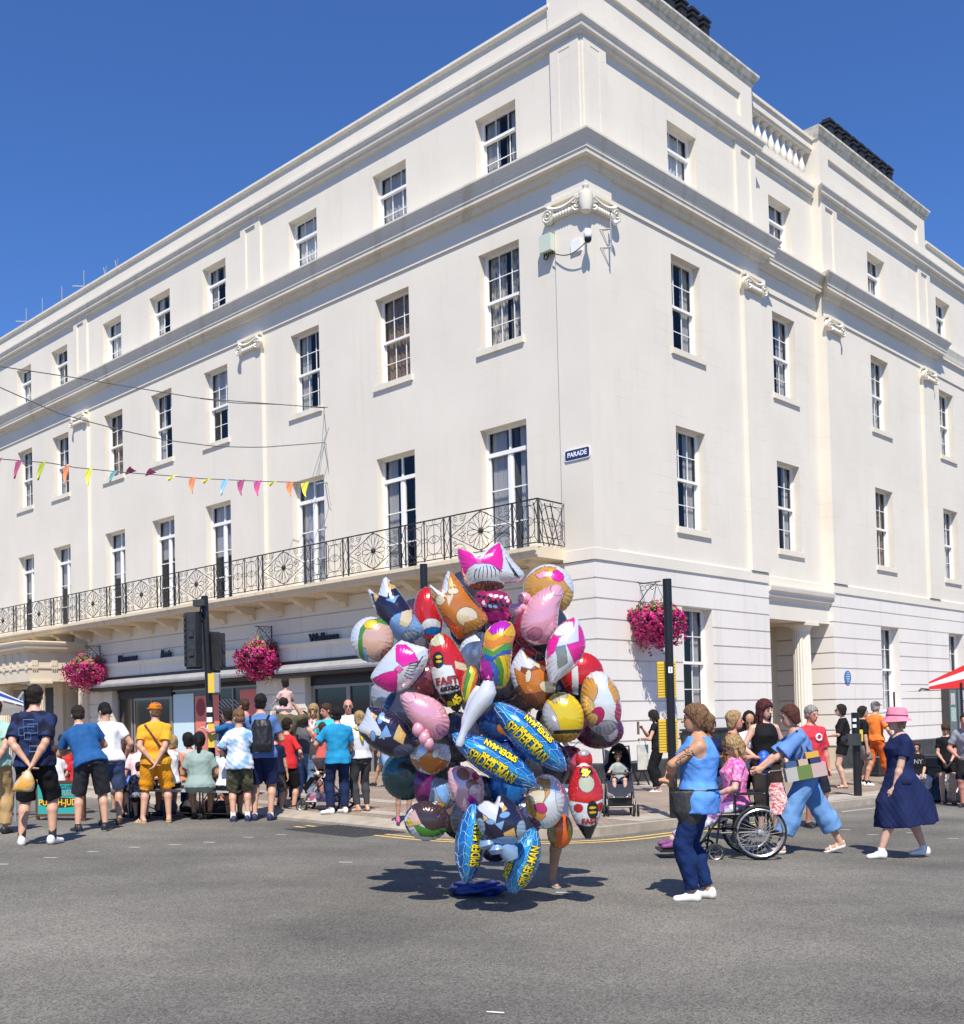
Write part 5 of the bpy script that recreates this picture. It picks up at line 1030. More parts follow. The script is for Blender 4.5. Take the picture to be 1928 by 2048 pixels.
o,s,K=balloon('red, white and black foil balloon printed FAST hanging at the lower right',[(1585,400),(1530,430),(1480,540),(1465,640),(1495,760),(1590,925),(1665,780),(1705,660),(1700,560),(1650,440)],A4,8.9,WHT,[([(1530,430),(1650,430),(1705,560),(1690,640),(1600,660),(1480,640),(1470,560)],RED),([(1555,440),(1625,440),(1640,480),(1550,480)],BLK),(ell(1590,535,50,55),(.55,.55,.35)),([(1500,790),(1590,812),(1665,790),(1590,930)],BLK),(ell(1530,690,26,26),RED),(ell(1672,690,24,26),RED),(ell(1620,705,34,58),BLK),(ell(1620,690,24,8),YEL),(ell(1620,720,24,8),YEL)],c=(1588,640),T=.27)
btext(o,s,K,'FAST',1598,778,.06,-.03,mat('letter_brown',(.25,.03,.03),.4)); btext(o,s,K,'45',1590,462,.07,PI,mYT)
balloon('small round red foil balloon on top of the lower right one',ell(1575,385,55,65),A4,8.95,RED,[(ell(1575,335,40,24),(.4,.38,.4))])
# the vendor's strings and the blue weight bag on the road
m=MB(); hub=z4(1120,620,9.9)
for q in ((370,560,9.3),(760,540,9.3),(935,300,9.2),(1295,600,9.3),(1460,800,9.2),(560,1200,9.2),(310,1300,9.2),(1440,1230,9.3),(1690,1200,9.3),(695,1000,9.3),(1250,1050,9.4)):
    p=U(680+q[0]/3.2276,1060+q[1]/3.2276,q[2]+.25); m.tube([p,p.lerp(hub,.5)+Vector((0,.05,-.08)),hub],.003,3)
tag(m.build('balloon_strings',mat('string_white',(.6,.6,.6),.6)),'thin ribbons tying the balloons together behind the bunch','string')
m=MB(); m.sm='all'; b0=z4(700,1245,8.62); b0=Vector(G(680+885/3.2276,1400+1255/3.2276)); rr_=random.Random(5)
rows=[]
for i in range(21):
    t=i/20; row=[]
    for k in range(18):
        a=2*PI*k/18; rad=.055*(math.sin(PI*min(1,max(0,t*1.0)))**.35+.02)*(1+.18*math.sin(5*a+t*9)+.1*math.sin(3*a-t*17))
        row.append(Vector((b0.x-.25+.52*t, b0.y+.16*math.cos(a)*rad/.055, b0.z+.055+rad*math.sin(a)*1.1+.008*math.sin(t*25+k*2))))
    rows.append(row)
m.rings(rows); 
wb=m.build('weight_bag',mat('blue_nylon',(.008,.03,.20),.35,bump=.5,bs=14,coat=.2),loc=b0); tag(wb,'crumpled dark blue nylon bag lying on the road under the balloons','bag')
m=MB(); m.tube([b0+Vector((-.2,-.1,.11)),b0+Vector((0,-.14,.09)),b0+Vector((.2,-.1,.11))],.012,5); m.build('strap',mat('blue_strap',(.01,.05,.35),.6),wb)
# ================= PEOPLE: each body is one smooth skinned surface grown round a posed skeleton
V3=lambda *a:np.array(a,float)
class Field:
    def __init__(s,lo,hi,h):
        s.h=h; s.lo=np.array(lo,float); n=np.ceil((np.array(hi)-s.lo)/h).astype(int)+1; s.n=n
        s.ax=[s.lo[i]+h*np.arange(n[i]) for i in range(3)]; s.D=np.full(n,.12)
    def win(s,lo,hi):
        a=[int(max(0,math.floor((lo[i]-s.lo[i])/s.h))) for i in range(3)]; b=[int(min(s.n[i],math.ceil((hi[i]-s.lo[i])/s.h)+1)) for i in range(3)]
        if any(b[i]<=a[i] for i in range(3)): return None
        sl=tuple(slice(a[i],b[i]) for i in range(3)); X=np.meshgrid(*[s.ax[i][sl[i]] for i in range(3)],indexing='ij',sparse=True); return sl,X
    def mix(s,sl,d,k,op='u'):
        D=s.D[sl]
        if op=='u':
            if k>0: hh=np.clip(.5+.5*(D-d)/k,0,1); s.D[sl]=D*(1-hh)+d*hh-k*hh*(1-hh)
            else: s.D[sl]=np.minimum(D,d)
        elif op=='sub': s.D[sl]=np.maximum(D,-d)
    def cap(s,p,q,r0,r1,k=.02,cut=None,flat=None,op='u'):
        p=np.array(p,float);q=np.array(q,float); m=max(r0,r1)+.06; w=s.win(np.minimum(p,q)-m,np.maximum(p,q)+m)
        if w is None: return
        sl,X=w; d=q-p; L2=max(1e-9,d@d); t=np.clip(((X[0]-p[0])*d[0]+(X[1]-p[1])*d[1]+(X[2]-p[2])*d[2])/L2,0,1)
        dist=np.sqrt((X[0]-p[0]-t*d[0])**2+(X[1]-p[1]-t*d[1])**2+(X[2]-p[2]-t*d[2])**2)-(r0+(r1-r0)*t)
        if cut: # cut the far end flat
            L=math.sqrt(L2); dist=np.maximum(dist,((X[0]-q[0])*d[0]+(X[1]-q[1])*d[1]+(X[2]-q[2])*d[2])/L)
        s.mix(sl,dist,k,op)
    def ell(s,c,r,M=None,k=.02,op='u'):
        c=np.array(c,float); r=np.array(r,float); m=max(r)+.05; w=s.win(c-m,c+m)
        if w is None: return
        sl,X=w; Y=[X[i]-c[i] for i in range(3)]
        if M is not None: Y=[sum(M[j][i]*Y[j] for j in range(3)) for i in range(3)]
        k0=np.sqrt(sum((Y[i]/r[i])**2 for i in range(3))); k1=np.sqrt(sum((Y[i]/r[i]**2)**2 for i in range(3)))+1e-9
        s.mix(sl,k0*(k0-1)/k1,k,op)
    def loft(s,p0,p1,right,prof,g=0,k=.02,t0=None,t1=None,fold=None):
        p0=np.array(p0,float);p1=np.array(p1,float); ax=p1-p0; L=np.linalg.norm(ax); ax=ax/L; rt=right-ax*(right@ax); rt/=np.linalg.norm(rt); fw=np.cross(ax,rt)
        T=[q[0] for q in prof]; A=[q[1]+g for q in prof]; B=[q[2]+g for q in prof]; O=[(q[3] if len(q)>3 else 0) for q in prof]
        t0=T[0] if t0 is None else t0; t1=T[-1] if t1 is None else t1
        e0=p0+ax*L*t0; e1=p0+ax*L*t1; m=max(max(A),max(B))+.06; w=s.win(np.minimum(e0,e1)-m,np.maximum(e0,e1)+m)
        if w is None: return
        sl,X=w; Y=[X[i]-p0[i] for i in range(3)]; t=sum(Y[i]*ax[i] for i in range(3))/L; u=sum(Y[i]*rt[i] for i in range(3)); v=sum(Y[i]*fw[i] for i in range(3))
        a=np.interp(t,T,A); b=np.interp(t,T,B); o=np.interp(t,T,O); an=np.arctan2((v+o)/b,u/a)
        if fold: a=a*(1+fold*np.sin(an*7+3*t)*np.clip(1-(t-t0)/(t1-t0),0,1)); b=b*(1+fold*np.sin(an*7+3*t)*np.clip(1-(t-t0)/(t1-t0),0,1))
        d=(np.sqrt((u/a)**2+((v+o)/b)**2)-1)*np.minimum(a,b)
        d=np.maximum(d,np.maximum((t0-t)*L,(t-t1)*L)); s.mix(sl,d,k)
    def cutz(s,z,keep='above'):
        Z=s.ax[2][None,None,:]; s.D=np.maximum(s.D,(z-Z) if keep=='above' else (Z-z))
    def plane(s,p,n):  # remove the side the normal points to
        X=np.meshgrid(*s.ax,indexing='ij',sparse=True); n=np.array(n,float); n/=np.linalg.norm(n)
        s.D=np.maximum(s.D,sum((X[i]-p[i])*n[i] for i in range(3)))
    def noise(s,amp,f,seed=0):
        X=np.meshgrid(*s.ax,indexing='ij',sparse=True); r=np.random.RandomState(seed); N_=0
        for i in range(5):
            w=r.normal(size=3)*f*(1+.5*i); N_=N_+np.sin(w[0]*X[0]+w[1]*X[1]+w[2]*X[2]*.8+r.rand()*6+1.2*np.sin(X[2]*f*.6+i))/(1+.4*i)
        s.D=s.D+amp*N_*.5
    def mesh(s):
        D=s.D.copy(); D[0]=D[-1]=.1; D[:,0]=D[:,-1]=.1; D[:,:,0]=D[:,:,-1]=.1; I=D<0
        nx,ny,nz=D.shape; cnt=np.zeros((nx-1,ny-1,nz-1)); P=np.zeros((nx-1,ny-1,nz-1,3)); 
        def sl(o): return tuple(slice(o[i],D.shape[i]-1+o[i]) for i in range(3))
        corners=[(a,b,c) for a in (0,1) for b in (0,1) for c in (0,1)]
        for a in range(3):
            for o in corners:
                if o[a]: continue
                q=list(o); q[a]=1; da,db=D[sl(o)],D[sl(q)]; x=(da<0)!=(db<0)
                t=np.where(x,da/np.where(x,da-db,1),0)
                for i in range(3): P[...,i]+=np.where(x,(o[i]+(t if i==a else 0)),0)
                cnt+=x
        act=cnt>0; idx=-np.ones(act.shape,int); idx[act]=np.arange(act.sum()); g=np.argwhere(act); V=s.lo+(g+P[act]/cnt[act][:,None])*s.h
        F_=[]
        for a in range(3):
            b,c=(a+1)%3,(a+2)%3; s0=[slice(None)]*3; s1=[slice(None)]*3; s0[a]=slice(0,D.shape[a]-1); s1[a]=slice(1,D.shape[a])
            x=I[tuple(s0)]!=I[tuple(s1)]; e=np.argwhere(x); inn=I[tuple(s0)][x]
            e=e; ok=(e[:,b]>0)&(e[:,c]>0)&(e[:,b]<act.shape[b])&(e[:,c]<act.shape[c]); e=e[ok]; inn=inn[ok]
            def at(db,dc): q=e.copy(); q[:,b]+=db; q[:,c]+=dc; return idx[q[:,0],q[:,1],q[:,2]]
            q=np.c_[at(-1,-1),at(0,-1),at(0,0),at(-1,0)]; q[~inn]=q[~inn][:,::-1]; F_.append(q)
        F_=np.vstack(F_); return V,F_[(F_>=0).all(1)]
def npmesh(name,V,Fq,mats,mi=None,parent=None,L=None):
    me=bpy.data.meshes.new(name); n=len(V); L=np.zeros(3) if L is None else np.array(L)
    me.vertices.add(n); me.vertices.foreach_set('co',(V-L).astype(np.float32).ravel()); k=len(Fq)
    me.loops.add(k*4); me.loops.foreach_set('vertex_index',Fq.astype(np.int32).ravel()); me.polygons.add(k)
    me.polygons.foreach_set('loop_start',np.arange(0,k*4,4,dtype=np.int32))
    me.update(calc_edges=True)
    for m in mats: me.materials.append(m)
    if mi is not None: me.polygons.foreach_set('material_index',mi.astype(np.int32))
    me.polygons.foreach_set('use_smooth',[True]*k); me.update()
    return link(name,me,parent,Vector(L.tolist()))
def ik(A,B,l1,l2,pole):
    A=np.array(A,float);B=np.array(B,float); d=B-A; L=np.linalg.norm(d); L_=min(L,(l1+l2)*.999)
    if L>1e-6: B=A+d/L*L_; d=d/L
    pole=np.array(pole,float); pole=pole-d*(pole@d); pole/=max(1e-6,np.linalg.norm(pole)); a=(l1*l1-l2*l2+L_*L_)/(2*L_); h=math.sqrt(max(0,l1*l1-a*a)); return A+d*a+pole*h,B
def rotx(v,a): c,s=math.cos(a),math.sin(a); return V3(v[0],v[1]*c-v[2]*s,v[1]*s+v[2]*c)
SK=dict(fair=(.57,.32,.215),pale=(.63,.38,.28),tan=(.50,.27,.16),brown=(.22,.10,.055),red=(.62,.28,.20))
HC=dict(dark=(.022,.014,.010),black=(.008,.007,.008),brown=(.07,.035,.018),lbrown=(.20,.11,.055),blond=(.42,.28,.13),grey=(.35,.33,.31),redd=(.09,.018,.018),auburn=(.10,.03,.02))
def skin(k): return mat('skin_'+k,SK[k],.5,noise=.12,ns=18,spec=.4)
def hairm(k): return mat('hair_'+k,HC[k],.62,noise=.6,ns=70,bump=1.,bs=90,stretch=(1,1,.2),spec=.3)
def cloth(k,c,c2=None,ns=8,kind=None,rough=.85):
    m=mat('cloth_'+k,c,rough,noise=.18,ns=ns,c2=c2,bump=.25,bs=45,spec=.2)
    if kind=='stripe' and not m.get('st'):
        m['st']=1; t=m.node_tree; b=t.nodes['Principled BSDF']; w_=t.nodes.new('ShaderNodeTexWave'); w_.bands_direction='Z'; w_.inputs['Scale'].default_value=ns; w_.inputs['Distortion'].default_value=.4
        g=t.nodes.new('ShaderNodeNewGeometry'); t.links.new(g.outputs['Position'],w_.inputs['Vector']); r=t.nodes.new('ShaderNodeValToRGB'); r.color_ramp.interpolation='CONSTANT'; r.color_ramp.elements[0].color=(*c,1); r.color_ramp.elements[1].color=(*c2,1); r.color_ramp.elements[1].position=.55
        t.links.new(w_.outputs[0],r.inputs[0]); t.links.new(r.outputs[0],b.inputs['Base Color'])
    return m
MT=[(-.16,.125,.10),(0,.165,.12),(.2,.155,.112),(.45,.158,.118),(.7,.182,.125),(.85,.178,.105),(.95,.12,.08),(1.04,.06,.055)]
FT=[(-.18,.13,.10),(0,.178,.13,.01),(.25,.138,.105),(.45,.142,.112),(.68,.155,.135,-.012),(.85,.15,.095),(.95,.10,.072),(1.04,.052,.05)]
CT=[(-.16,.12,.10),(0,.145,.12),(.3,.13,.115),(.7,.14,.11),(.85,.14,.095),(.95,.10,.075),(1.04,.05,.05)]
PN=[0]
def person(label,u=None,v=None,top=None,d=None,pav=False,H=None,face=0,sex='m',fat=1.,lean=0,side=0,hands='down',feet=None,head=(0,0),hs=1.,sk='fair',hair=('short','dark'),topc=None,bot=None,shoe=None,seat=None,hipz=None,hips=None,near=False,zoff=0,poles=None,name='person',group='people in the street',xyz=None,twist=0,cat='person'):
    PN[0]+=1; seed=PN[0]
    if xyz is not None: base=np.array(xyz,float)
    elif v is not None: base=np.array(G(u,v,.115 if pav else 0.))
    else: q=U(u,1500,d); base=np.array([q.x,d,gz(q.x,d,.115 if pav else 0)])
    if H is None: H=U(u,top,base[1]).z-base[2]
    s=H/1.75; base[2]+=zoff
    a=R(face); Fw=V3(math.sin(a),math.cos(a),0); Rt=V3(math.cos(a),-math.sin(a),0); Up=V3(0,0,1)
    def Wd(x,y,z): return base+(Rt*x+Fw*y+Up*z)*s
    leg=hipz if hipz is not None else (.94 if seat is None else seat/s+.10)
    la,si=R(lean),R(side)
    hc=V3(hips[0] if hips else 0,hips[1] if hips else -.10*math.sin(la),leg-.02*abs(math.sin(la)))
    def tor(x,y,z): # torso space -> body space
        q=V3(x,y,z); q=rotx(q,-la); c_,s_=math.cos(si),math.sin(si); return hc+V3(q[0]*c_+q[2]*s_,q[1],-q[0]*s_+q[2]*c_)
    tl=.53; fm=sex=='f'; prof=FT if fm else (CT if sex=='c' else MT); prof=[(p[0],p[1]*(1+(fat-1)*.8),p[2]*fat,*(p[3:] or ())) for p in prof]
    sw=.158 if fm else (.148 if sex=='c' else .178)
    hb=tor(0,0,0); nb=tor(0,0,tl); shl=[tor(sg*sw,-.005,tl*.84) for sg in (-1,1)]
    fe=feet or [(-.11,.0),(.11,.02)]
    hipsj=[hb+V3(sg*.088*fat**.5,0,-.02) for sg in (-1,1)]
    legs=[]
    for i in (0,1):
        f=fe[i]; fz=f[2] if len(f)>2 else 0; an=V3(f[0],f[1],.085+fz); kn,an=ik(hipsj[i],an,.44,.43,V3((-.15,.15)[i],1,.1)); 
        yaw=R(f[3]) if len(f)>3 else R((-12,12)[i]); td=V3(math.sin(yaw),math.cos(yaw),0); pt=f[4] if len(f)>4 else 0  # heel raise
        legs.append((hipsj[i],kn,an,td,fz,pt))
    HP=dict(down=[(-.25,.04,.82),(.25,.04,.82)],behind=[(-.035,-.17,.93),(.045,-.20,.90)],front=[(-.09,.24,1.14),(.09,.24,1.14)],hips=[(-.2,-.02,1.0),(.2,-.02,1.0)],phone=[(-.05,.26,1.2),(.06,.22,1.16)],low=[(-.06,.22,.92),(.07,.22,.93)],crossed=[(.10,.20,1.13),(-.12,.22,1.10)],up=[(-.12,.12,1.68),(.12,.12,1.68)],push=[(-.2,.42,1.0),(.2,.42,1.0)],lap=[(-.1,.28,leg+.10),(.1,.28,leg+.10)])
    hp=HP[hands] if isinstance(hands,str) else hands
    arms=[]
    for i in (0,1):
        t=V3(*hp[i]); sg=(-1,1)[i]; S=shl[i]; pole=V3(sg*.9,-.6,-.5) if t[1]>-.1 else V3(sg*1.0,-.45,.0)
        pole=V3(*poles[i]) if poles else pole; el,wr=ik(S,t,.29,.26,pole); arms.append((S,el,wr))
    hy,hpit=R(head[0]),R(head[1]); hcn=tor(0,.01,tl+.02)+V3(math.sin(si)*.02,.03+.10*math.sin(la*.7)-.04*math.sin(hpit),.146*hs-.02*abs(math.sin(hpit)))
    hcn=nb+(hcn-nb)
    ch,sh_=math.cos(hy),math.sin(hy); cp_,sp_=math.cos(hpit),math.sin(hpit)
    # head axes in body space: right, forward, up
    hf=V3(sh_*cp_,ch*cp_,-sp_); hr=V3(ch,-sh_,0); hu=np.cross(hr,hf)
    B2=lambda q:base+(Rt*q[0]+Fw*q[1]+Up*q[2])*s
    HR=Rt*hr[0]+Fw*hr[1]+Up*hr[2]; HF=Rt*hf[0]+Fw*hf[1]+Up*hf[2]; HU=Rt*hu[0]+Fw*hu[1]+Up*hu[2]; HM=np.array([HR,HF,HU]).T
    Hd=lambda x,y,z:B2(hcn)+(HR*x+HF*y+HU*z)*s*hs
    h=(.011 if near else .015)*(1 if s>.6 else .75)
    pts=[B2(q) for L_ in legs for q in L_[:3]]+[B2(q) for A_ in arms for q in A_]+[B2(hb),B2(nb),B2(hcn)]+[B2(L_[2]+L_[3]*.25) for L_ in legs]
    lo=np.min(pts,0)-.22*s; hi=np.max(pts,0)+.22*s; lo[2]=min(lo[2],base[2]-.01)
    rtw=Rt*math.cos(0)
    f=Field(lo,hi,h)
    f.loft(B2(hb),B2(nb),Rt,[(p[0],p[1]*s*.97,p[2]*s*.97,(p[3]*s if len(p)>3 else 0)) for p in prof],k=.03*s)
    fl=fat**.6; lm=1 if not fm else .95
    for (A_,K_,N_,td,fz,pt) in legs:
        f.cap(B2(A_),B2(K_),.088*s*fl,.056*s*fl,.03*s); cf=K_+(N_-K_)*.3+V3(0,-.012,0); f.cap(B2(K_),B2(cf),.052*s*fl,.056*s*fl,.02*s); f.cap(B2(cf),B2(N_),.054*s*fl,.034*s,.02*s)
        hl=N_+V3(0,0,-.045+0)-td*.03+V3(0,0,pt*.0); toe=N_+V3(0,0,-.06-pt)+td*.15; f.cap(B2(N_),B2(hl),.034*s,.034*s,.015*s); f.cap(B2(hl),B2(toe),.034*s,.022*s,.015*s)
    ar=.9 if fm else (.85 if sex=='c' else 1.)
    for (S,E_,W_) in arms:
        f.cap(B2(nb+V3(0,-.01,-.015)),B2(S+V3(0,0,.005)),.045*s*ar,.045*s*ar,.03*s)
        f.cap(B2(S),B2(E_),.052*s*ar*fl,.040*s*ar*fl,.03*s); f.cap(B2(E_),B2(E_+(W_-E_)*.3),.040*s*ar,.042*s*ar*fl,.015*s); f.cap(B2(E_+(W_-E_)*.3),B2(W_),.041*s*ar*fl,.025*s*ar,.015*s)
    f.cap(B2(nb+V3(0,-.01,-.03)),Hd(0,-.015,-.06),.058*s*(.85 if fm else 1),.05*s*(.85 if fm else 1),.03*s)
    V,Q=f.mesh(); VS=[V];QS=[Q];MS=[np.zeros(len(Q),int)]; off=len(V)
    # head at finer pitch, same skin
    c=Hd(0,0,0); hh=.0065 if near else .0085; rr=.17*s*hs; f=Field(c-rr,c+rr,hh*(1 if s>.6 else .8)); q=s*hs
    f.ell(Hd(0,-.012,.032),V3(.076,.096,.09)*q,HM,k=.01); f.ell(Hd(0,.022,-.03),V3(.058,.07,.082)*q,HM,k=.03*q); f.ell(Hd(0,.045,-.088),V3(.03,.03,.028)*q,HM,k=.03*q)
    f.cap(Hd(0,.086,.004),Hd(0,.108,-.03),.009*q,.014*q,.012*q); f.ell(Hd(0,.085,-.06),V3(.024,.012,.006)*q,HM,k=.006*q); f.ell(Hd(0,.085,-.071),V3(.02,.012,.006)*q,HM,k=.006*q)
    for sg in (-1,1):
        f.ell(Hd(sg*.076,-.008,-.008),V3(.010,.022,.032)*q,HM,k=.006*q); f.ell(Hd(sg*.033,.092,.004),V3(.014,.012,.009)*q,HM,op='sub'); f.ell(Hd(sg*.033,.083,.003),V3(.013,.012,.010)*q,HM,k=.002); f.cap(Hd(sg*.018,.090,.026),Hd(sg*.05,.080,.027),.006*q,.005*q,.008*q)
    f.cap(Hd(0,-.02,-.06),B2(nb),.05*s*(.85 if fm else 1),.056*s*(.85 if fm else 1),.02*s)
    V,Q=f.mesh(); cen=V[Q].mean(1); loc=(cen-c)@HM/q; mi=np.zeros(len(Q),int)
    for sg in (-1,1): mi[(np.hypot(loc[:,0]-sg*.033,(loc[:,2]-.003)*1.3)<.0125)&(loc[:,1]>.05)]=1; mi[(np.abs(loc[:,0]-sg*.034)<.02)&(np.abs(loc[:,2]-.028)<.0055)&(loc[:,1]>.05)]=3
    mi[(np.abs(loc[:,0])<.024)&(np.abs(loc[:,2]+.065)<.009)&(loc[:,1]>.07)]=2
    VS.append(V);QS.append(Q+off);MS.append(mi);off+=len(V)
    # hands
    for i,(S,E_,W_) in enumerate(arms):
        W0=B2(W_); dr=B2(W_)-B2(E_); dr/=np.linalg.norm(dr); sg=(-1,1)[i]; sc_=s
        pal=np.cross(dr,Fw if abs(dr@Fw)<.8 else Up); pal/=np.linalg.norm(pal); acr=np.cross(dr,pal); acr/=np.linalg.norm(acr)
        # pal: across thickness ; acr: across the knuckles
        nrm=pal if (pal@Rt)*sg<0 else -pal; f=Field(W0+dr*.08*sc_-.13*sc_,W0+dr*.08*sc_+.13*sc_,.005 if near else .0065)
        f.cap(W0-dr*.02,W0+dr*.02,.026*sc_*ar,.024*sc_,.01); 
        for o,ln in ((-.030,.062),(-.010,.074),(.010,.070),(.028,.055)):
            k0=W0+(dr*.03+acr*o*.5)*sc_; k1=W0+(dr*.088+acr*o)*sc_; m1=k1+(dr*ln*.5+nrm*ln*.22)*sc_; m2=m1+(dr*ln*.28+nrm*ln*.42)*sc_
            f.cap(k0,k1,.015*sc_,.012*sc_,.012*sc_); f.cap(k1,m1,.0105*sc_,.0095*sc_,.002); f.cap(m1,m2,.0095*sc_,.008*sc_,.002)
        tf=-acr if (acr@Fw)<0 else acr; t0=W0+(dr*.03+tf*.018)*sc_; t1=t0+(dr*.035+tf*.028+nrm*.012)*sc_; f.cap(t0,t1,.013*sc_,.011*sc_,.008*sc_); f.cap(t1,t1+(dr*.03+nrm*.008)*sc_,.011*sc_,.009*sc_,.002)
        V,Q=f.mesh(); VS.append(V);QS.append(Q+off);MS.append(np.zeros(len(Q),int));off+=len(V)
    eye=mat('eye_dark',(.03,.02,.018),.2); lip=mat('lip',(.42,.14,.12),.5)
    body=npmesh(name,np.vstack(VS),np.vstack(QS),[skin(sk),eye,lip,hairm(hair[1] if hair[1] in HC else 'brown')],np.concatenate(MS),None,base)
    tag(body,label,cat,group)
    # ---- hair
    st,hcx=hair[0],hair[1]
    if st!='bald':
        ln=hair[2] if len(hair)>2 else .3; c2=Hd(0,-.05,-.02-ln*.45 if st in('long','pony') else 0); rx=.2*q+ (ln*.5*s if st in ('long','pony') else 0)
        f=Field(c2-np.array([.22*q+.05*0,.22*q,rx+.02]),c2+np.array([.22*q,.22*q,rx+.10*q]),hh*(1.1 if near else 1.25))
        big=.004 if st=='short' else .012
        f.ell(Hd(0,-.016,.038),V3(.083+big,.106+big,.096+big)*q,HM,k=.01); f.ell(Hd(0,.048,.085),V3(.05,.03,.022)*q,HM,k=.02*q)
        if st!='short': f.ell(Hd(0,-.03,-.02),V3(.088,.085,.10)*q,HM,k=.02*q)
        nn=HF*.72-HU*.69; f.plane(Hd(0,.0,.0)+nn*(.018 if st=='short' else .03)*q,nn)
        if st=='short': f.ell(Hd(0,-.045,-.035),V3(.078,.062,.06)*q,HM,k=.015*q)
        if st=='short': f.plane(Hd(0,0,-.085),-HU)
        if st=='long':
            f.loft(Hd(0,-.055,.03),Hd(0,-.055,.03)+(HU*-.35-V3(0,0,.65))*ln*s*1.05-Fw*.05*s,HR,[(0,.085*q,.06*q),(.4,.095*q,.05*q),(.8,.085*q,.04*q),(1,.05*q,.025*q)],k=.03*q)
            for sg in (-1,1): f.cap(Hd(sg*.075,.01,.03),Hd(sg*.085,.0,-.08)-V3(0,0,ln*.55*s),.028*q,.022*q,.02*q)
        if st=='pony':
            f.cap(Hd(0,-.11,.04),Hd(0,-.16,-.02),.022*q,.038*q,.01); f.cap(Hd(0,-.16,-.02),Hd(0,-.14,-.05)-V3(0,0,ln*s),.04*q,.022*q,.01)
        if st=='bun': f.ell(Hd(0,-.135,-.01),V3(.055,.05,.06)*q,HM,k=.01); f.ell(Hd(0,-.13,-.07),V3(.05,.04,.05)*q,HM,k=.02)
        if st=='bob': f.loft(Hd(0,-.02,.02),Hd(0,-.03,-.10),HR,[(0,.094*q,.09*q),(1,.092*q,.08*q)],k=.02*q); f.plane(Hd(0,.028,0),HF-HU*.55)
        f.noise(.0038,60,seed); V,Q=f.mesh()
        if len(Q): npmesh('hair',V,Q,[hairm(hcx)],None,body,base)
    # ---- upper garment
    def gar(nm,f_,mt,amp=.004,fr=26):
        f_.noise(amp*s**.5,fr,seed); V,Q=f_.mesh()
        if len(Q): return npmesh(nm,V,Q,[mt],None,body,base)
    sp=[(p[0],p[1]*s,p[2]*s,(p[3]*s if len(p)>3 else 0)) for p in prof]
    if topc:
        tc=dict(sleeve=.62,hem=-.05,neck=.05,g=.016,nm='shirt',flare=.012); tc.update(topc); g=tc['g']*s
        f=Field(lo,hi,h); pr=[list(p) for p in sp]
        if tc.get('box',1) and not tc.get('tight'):
            for p in pr:
                if p[0]<.7: p[1]=max(p[1],(.155 if not fm else .145)*s*(1+(fat-1)*.8)); p[2]=max(p[2],.115*s)
                if p[0]<.1: p[1]=max(p[1],.198*s*fat**.7); p[2]=max(p[2],.142*s*fat**.75)
        f.loft(B2(hb),B2(nb),Rt,pr,g=g,t0=tc['hem'],t1=1.0,k=.02*s,fold=tc.get('fold'))
        sl_=tc['sleeve']
        if sl_>0:
            for (S,E_,W_) in arms:
                e=S+(E_-S)*min(1,sl_); f.cap(B2(nb+V3(0,-.01,-.02)),B2(S),.044*s*ar+g*.8,.044*s*ar+g*.8,.03*s); f.cap(B2(S),B2(e),.048*s*ar*fl+g*.8,.042*s*ar*fl+g+tc['flare']*s,.03*s,cut=sl_<1)
                if sl_>1: e2=E_+(W_-E_)*(sl_-1); f.cap(B2(E_),B2(e2),.042*s*ar*fl+g,.03*s*ar+g+.004,.02*s,cut=True)
        else:
            for si_,(S,E_,W_) in zip((-1,1),arms):
                o_=tor(si_,0,0)-tor(0,0,0); f.ell(B2(S+o_*.045+V3(0,0,.01)),V3(.062,.066,.105)*s*fat**.5,op='sub'); f.ell(B2(S+o_*.03+V3(0,0,.06)),V3(.06,.10,.09)*s*fat**.5,op='sub')
        nk=tc['neck']; f.ell(B2(nb+V3(0,.015+ (.03 if tc.get('vneck') else 0),.035)),V3(nk+.03,nk+.03+(.02 if tc.get('vneck') else 0),.055+(.06 if tc.get('vneck') else 0))*s,op='sub')
        ob=gar(tc['nm'],f,tc['m'],tc.get('amp',.0075),tc.get('fr',17)); tc['ob']=ob
    if bot:
        bc=dict(len=.9,loose=.02,nm='trousers',top=.12,kind='legs'); bc.update(bot); g=.014*s; f=Field(lo,hi,h)
        if bc['kind']=='legs':
            f.loft(B2(hb),B2(nb),Rt,sp,g=g*.8,t0=-.17,t1=bc['top'],k=.02*s)
            for (A_,K_,N_,td,fz,pt) in legs:
                l=bc['len']; lo_=bc['loose']*s
                if l<=1: e=A_+(K_-A_)*l; f.cap(B2(A_),B2(e),.092*s*fl+.010*s+lo_*.3,(.088+(.056-.088)*l)*s*fl+.01*s+lo_,.03*s,cut=True)
                else:
                    f.cap(B2(A_),B2(K_),.09*s*fl+.010*s+lo_*.3,.058*s*fl+.01*s+lo_*.7,.03*s); e=K_+(N_-K_)*(l-1); cf=K_+(N_-K_)*.3+V3(0,-.012,0); f.cap(B2(K_),B2(cf),.06*s*fl+.01*s+lo_*.7,.063*s*fl+.008*s+lo_*.8,.02*s); f.cap(B2(cf),B2(e),.062*s*fl+.008*s+lo_*.8,(.056+(.036-.056)*(l-1))*s*fl+.01*s+lo_,.02*s,cut=True)
        else: # skirt / dress skirt down to a length below the hip
            L=bc['len']; w=bc.get('w',.24); sw_=bc.get('sway',0)
            p1_=hb-V3(0,0,L)+V3(0,sw_,0); f.loft(B2(p1_),B2(hb+V3(0,0,.08)),Rt,[(0,w*s,w*bc.get('dp',.72)*s),(.5,(w*.82)*s,w*bc.get('dp',.72)*.9*s),(.9,.185*s*fat,.14*s*fat),(1.0,.165*s*fat,.125*s*fat)],g=.008*s,fold=.07,k=.01)
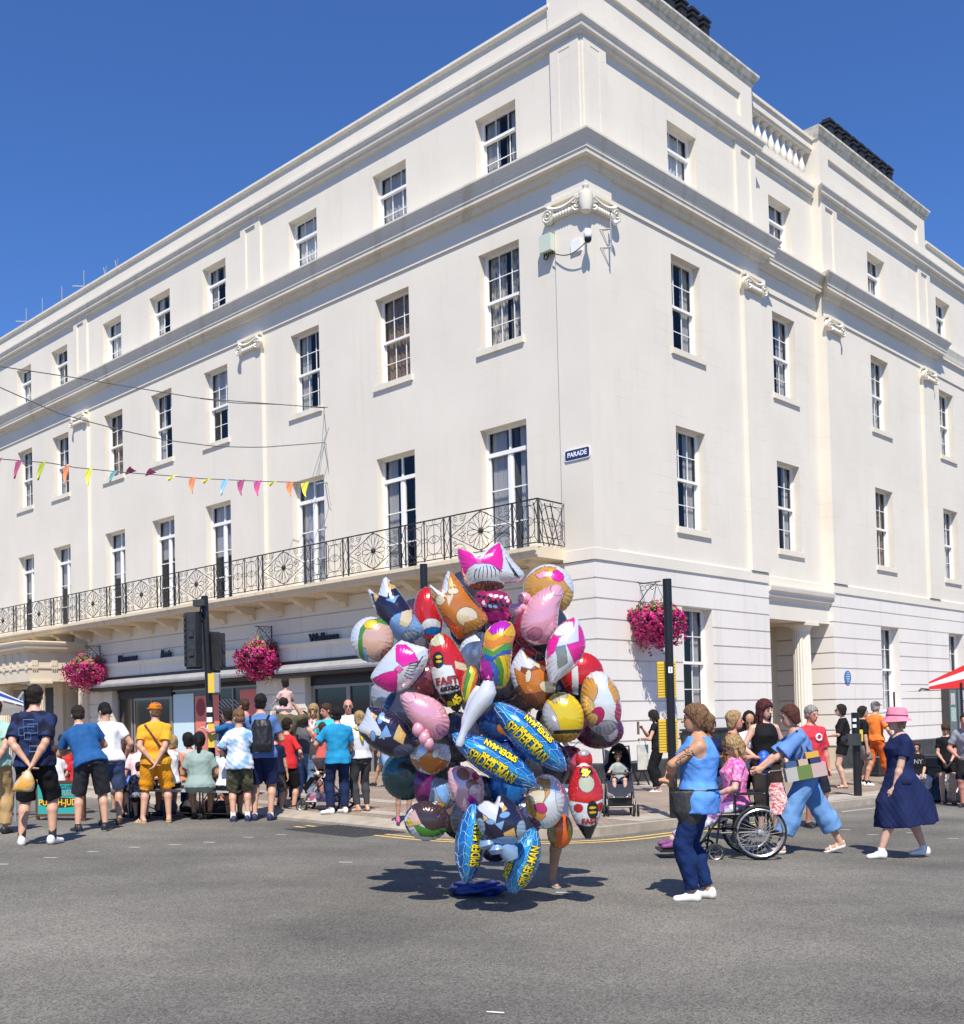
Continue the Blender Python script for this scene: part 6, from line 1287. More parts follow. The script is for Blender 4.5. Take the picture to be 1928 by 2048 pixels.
        gar(bc['nm'],f,bc['m'],bc.get('amp',.0075),18)
    if shoe:
        sc2=dict(kind='shoe',sock=None,m=None); sc2.update(shoe)
        for (A_,K_,N_,td,fz,pt) in legs:
            tdw=Rt*td[0]+Fw*td[1]; an=B2(N_); toe=B2(N_+V3(0,0,-.06-pt)+td*.15); hl=B2(N_+V3(0,0,-.045)-td*.03); c=(an+toe)/2
            f=Field(c-.2*s,c+.2*s,.008 if near else .010)
            if sc2['kind']=='shoe':
                f.cap(hl+Up*.012*s,hl-Up*.01*s,.040*s,.040*s,.01); f.cap(hl,toe,.041*s,.031*s,.015*s); f.cap(hl+Up*.03*s,hl*.55+toe*.45+Up*.018*s,.036*s,.032*s,.015*s)
                f.cutz(min(toe[2],hl[2])-.032*s) if pt<.01 else None
            else:
                w_=f.win(f.lo,f.lo+f.h*f.n); 
                f.cap(hl-Up*.02*s,toe-Up*.01*s,.042*s,.040*s,.01); f.plane(hl+Up*(-.018*s),Up+tdw*( (hl-toe)[2]*.0)) if pt<.01 else f.plane((hl+toe)/2-Up*.012*s,np.cross(np.cross(toe-hl,Up),toe-hl)*1.0)
                for tt in (.35,.75): m_=hl+(toe-hl)*tt; sd_=np.cross(tdw,Up); f.cap(m_-sd_*.036*s-Up*.01*s,m_+Up*.033*s,.009*s,.009*s,.004); f.cap(m_+sd_*.036*s-Up*.01*s,m_+Up*.033*s,.009*s,.009*s,.004)
                if sc2.get('back'): f.cap(hl-tdw*.034*s,hl-tdw*.02*s+Up*.04*s,.009*s,.009*s,.004)
            V,Q=f.mesh()
            if not len(Q): continue
            zc=V[Q].mean(1)[:,2]; mn=V[:,2].min(); mi=(zc<mn+.022*s).astype(int) if pt<.01 else np.zeros(len(Q),int)
            npmesh('shoe' if sc2['kind']=='shoe' else 'sandal',V,Q,[sc2['m'],sc2.get('sole') or sc2['m']],mi,body,base)
            if sc2['sock']:
                f=Field(an-.12*s,an+.14*s,.01); up_=B2(K_)-an; up_/=np.linalg.norm(up_); f.cap(an-Up*.03*s,an+up_*sc2.get('sh',.05)*s,.042*s,.042*s,.01,cut=True); V,Q=f.mesh()
                npmesh('sock',V,Q,[sc2['sock']],None,body,base)
    inf=dict(body=body,base=base,s=s,W=Wd,B2=B2,Hd=Hd,HM=HM,HR=HR,HF=HF,HU=HU,q=q,Rt=Rt,Fw=Fw,arms=arms,legs=legs,nb=nb,hb=hb,tor=tor,shl=shl,hands=[B2(a_[2]) for a_ in arms])
    return inf
def fieldpart(nm,parent,base,lo,hi,h,fn,mt,amp=0):
    f=Field(lo,hi,h); fn(f)
    if amp: f.noise(amp,30,3)
    V,Q=f.mesh()
    return npmesh(nm,V,Q,[mt],None,parent,base)
def capbrim(p,mt,yaw=0):   # baseball cap
    H_=p['Hd']; q=p['q']
    def fn(f):
        f.ell(H_(0,-.012,.048),V3(.092,.112,.088)*q,p['HM'],k=.005); f.plane(H_(0,0,.035),-p['HU']); f.ell(H_(0,.115,.045),V3(.062,.075,.012)*q,p['HM'],k=.01)
    return fieldpart('cap',p['body'],p['base'],H_(0,0,0)-.24*q,H_(0,0,0)+.24*q,.008,fn,mt)
def sunglasses(p,mt=None):
    H_=p['Hd']; m=MB(); q=p['q']
    for sg in (-1,1): m.ball(H_(sg*.033,.098,.004),.021*q,10,6,(1,.6,.8)); m.tube([H_(sg*.05,.092,.008),H_(sg*.078,.0,.008)],.003*q,4)
    m.tube([H_(-.02,.10,.008),H_(.02,.10,.008)],.003*q,4); m.sm=True; return m.build('sunglasses',mt or mBlk,p['body'])
mC=cloth
jeans=mC('jeans',(.025,.05,.13)); dblue=mC('jeans_dark',(.012,.022,.07)); black=mC('black',(.010,.010,.012)); white=mC('white',(.78,.78,.80)); khaki=mC('khaki',(.42,.28,.13)); charc=mC('charcoal',(.035,.035,.042)); olive=mC('olive',(.11,.095,.05)); red=mC('red',(.60,.03,.035)); navy=mC('navy',(.012,.018,.07))
tWh=mat('shoe_white',(.75,.74,.72),.6); tBk=mat('shoe_black',(.02,.02,.022),.5); tNv=mat('shoe_navy',(.02,.03,.09),.6); tTn=mat('sandal_tan',(.50,.36,.20),.6); tBr=mat('shoe_brown',(.07,.035,.02),.6)
sckW=mat('sock_white',(.8,.8,.8),.9); sckB=mat('sock_black',(.02,.02,.03),.9)
SH=dict
# --- left crowd seen from behind
person('man at the left edge in mint green shirt and khaki trousers with hands behind him',-8,1668,H=1.78,face=-8,topc=dict(m=mC('mint',(.36,.56,.46)),hem=-.1),bot=dict(m=khaki,len=1.92,loose=.022),shoe=SH(m=tBk),hands='behind',hair=('short','brown'))
P2=person('tall man seen from behind in dark navy squared shirt and black shorts',72,1690,1372,face=-4,fat=1.08,topc=dict(m=mC('navyprint',(.010,.011,.026),(.018,.035,.105),ns=9),hem=-.14,sleeve=.8,flare=.02),bot=dict(m=black,len=1.0,loose=.03),shoe=SH(m=tWh,sole=mat('sole_cream',(.62,.55,.42),.7),sock=sckB,sh=.1),hands='behind',hair=('short','dark'),feet=[(-.15,-.02,0,-25),(.16,.06,0,20)],near=True)
b=P2['B2']; t_=P2['tor']; m=MB()
for (cx,cz,w_,h_) in ((-.01,.40,.055,.04),(.035,.34,.05,.05),(-.02,.26,.035,.035),(-.09,.31,.03,.04),(.05,.12,.05,.03)):
    k=-.172; m.tube([b(t_(cx-w_,k+abs(cx-w_)*.25,cz-h_)),b(t_(cx+w_,k+abs(cx+w_)*.25,cz-h_)),b(t_(cx+w_,k+abs(cx+w_)*.25,cz+h_)),b(t_(cx-w_,k+abs(cx-w_)*.25,cz+h_))],.004,4,closed=True)
m.build('shirt_print',mat('print_pale_blue',(.16,.28,.50),.6),P2['body'])
P3=person('man in royal blue shirt and dark grey shorts leaning forward over the bench',182,1663,H=1.80,face=-18,lean=24,side=-17,fat=1.05,head=(-10,25),topc=dict(m=mC('royal',(.02,.10,.28)),hem=-.12),bot=dict(m=charc,len=.98,loose=.03),shoe=SH(m=tBk,sole=tWh,sock=sckB,sh=.03),hands=[(-.2,.42,1.1),(.05,.46,1.1)],hair=('short','dark'),feet=[(-.16,-.05,0,-30),(.18,.0,0,20)],near=True)
person('man in white T-shirt and denim shorts looking down to the left',222,1650,1404,face=-20,fat=1.02,lean=8,side=-6,head=(-25,38),topc=dict(m=white,hem=-.1),bot=dict(m=mC('denim_shorts',(.07,.10,.2)),len=.95,loose=.025),shoe=SH(m=tBr),hands=[(-.22,.2,1.0),(.22,.15,.95)],hair=('short','black'),sk='fair')
P5=person('man in orange cap, yellow polo shirt and orange shorts with hands clasped behind',313,1646,1407,face=-8,fat=1.05,head=(-38,0),topc=dict(m=mC('yellow',(.80,.37,.03)),hem=-.16,sleeve=.72,neck=.04),bot=dict(m=mC('orange_shorts',(.80,.33,.02)),len=.98,loose=.035),shoe=SH(kind='sandal',m=tTn,back=1),hands='behind',hair=('short','lbrown'),feet=[(-.19,-.02,0,-45),(.17,.05,0,-5)],near=True)
capbrim(P5,mC('orange_cap',(.85,.20,.005)))
b=P5['B2']; t_=P5['tor']; m=MB(); m.tube([b(t_(-.13,-.09,.50)),b(t_(-.04,-.145,.38)),b(t_(.08,-.155,.2)),b(t_(.17,-.12,.08)),b(t_(.2,0,.02))],.016,6); bs=m.build('shoulder_strap',mat('brown_strap',(.08,.025,.015),.6),P5['body'])
P6=person('boy in tie-dyed white and blue T-shirt and olive shorts',481,1644,1421,face=-12,sex='c',hs=1.05,fat=1.02,head=(-30,18),topc=dict(m=mC('tiedye',(.72,.74,.84),(.22,.42,.62),ns=7),hem=-.2,sleeve=.85,flare=.02),bot=dict(m=mC('olive_camo',(.13,.12,.07),(.045,.045,.03),ns=10),len=1.0,loose=.03),shoe=SH(m=tNv,sole=tWh,sock=sckW,sh=.09),hands=[(-.2,.2,1.0),(.2,.2,1.0)],hair=('short','lbrown'),near=True)
P7=person('tall man in faded blue T-shirt and denim shorts wearing a black backpack',525,1641,1389,face=2,fat=1.05,topc=dict(m=mC('fadedblue',(.10,.19,.42)),hem=-.13),bot=dict(m=mC('denim_dark',(.015,.025,.08)),len=.95,loose=.03),shoe=SH(m=tNv,sock=sckW,sh=.02),hands='front',hair=('short','black'),near=True)
def pack(P,mt):
    b=P['B2']; t_=P['tor']; s=P['s']
    def fn(f): f.loft(b(t_(.06,-.21,.02)),b(t_(.06,-.19,.46)),P['Rt'],[(0,.13*s,.07*s),(.2,.15*s,.10*s),(.8,.14*s,.09*s),(1,.10*s,.06*s)],k=.01)
    c=b(t_(.06,-.2,.24)); ob=fieldpart('backpack',None,c,c-.4*s,c+.4*s,.014,fn,mt,.006)
    m=MB()
    for sg in (-1,1): m.tube([b(t_(.0+sg*.11,-.15,.44)),b(t_(sg*.13,-.06,.515)),b(t_(sg*.13,.08,.47)),b(t_(sg*.14,.13,.3)),b(t_(sg*.15,.05,.1)),b(t_(sg*.12,-.15,.05))],.018,6)
    m.build('strap',mt,ob); return ob
tag(pack(P7,mat('black_nylon',(.012,.012,.014),.5,bump=.4,bs=10)),'black nylon backpack worn by the man in the faded blue shirt','backpack')
person('child in grey camouflage shorts half hidden behind the backpack',552,1632,1462,face=0,sex='c',hs=1.1,topc=dict(m=mC('navytee',(.01,.014,.05)),hem=-.1),bot=dict(m=mC('greycamo',(.13,.13,.13),(.05,.05,.05),ns=14),len=.99,loose=.025),shoe=SH(m=tBk,sole=tWh),hair=('short','dark'))
person('boy in bright red T-shirt and black shorts beside the backpack',576,1627,1440,face=25,sex='c',hs=1.1,topc=dict(m=red,hem=-.2,sleeve=.8),bot=dict(m=black,len=.99,loose=.025),shoe=SH(m=tNv,sole=tWh,sock=sckB,sh=.08),hands=[(-.2,.2,1.0),(.18,.2,1.05)],hair=('short','dark'))
P10=person('man in olive overshirt and jeans carrying a toddler on his shoulders',572,v=1610,H=1.80,face=8,fat=1.15,pav=True,topc=dict(m=olive,hem=-.1,sleeve=1.2,amp=.009),bot=dict(m=jeans,len=1.9,loose=.02),shoe=SH(m=tBr),hands=[(-.13,.17,1.60),(.13,.17,1.60)],poles=[(-.5,1,-.4),(.5,1,-.4)],hair=('short','dark'))
hd=P10['Hd'](0,0,0); 
person('toddler in pale striped top riding on a man\'s shoulders',xyz=(hd[0]+.02,hd[1]-.02,hd[2]-.16),H=.98,face=-30,sex='c',hs=1.35,hipz=.16,feet=[(-.18,.36,-.34),(.18,.36,-.34)],hands=[(-.1,.3,.42),(.1,.3,.42)],topc=dict(m=mC('palestripe',(.75,.62,.58),(.5,.18,.15),ns=22,kind='stripe'),hem=-.1,neck=.04),bot=dict(m=white,len=.5,loose=.03),hair=('short','dark'),sk='fair')
person('woman with long dark wavy hair in grey vest and light blue jeans',608,v=1604,top=1424,face=18,sex='f',pav=True,topc=dict(m=mC('greyvest',(.11,.11,.12)),sleeve=0,tight=1,hem=0),bot=dict(m=mC('lightjeans',(.16,.26,.44)),len=1.8,loose=.012),shoe=SH(m=tBk),hands='front',hair=('long','black',.5))
person('blonde woman with long hair in floral top facing the camera',628,d=19.6,top=1409,face=165,sex='f',pav=True,topc=dict(m=mC('floral',(.68,.62,.6),(.35,.12,.15),ns=26)),bot=dict(m=jeans,len=1.9),shoe=SH(m=tBk),hair=('long','blond',.35),head=(15,15))
person('man in sunglasses and turquoise shirt behind the teal-shirted man',655,d=19.4,top=1408,face=200,pav=True,topc=dict(m=mC('turq',(.05,.50,.58))),bot=dict(m=charc,len=.95),shoe=SH(m=tBk),hair=('short','brown'),head=(30,10),sk='red')
P14=person('small child in coral red T-shirt carried on an arm',xyz=tuple(np.array(G(646,1628,.115))+np.array([0,.12,0])),H=1.02,face=-20,sex='c',hs=1.25,zoff=.66,hipz=.34,feet=[(-.12,.18,-.14),(.1,.2,-.2)],topc=dict(m=mC('coral',(.58,.12,.10)),hem=-.1),bot=dict(m=mC('greysh',(.3,.3,.3)),len=.8),shoe=SH(m=tWh),hair=('short','brown'),hands='front')
P15=person('man in teal blue T-shirt and dark jeans standing behind a pushchair',678,v=1627,top=1416,face=-14,fat=1.04,pav=True,topc=dict(m=mC('teal',(.02,.27,.50)),hem=-.2,sleeve=.75),bot=dict(m=dblue,len=1.93,loose=.018),shoe=SH(m=tWh,sole=tWh),hands=[(-.28,.26,1.05),(.1,.3,1.05)],hair=('short','black'),feet=[(-.14,.0,0,-60),(.1,.05,0,-30)],near=True)
P17=person('bald man in dark glasses and white shirt facing the camera',698,d=20.0,top=1400,face=172,fat=1.1,pav=True,topc=dict(m=white),bot=dict(m=black,len=.95,loose=.03),shoe=SH(m=tWh),hair=('bald','grey'),sk='red'); sunglasses(P17)
P18=person('woman in white top, yellow scarf and grey skinny jeans holding a phone',724,v=1623,top=1424,face=-28,sex='f',pav=True,topc=dict(m=mC('offwhite',(.62,.62,.66)),hem=0,sleeve=.6),bot=dict(m=mC('greyjeans',(.045,.048,.055)),len=1.9,loose=.004),shoe=SH(kind='sandal',m=tBr),hands=[(-.24,.1,.78),(.2,.2,1.0)],hair=('bob','blond'),near=True,feet=[(-.08,.0,0,-60),(.1,.0,0,0)])
m=MB(); m.sm=True; b=P18['B2']; t_=P18['tor']; m.tube([b(t_(.1*math.cos(k*.63),.085*math.sin(k*.63)-.0,.50)) for k in range(10)],.035,8,closed=True); m.tube([b(t_(-.02,-.1,.5)),b(t_(-.04,-.16,.4)),b(t_(-.03,-.17,.3))],[.04,.035,.02],8); m.build('scarf',mC('scarf',(.72,.66,.03),(.03,.03,.03),ns=16),P18['body'])
m=MB(); h0=P18['hands'][0]; m.box(lambda x,y,z:(h0[0]+x,h0[1]+y,h0[2]-.08+z),-.008,.008,-.035,.035,-.075,.075); tag(m.build('phone',mBlk),'black phone held low by the woman in grey jeans','phone')
person('person in pale blue shorts walking past behind the balloons',770,d=23.4,top=1425,face=-70,pav=True,topc=dict(m=white),bot=dict(m=mC('paleblue',(.25,.38,.6)),len=.95),shoe=SH(m=tBk),feet=[(-.08,-.42,.12,-12,.05),(.08,.35)],hair=('short','brown'),sk='tan')
person('child in pink clogs mostly hidden by the balloons',806,1643,H=1.22,face=160,sex='c',hs=1.15,pav=True,topc=dict(m=mC('pinktee',(.6,.2,.3))),bot=dict(m=mC('brownsh',(.08,.05,.04)),len=.8),shoe=SH(m=mat('clog_pink',(.75,.10,.30),.5)),hair=('long','brown',.2))
person('man with sunglasses on his head in pink shirt by the red poster',492,d=20.4,top=1399,face=-60,pav=True,topc=dict(m=mC('pinkshirt',(.62,.16,.2))),bot=dict(m=jeans,len=1.9),shoe=SH(m=tBk),hair=('short','brown'),sk='red')
person('dark-haired woman in blue top reaching out an arm beside the traffic light',458,d=19.9,top=1417,face=-75,sex='f',pav=True,topc=dict(m=mC('cobalt',(.02,.12,.30))),bot=dict(m=black,len=1.9),shoe=SH(m=tBk),hands=[(-.15,.45,1.38),(.1,.4,1.3)],hair=('bob','dark'),sk='red')
# --- seated audience on and beyond the bench
ST=.45
def sit(label,u,d,H,face,tc,bc,hair,sk='fair',sex='f',head=(0,0),lean=8,seat=ST,**k):
    q=U(u,1500,d); return person(label,xyz=(q.x,d,gz(q.x,d,0)),H=H,face=face,sex=sex,seat=seat,feet=[(-.12,.42),(.12,.40)],topc=tc,bot=bc,shoe=SH(m=tBk),hair=hair,sk=sk,head=head,lean=lean,hands=k.pop('hands','lap'),group='people sitting at the street show',**k)
sit('seated woman in pale sage ribbed dress with long dark ponytail',398,16.75,1.70,-10,dict(m=mC('sage',(.30,.40,.37),(.24,.33,.31),ns=30,kind='stripe'),hem=-.12,sleeve=.62,fold=.01),dict(m=mC('sage2',(.30,.40,.37)),kind='legs',len=.9,loose=.03,nm='dress_skirt'),('pony','black',.3),fat=1.18,sk='tan')
sit('seated girl with very long loose black hair',452,16.9,1.42,6,dict(m=white),dict(m=charc,len=.9),('long','black',.62),sk='tan',sex='f')
sit('seated woman with blond pinned hair in orange top',352,17.6,1.62,-40,dict(m=mC('orangetop',(.68,.24,.12)),sleeve=0),dict(m=white,len=.9),('bob','blond'),sk='red',lean=15)
sit('seated man in white vest looking toward the puppet booth',338,17.3,1.66,-60,dict(m=white,sleeve=.3),dict(m=black,len=.9),('short','grey'),sex='m',sk='red')
sit('seated dark-haired woman beyond the blond woman',383,18.1,1.66,-50,dict(m=mC('striped',(.7,.7,.7),(.3,.1,.1),ns=25,kind='stripe')),dict(m=jeans,len=1.8),('bob','black'),sk='brown')
sit('seated grey-haired person in pale pink T-shirt left of the orange man',284,17.0,1.60,-30,dict(m=mC('palepink',(.78,.60,.64))),dict(m=black,len=.9),('short','grey'),sex='m',lean=14,head=(-20,0),sk='pale')
sit('seated child in periwinkle blue top beside the denim shorts',258,17.1,1.45,-20,dict(m=mC('peri',(.16,.26,.62))),dict(m=dblue,len=.9),('bob','auburn'),sex='c')
sit('small seated child in dark patterned shirt',276,16.7,1.12,-10,dict(m=mC('darkpat',(.02,.02,.03),(.25,.25,.3),ns=22)),dict(m=black,len=.9),('short','dark'),sex='c',seat=.3)
sit('seated woman in black and orange top at the booth',128,18.2,1.6,-30,dict(m=mC('redtop',(.55,.05,.04))),dict(m=white,len=.9),('short','dark'),sk='red')
sit('seated child in red shirt by the teal booth board',156,17.8,1.2,-40,dict(m=red),dict(m=black,len=.9),('short','blond'),sex='c')
sit('seated child in white shirt between the two leaning men',112,17.9,1.25,-30,dict(m=white),dict(m=dblue,len=.9),('bob','brown'),sex='c')
sit('seated person in patterned dress behind the traffic light pole',470,18.6,1.6,-30,dict(m=mC('pat2',(.6,.5,.48),(.3,.06,.06),ns=20)),dict(m=black,len=.9),('long','dark',.2),sk='red')
sit('seated girl with auburn hair near the bench end',245,18.0,1.3,-30,dict(m=mC('pink3',(.7,.4,.45))),dict(m=white,len=.9),('bob','auburn'),sex='c')
# --- right-hand group
Pw=person('woman in sky blue vest top and dark jeans with arms folded and low bun',1403,1800,1411,face=-78,sex='f',fat=1.38,lean=-3,head=(-4,-2),topc=dict(m=mC('skyvest',(.11,.30,.74)),sleeve=0,hem=-.28,neck=.055,strap=0,nm='vest_top',g=.014,amp=.006),bot=dict(m=mC('dark_jeans',(.008,.025,.10)),len=1.93,loose=.006),shoe=SH(m=tWh,sole=mat('sole_cream',(.62,.55,.42),.7)),hands=[(.0,.23,1.08),(-.10,.27,1.11)],poles=[(-.5,1,-.45),(.5,1,-.45)],hair=('bun','lbrown'),sk='tan',feet=[(-.09,.07,0,-6),(.10,-.06,0,8)],near=True)
# tattoo lines on the upper arm, apron pouch, bracelet
S_,E_,W_=Pw['arms'][0]; b=Pw['B2']; m=MB(); rr=random.Random(4); Sw,Ew=b(S_),b(E_); ax=Ew-Sw; Lx=np.linalg.norm(ax); ax/=Lx; o1=np.cross(ax,V3(0,1,0)); o1/=np.linalg.norm(o1); o2=np.cross(ax,o1)
for i in range(11):
    a0=rr.uniform(0,2*PI); t0=rr.uniform(.3,.85); pts=[]
    for j in range(12):
        an_=j*.55; rad=.018+.012*math.sin(j*1.3+i); tt=t0+rad*math.sin(an_)/Lx*1.6; aa=a0+rad*math.cos(an_)*16
        r_=.052*Pw['s']*.9*1.38**.6*(1-tt)+.040*Pw['s']*.9*1.38**.6*tt+.0035; pts.append(Sw+ax*Lx*tt+(o1*math.cos(aa)+o2*math.sin(aa))*r_)
    m.tube(pts,.0022,4)
m.build('tattoo',mat('tattoo_ink',(.06,.05,.06),.6),Pw['body'])
def fn(f): f.loft(b(V3(-.15,.08,.68)),b(V3(-.13,.09,.99)),Pw['Rt'],[(0,.05,.07),(.4,.10,.13),(1,.11,.15)],k=.01)
c=b(V3(-.1,.15,.84)); fieldpart('apron_pouch',Pw['body'],Pw['base'],c-.26,c+.26,.012,fn,mat('pouch_dark',(.035,.035,.037),.6,bump=.3),.004)
m=MB(); m.tube([b(V3(.235*math.cos(k*.5),.215*math.sin(k*.5)+.0,1.0)) for k in range(13)],.008,5,closed=True); m.build('apron_string',mBlk,Pw['body'])
m=MB(); w0=Pw['hands'][0]; m.tube([w0+V3(.026*math.cos(k),.0,.026*math.sin(k)) for k in np.linspace(0,5.7,9)],.004,5,closed=True); m.build('bracelet',mGal,Pw['body'])
Pp=person('woman with short auburn hair in blue tunic and pale blue culottes pushing the wheelchair',1612,1708,1409,face=-88,sex='f',fat=1.1,lean=12,head=(0,14),topc=dict(m=mC('bluetunic',(.13,.26,.56)),sleeve=.95,hem=-.06,flare=.05,vneck=1,amp=.008),bot=dict(m=mC('culottes',(.15,.31,.60)),len=1.66,loose=.06,amp=.008),shoe=SH(kind='sandal',m=tWh,back=1),hands=[(-.14,.5,1.02),(.14,.48,1.02)],hair=('bob','auburn'),feet=[(-.1,.34,0,-5),(.1,-.42,.05,5,.05)],near=True)
Ph=person('woman in pink bucket hat and navy dress walking left in white trainers',1806,1716,1421,face=-90,sex='f',fat=1.22,lean=-2,head=(0,-4),sk='pale',topc=dict(m=mC('navydress',(.012,.02,.075)),sleeve=.62,hem=-.1,flare=.02,vneck=1,amp=.005,nm='dress_top'),bot=dict(m=MC['cloth_navydress'],kind='skirt',len=.54,w=.30,dp=1.15,sway=-.06,nm='dress_skirt'),shoe=SH(m=tWh,sole=tWh,sock=sckW,sh=.04),hands=[(-.16,.16,.76),(.2,-.1,.84)],hair=('bob','blond'),feet=[(-.1,.30,0,-6),(.1,-.30,0,6)],near=True)
H_=Ph['Hd']; q=Ph['q']; m=MB(); m.sm=True; n=28; rows=[]
for (r,z,ry) in ((.02,.16,.02),(.075,.158,.09),(.098,.13,.118),(.106,.05,.126),(.108,.045,.128),(.15,-.005,.175),(.152,-.01,.178),(.104,.04,.124)): rows.append([H_(r*math.cos(2*PI*k/n),-.008+ry*math.sin(2*PI*k/n),z-.02*math.sin(2*PI*k/n)*(r>.14)) for k in range(n)])
m.rings(rows,False); ht=m.build('bucket_hat',mC('pinkhat',(.72,.24,.34)),Ph['body'])
m=MB(); m.tube([H_(.107*math.cos(2*PI*k/n),-.008+.127*math.sin(2*PI*k/n),.062) for k in range(n)],.006*q,5,closed=True); m.build('hat_band',mC('hatband',(.30,.04,.12)),ht)
Pr=person('bald man in red T-shirt with white ring print and dark shorts facing the camera',1628,1655,1412,face=160,fat=1.08,sk='red',topc=dict(m=mC('scarlet',(.62,.045,.07)),hem=-.22,sleeve=.85),bot=dict(m=mC('darkshort',(.015,.018,.03)),len=.99,loose=.025),shoe=SH(m=tBk,sole=tWh),hands=[(-.27,.03,.82),(.27,.03,.82)],hair=('short','grey'),head=(-10,8))
m=MB(); b=Pr['B2']; t_=Pr['tor']; m.tube([b(t_(-.02+.045*math.cos(k*.5),.158-.0,.36+.045*math.sin(k*.5))) for k in range(13)],.014,6,closed=True); m.build('shirt_print',mWhite,Pr['body'])
person('woman with long dark red hair in black vest behind the wheelchair',1530,d=14.8,H=1.80,face=168,sex='f',fat=1.0,sk='pale',topc=dict(m=black,sleeve=0,neck=.07,hem=0),bot=dict(m=mC('darkbrown',(.035,.02,.018)),kind='legs',len=1.0,loose=.03),shoe=SH(m=tBk),hands=[(-.25,.1,.9),(.2,.2,1.0)],hair=('long','redd',.34),head=(-25,10))
person('woman with long black hair in white and black top looking down at her phone',1500,d=15.2,top=1424,face=190,sex='f',sk='tan',topc=dict(m=white,sleeve=.2),bot=dict(m=black,len=1.9),shoe=SH(m=tBk),hands='phone',hair=('long','black',.4),head=(0,32))
person('woman with blond curly hair in leopard print vest behind the blue vest woman',1466,d=13.9,top=1424,face=100,sex='f',fat=1.1,sk='red',topc=dict(m=mC('leopard',(.42,.22,.08),(.02,.015,.01),ns=34),sleeve=0),bot=dict(m=black,len=1.9),shoe=SH(m=tBk),hands='front',hair=('bob','blond'))
person('dark-haired person in navy top standing close behind the wheelchair user',1420,d=16.5,top=1440,face=150,sex='f',sk='brown',topc=dict(m=navy),bot=dict(m=jeans,len=1.9),shoe=SH(m=tBk),hands='front',hair=('bob','black'))
Pread=person('woman with curly dark hair in black reading by the wall with tote bags',1318,1583,1420,face=-70,sex='f',pav=True,topc=dict(m=black,sleeve=.3),bot=dict(m=black,len=1.9,loose=.045),shoe=SH(kind='sandal',m=tWh),hands=[(-.1,.3,1.14),(-.02,.32,1.36)],hair=('long','dark',.22),head=(0,34),lean=6)
P8=person('woman in black T-shirt, dark glasses and black shorts on the right pavement',1690,1576,1410,face=-72,sex='f',pav=True,sk='pale',topc=dict(m=black,hem=-.08,sleeve=.9,flare=.02),bot=dict(m=black,len=.5,loose=.03),shoe=SH(kind='sandal',m=tBk,back=1),hands=[(-.1,.3,1.1),(.2,.05,1.0)],hair=('bob','dark')); sunglasses(P8)
person('person in black T-shirt and white shoes behind the crossing post',1728,1572,1414,face=95,pav=True,sk='fair',topc=dict(m=black,sleeve=.8),bot=dict(m=mC('greyshort',(.25,.22,.2)),len=.8),shoe=SH(m=tWh,sock=sckB,sh=.05),hair=('bob','dark'))
P9=person('man in orange hi-vis shirt, orange trousers and dark cap walking right',1752,d=25.6,top=1404,face=60,pav=True,fat=1.05,sk='fair',topc=dict(m=mC('hivis',(.85,.22,.04)),sleeve=.8),bot=dict(m=mC('hivis2',(.80,.14,.01),(.6,.12,.03),ns=5),len=1.9,loose=.02),shoe=SH(m=tBk),hands=[(-.22,.1,.85),(.34,.15,.95)],hair=('short','grey'),feet=[(-.1,-.25,.03,-5,.03),(.1,.25)]); capbrim(P9,mat('cap_dark',(.05,.055,.07),.7))
P12=person('child in black T-shirt with white NY letters seated beyond the pink hat woman',1832,d=21.5,top=1449,face=185,sex='c',H=1.42,seat=.40,feet=[(-.12,.38),(.12,.36)],topc=dict(m=black,sleeve=.85),bot=dict(m=mC('greyleg',(.4,.4,.42)),len=1.8),shoe=SH(m=tWh),hands=[(-.05,.28,.6),(.12,.26,.6)],hair=('bob','brown'),head=(10,20))
b=P12['B2']; t_=P12['tor']; text('NY',.12,lambda x,y,z:tuple(b(t_(-x/P12['s'],.138,.34+y/P12['s']))),'shirt_letters',mWhite,P12['body'],ext=.002)
person('grey-haired head of a person behind the child in black',1812,d=23,top=1447,face=180,H=1.5,seat=.42,feet=[(-.12,.4),(.12,.4)],topc=dict(m=charc),bot=dict(m=jeans,len=1.9),shoe=SH(m=tBk),hair=('bald','grey'),sk='red')
person('girl in black top and shorts with tied hair looking down by the kiosk',1893,d=20.5,top=1440,face=200,sex='c',H=1.50,topc=dict(m=black,sleeve=.6),bot=dict(m=black,len=.55,loose=.02),shoe=SH(m=tBk),hands='low',hair=('pony','brown',.12),head=(0,32))
person('person in grey T-shirt bending over equipment at the right edge',1935,d=19.8,face=-150,H=1.72,lean=22,topc=dict(m=mC('greytee',(.30,.30,.34)),sleeve=.7),bot=dict(m=black,len=1.0,loose=.03),shoe=SH(m=tBk),hands=[(-.15,.3,.95),(.15,.3,.95)],hair=('short','dark'),sk='red')
person('balloon seller behind the bunch with one sandalled leg showing',1100,1772,H=1.62,face=178,sex='f',fat=1.1,sk='tan',topc=dict(m=white),bot=dict(m=white,len=.7,loose=.03),shoe=SH(kind='sandal',m=mat('sandal_grey',(.25,.26,.26),.6)),hands='front',hair=('bob','dark'),feet=[(-.02,.05),(.3,.1)],near=True)
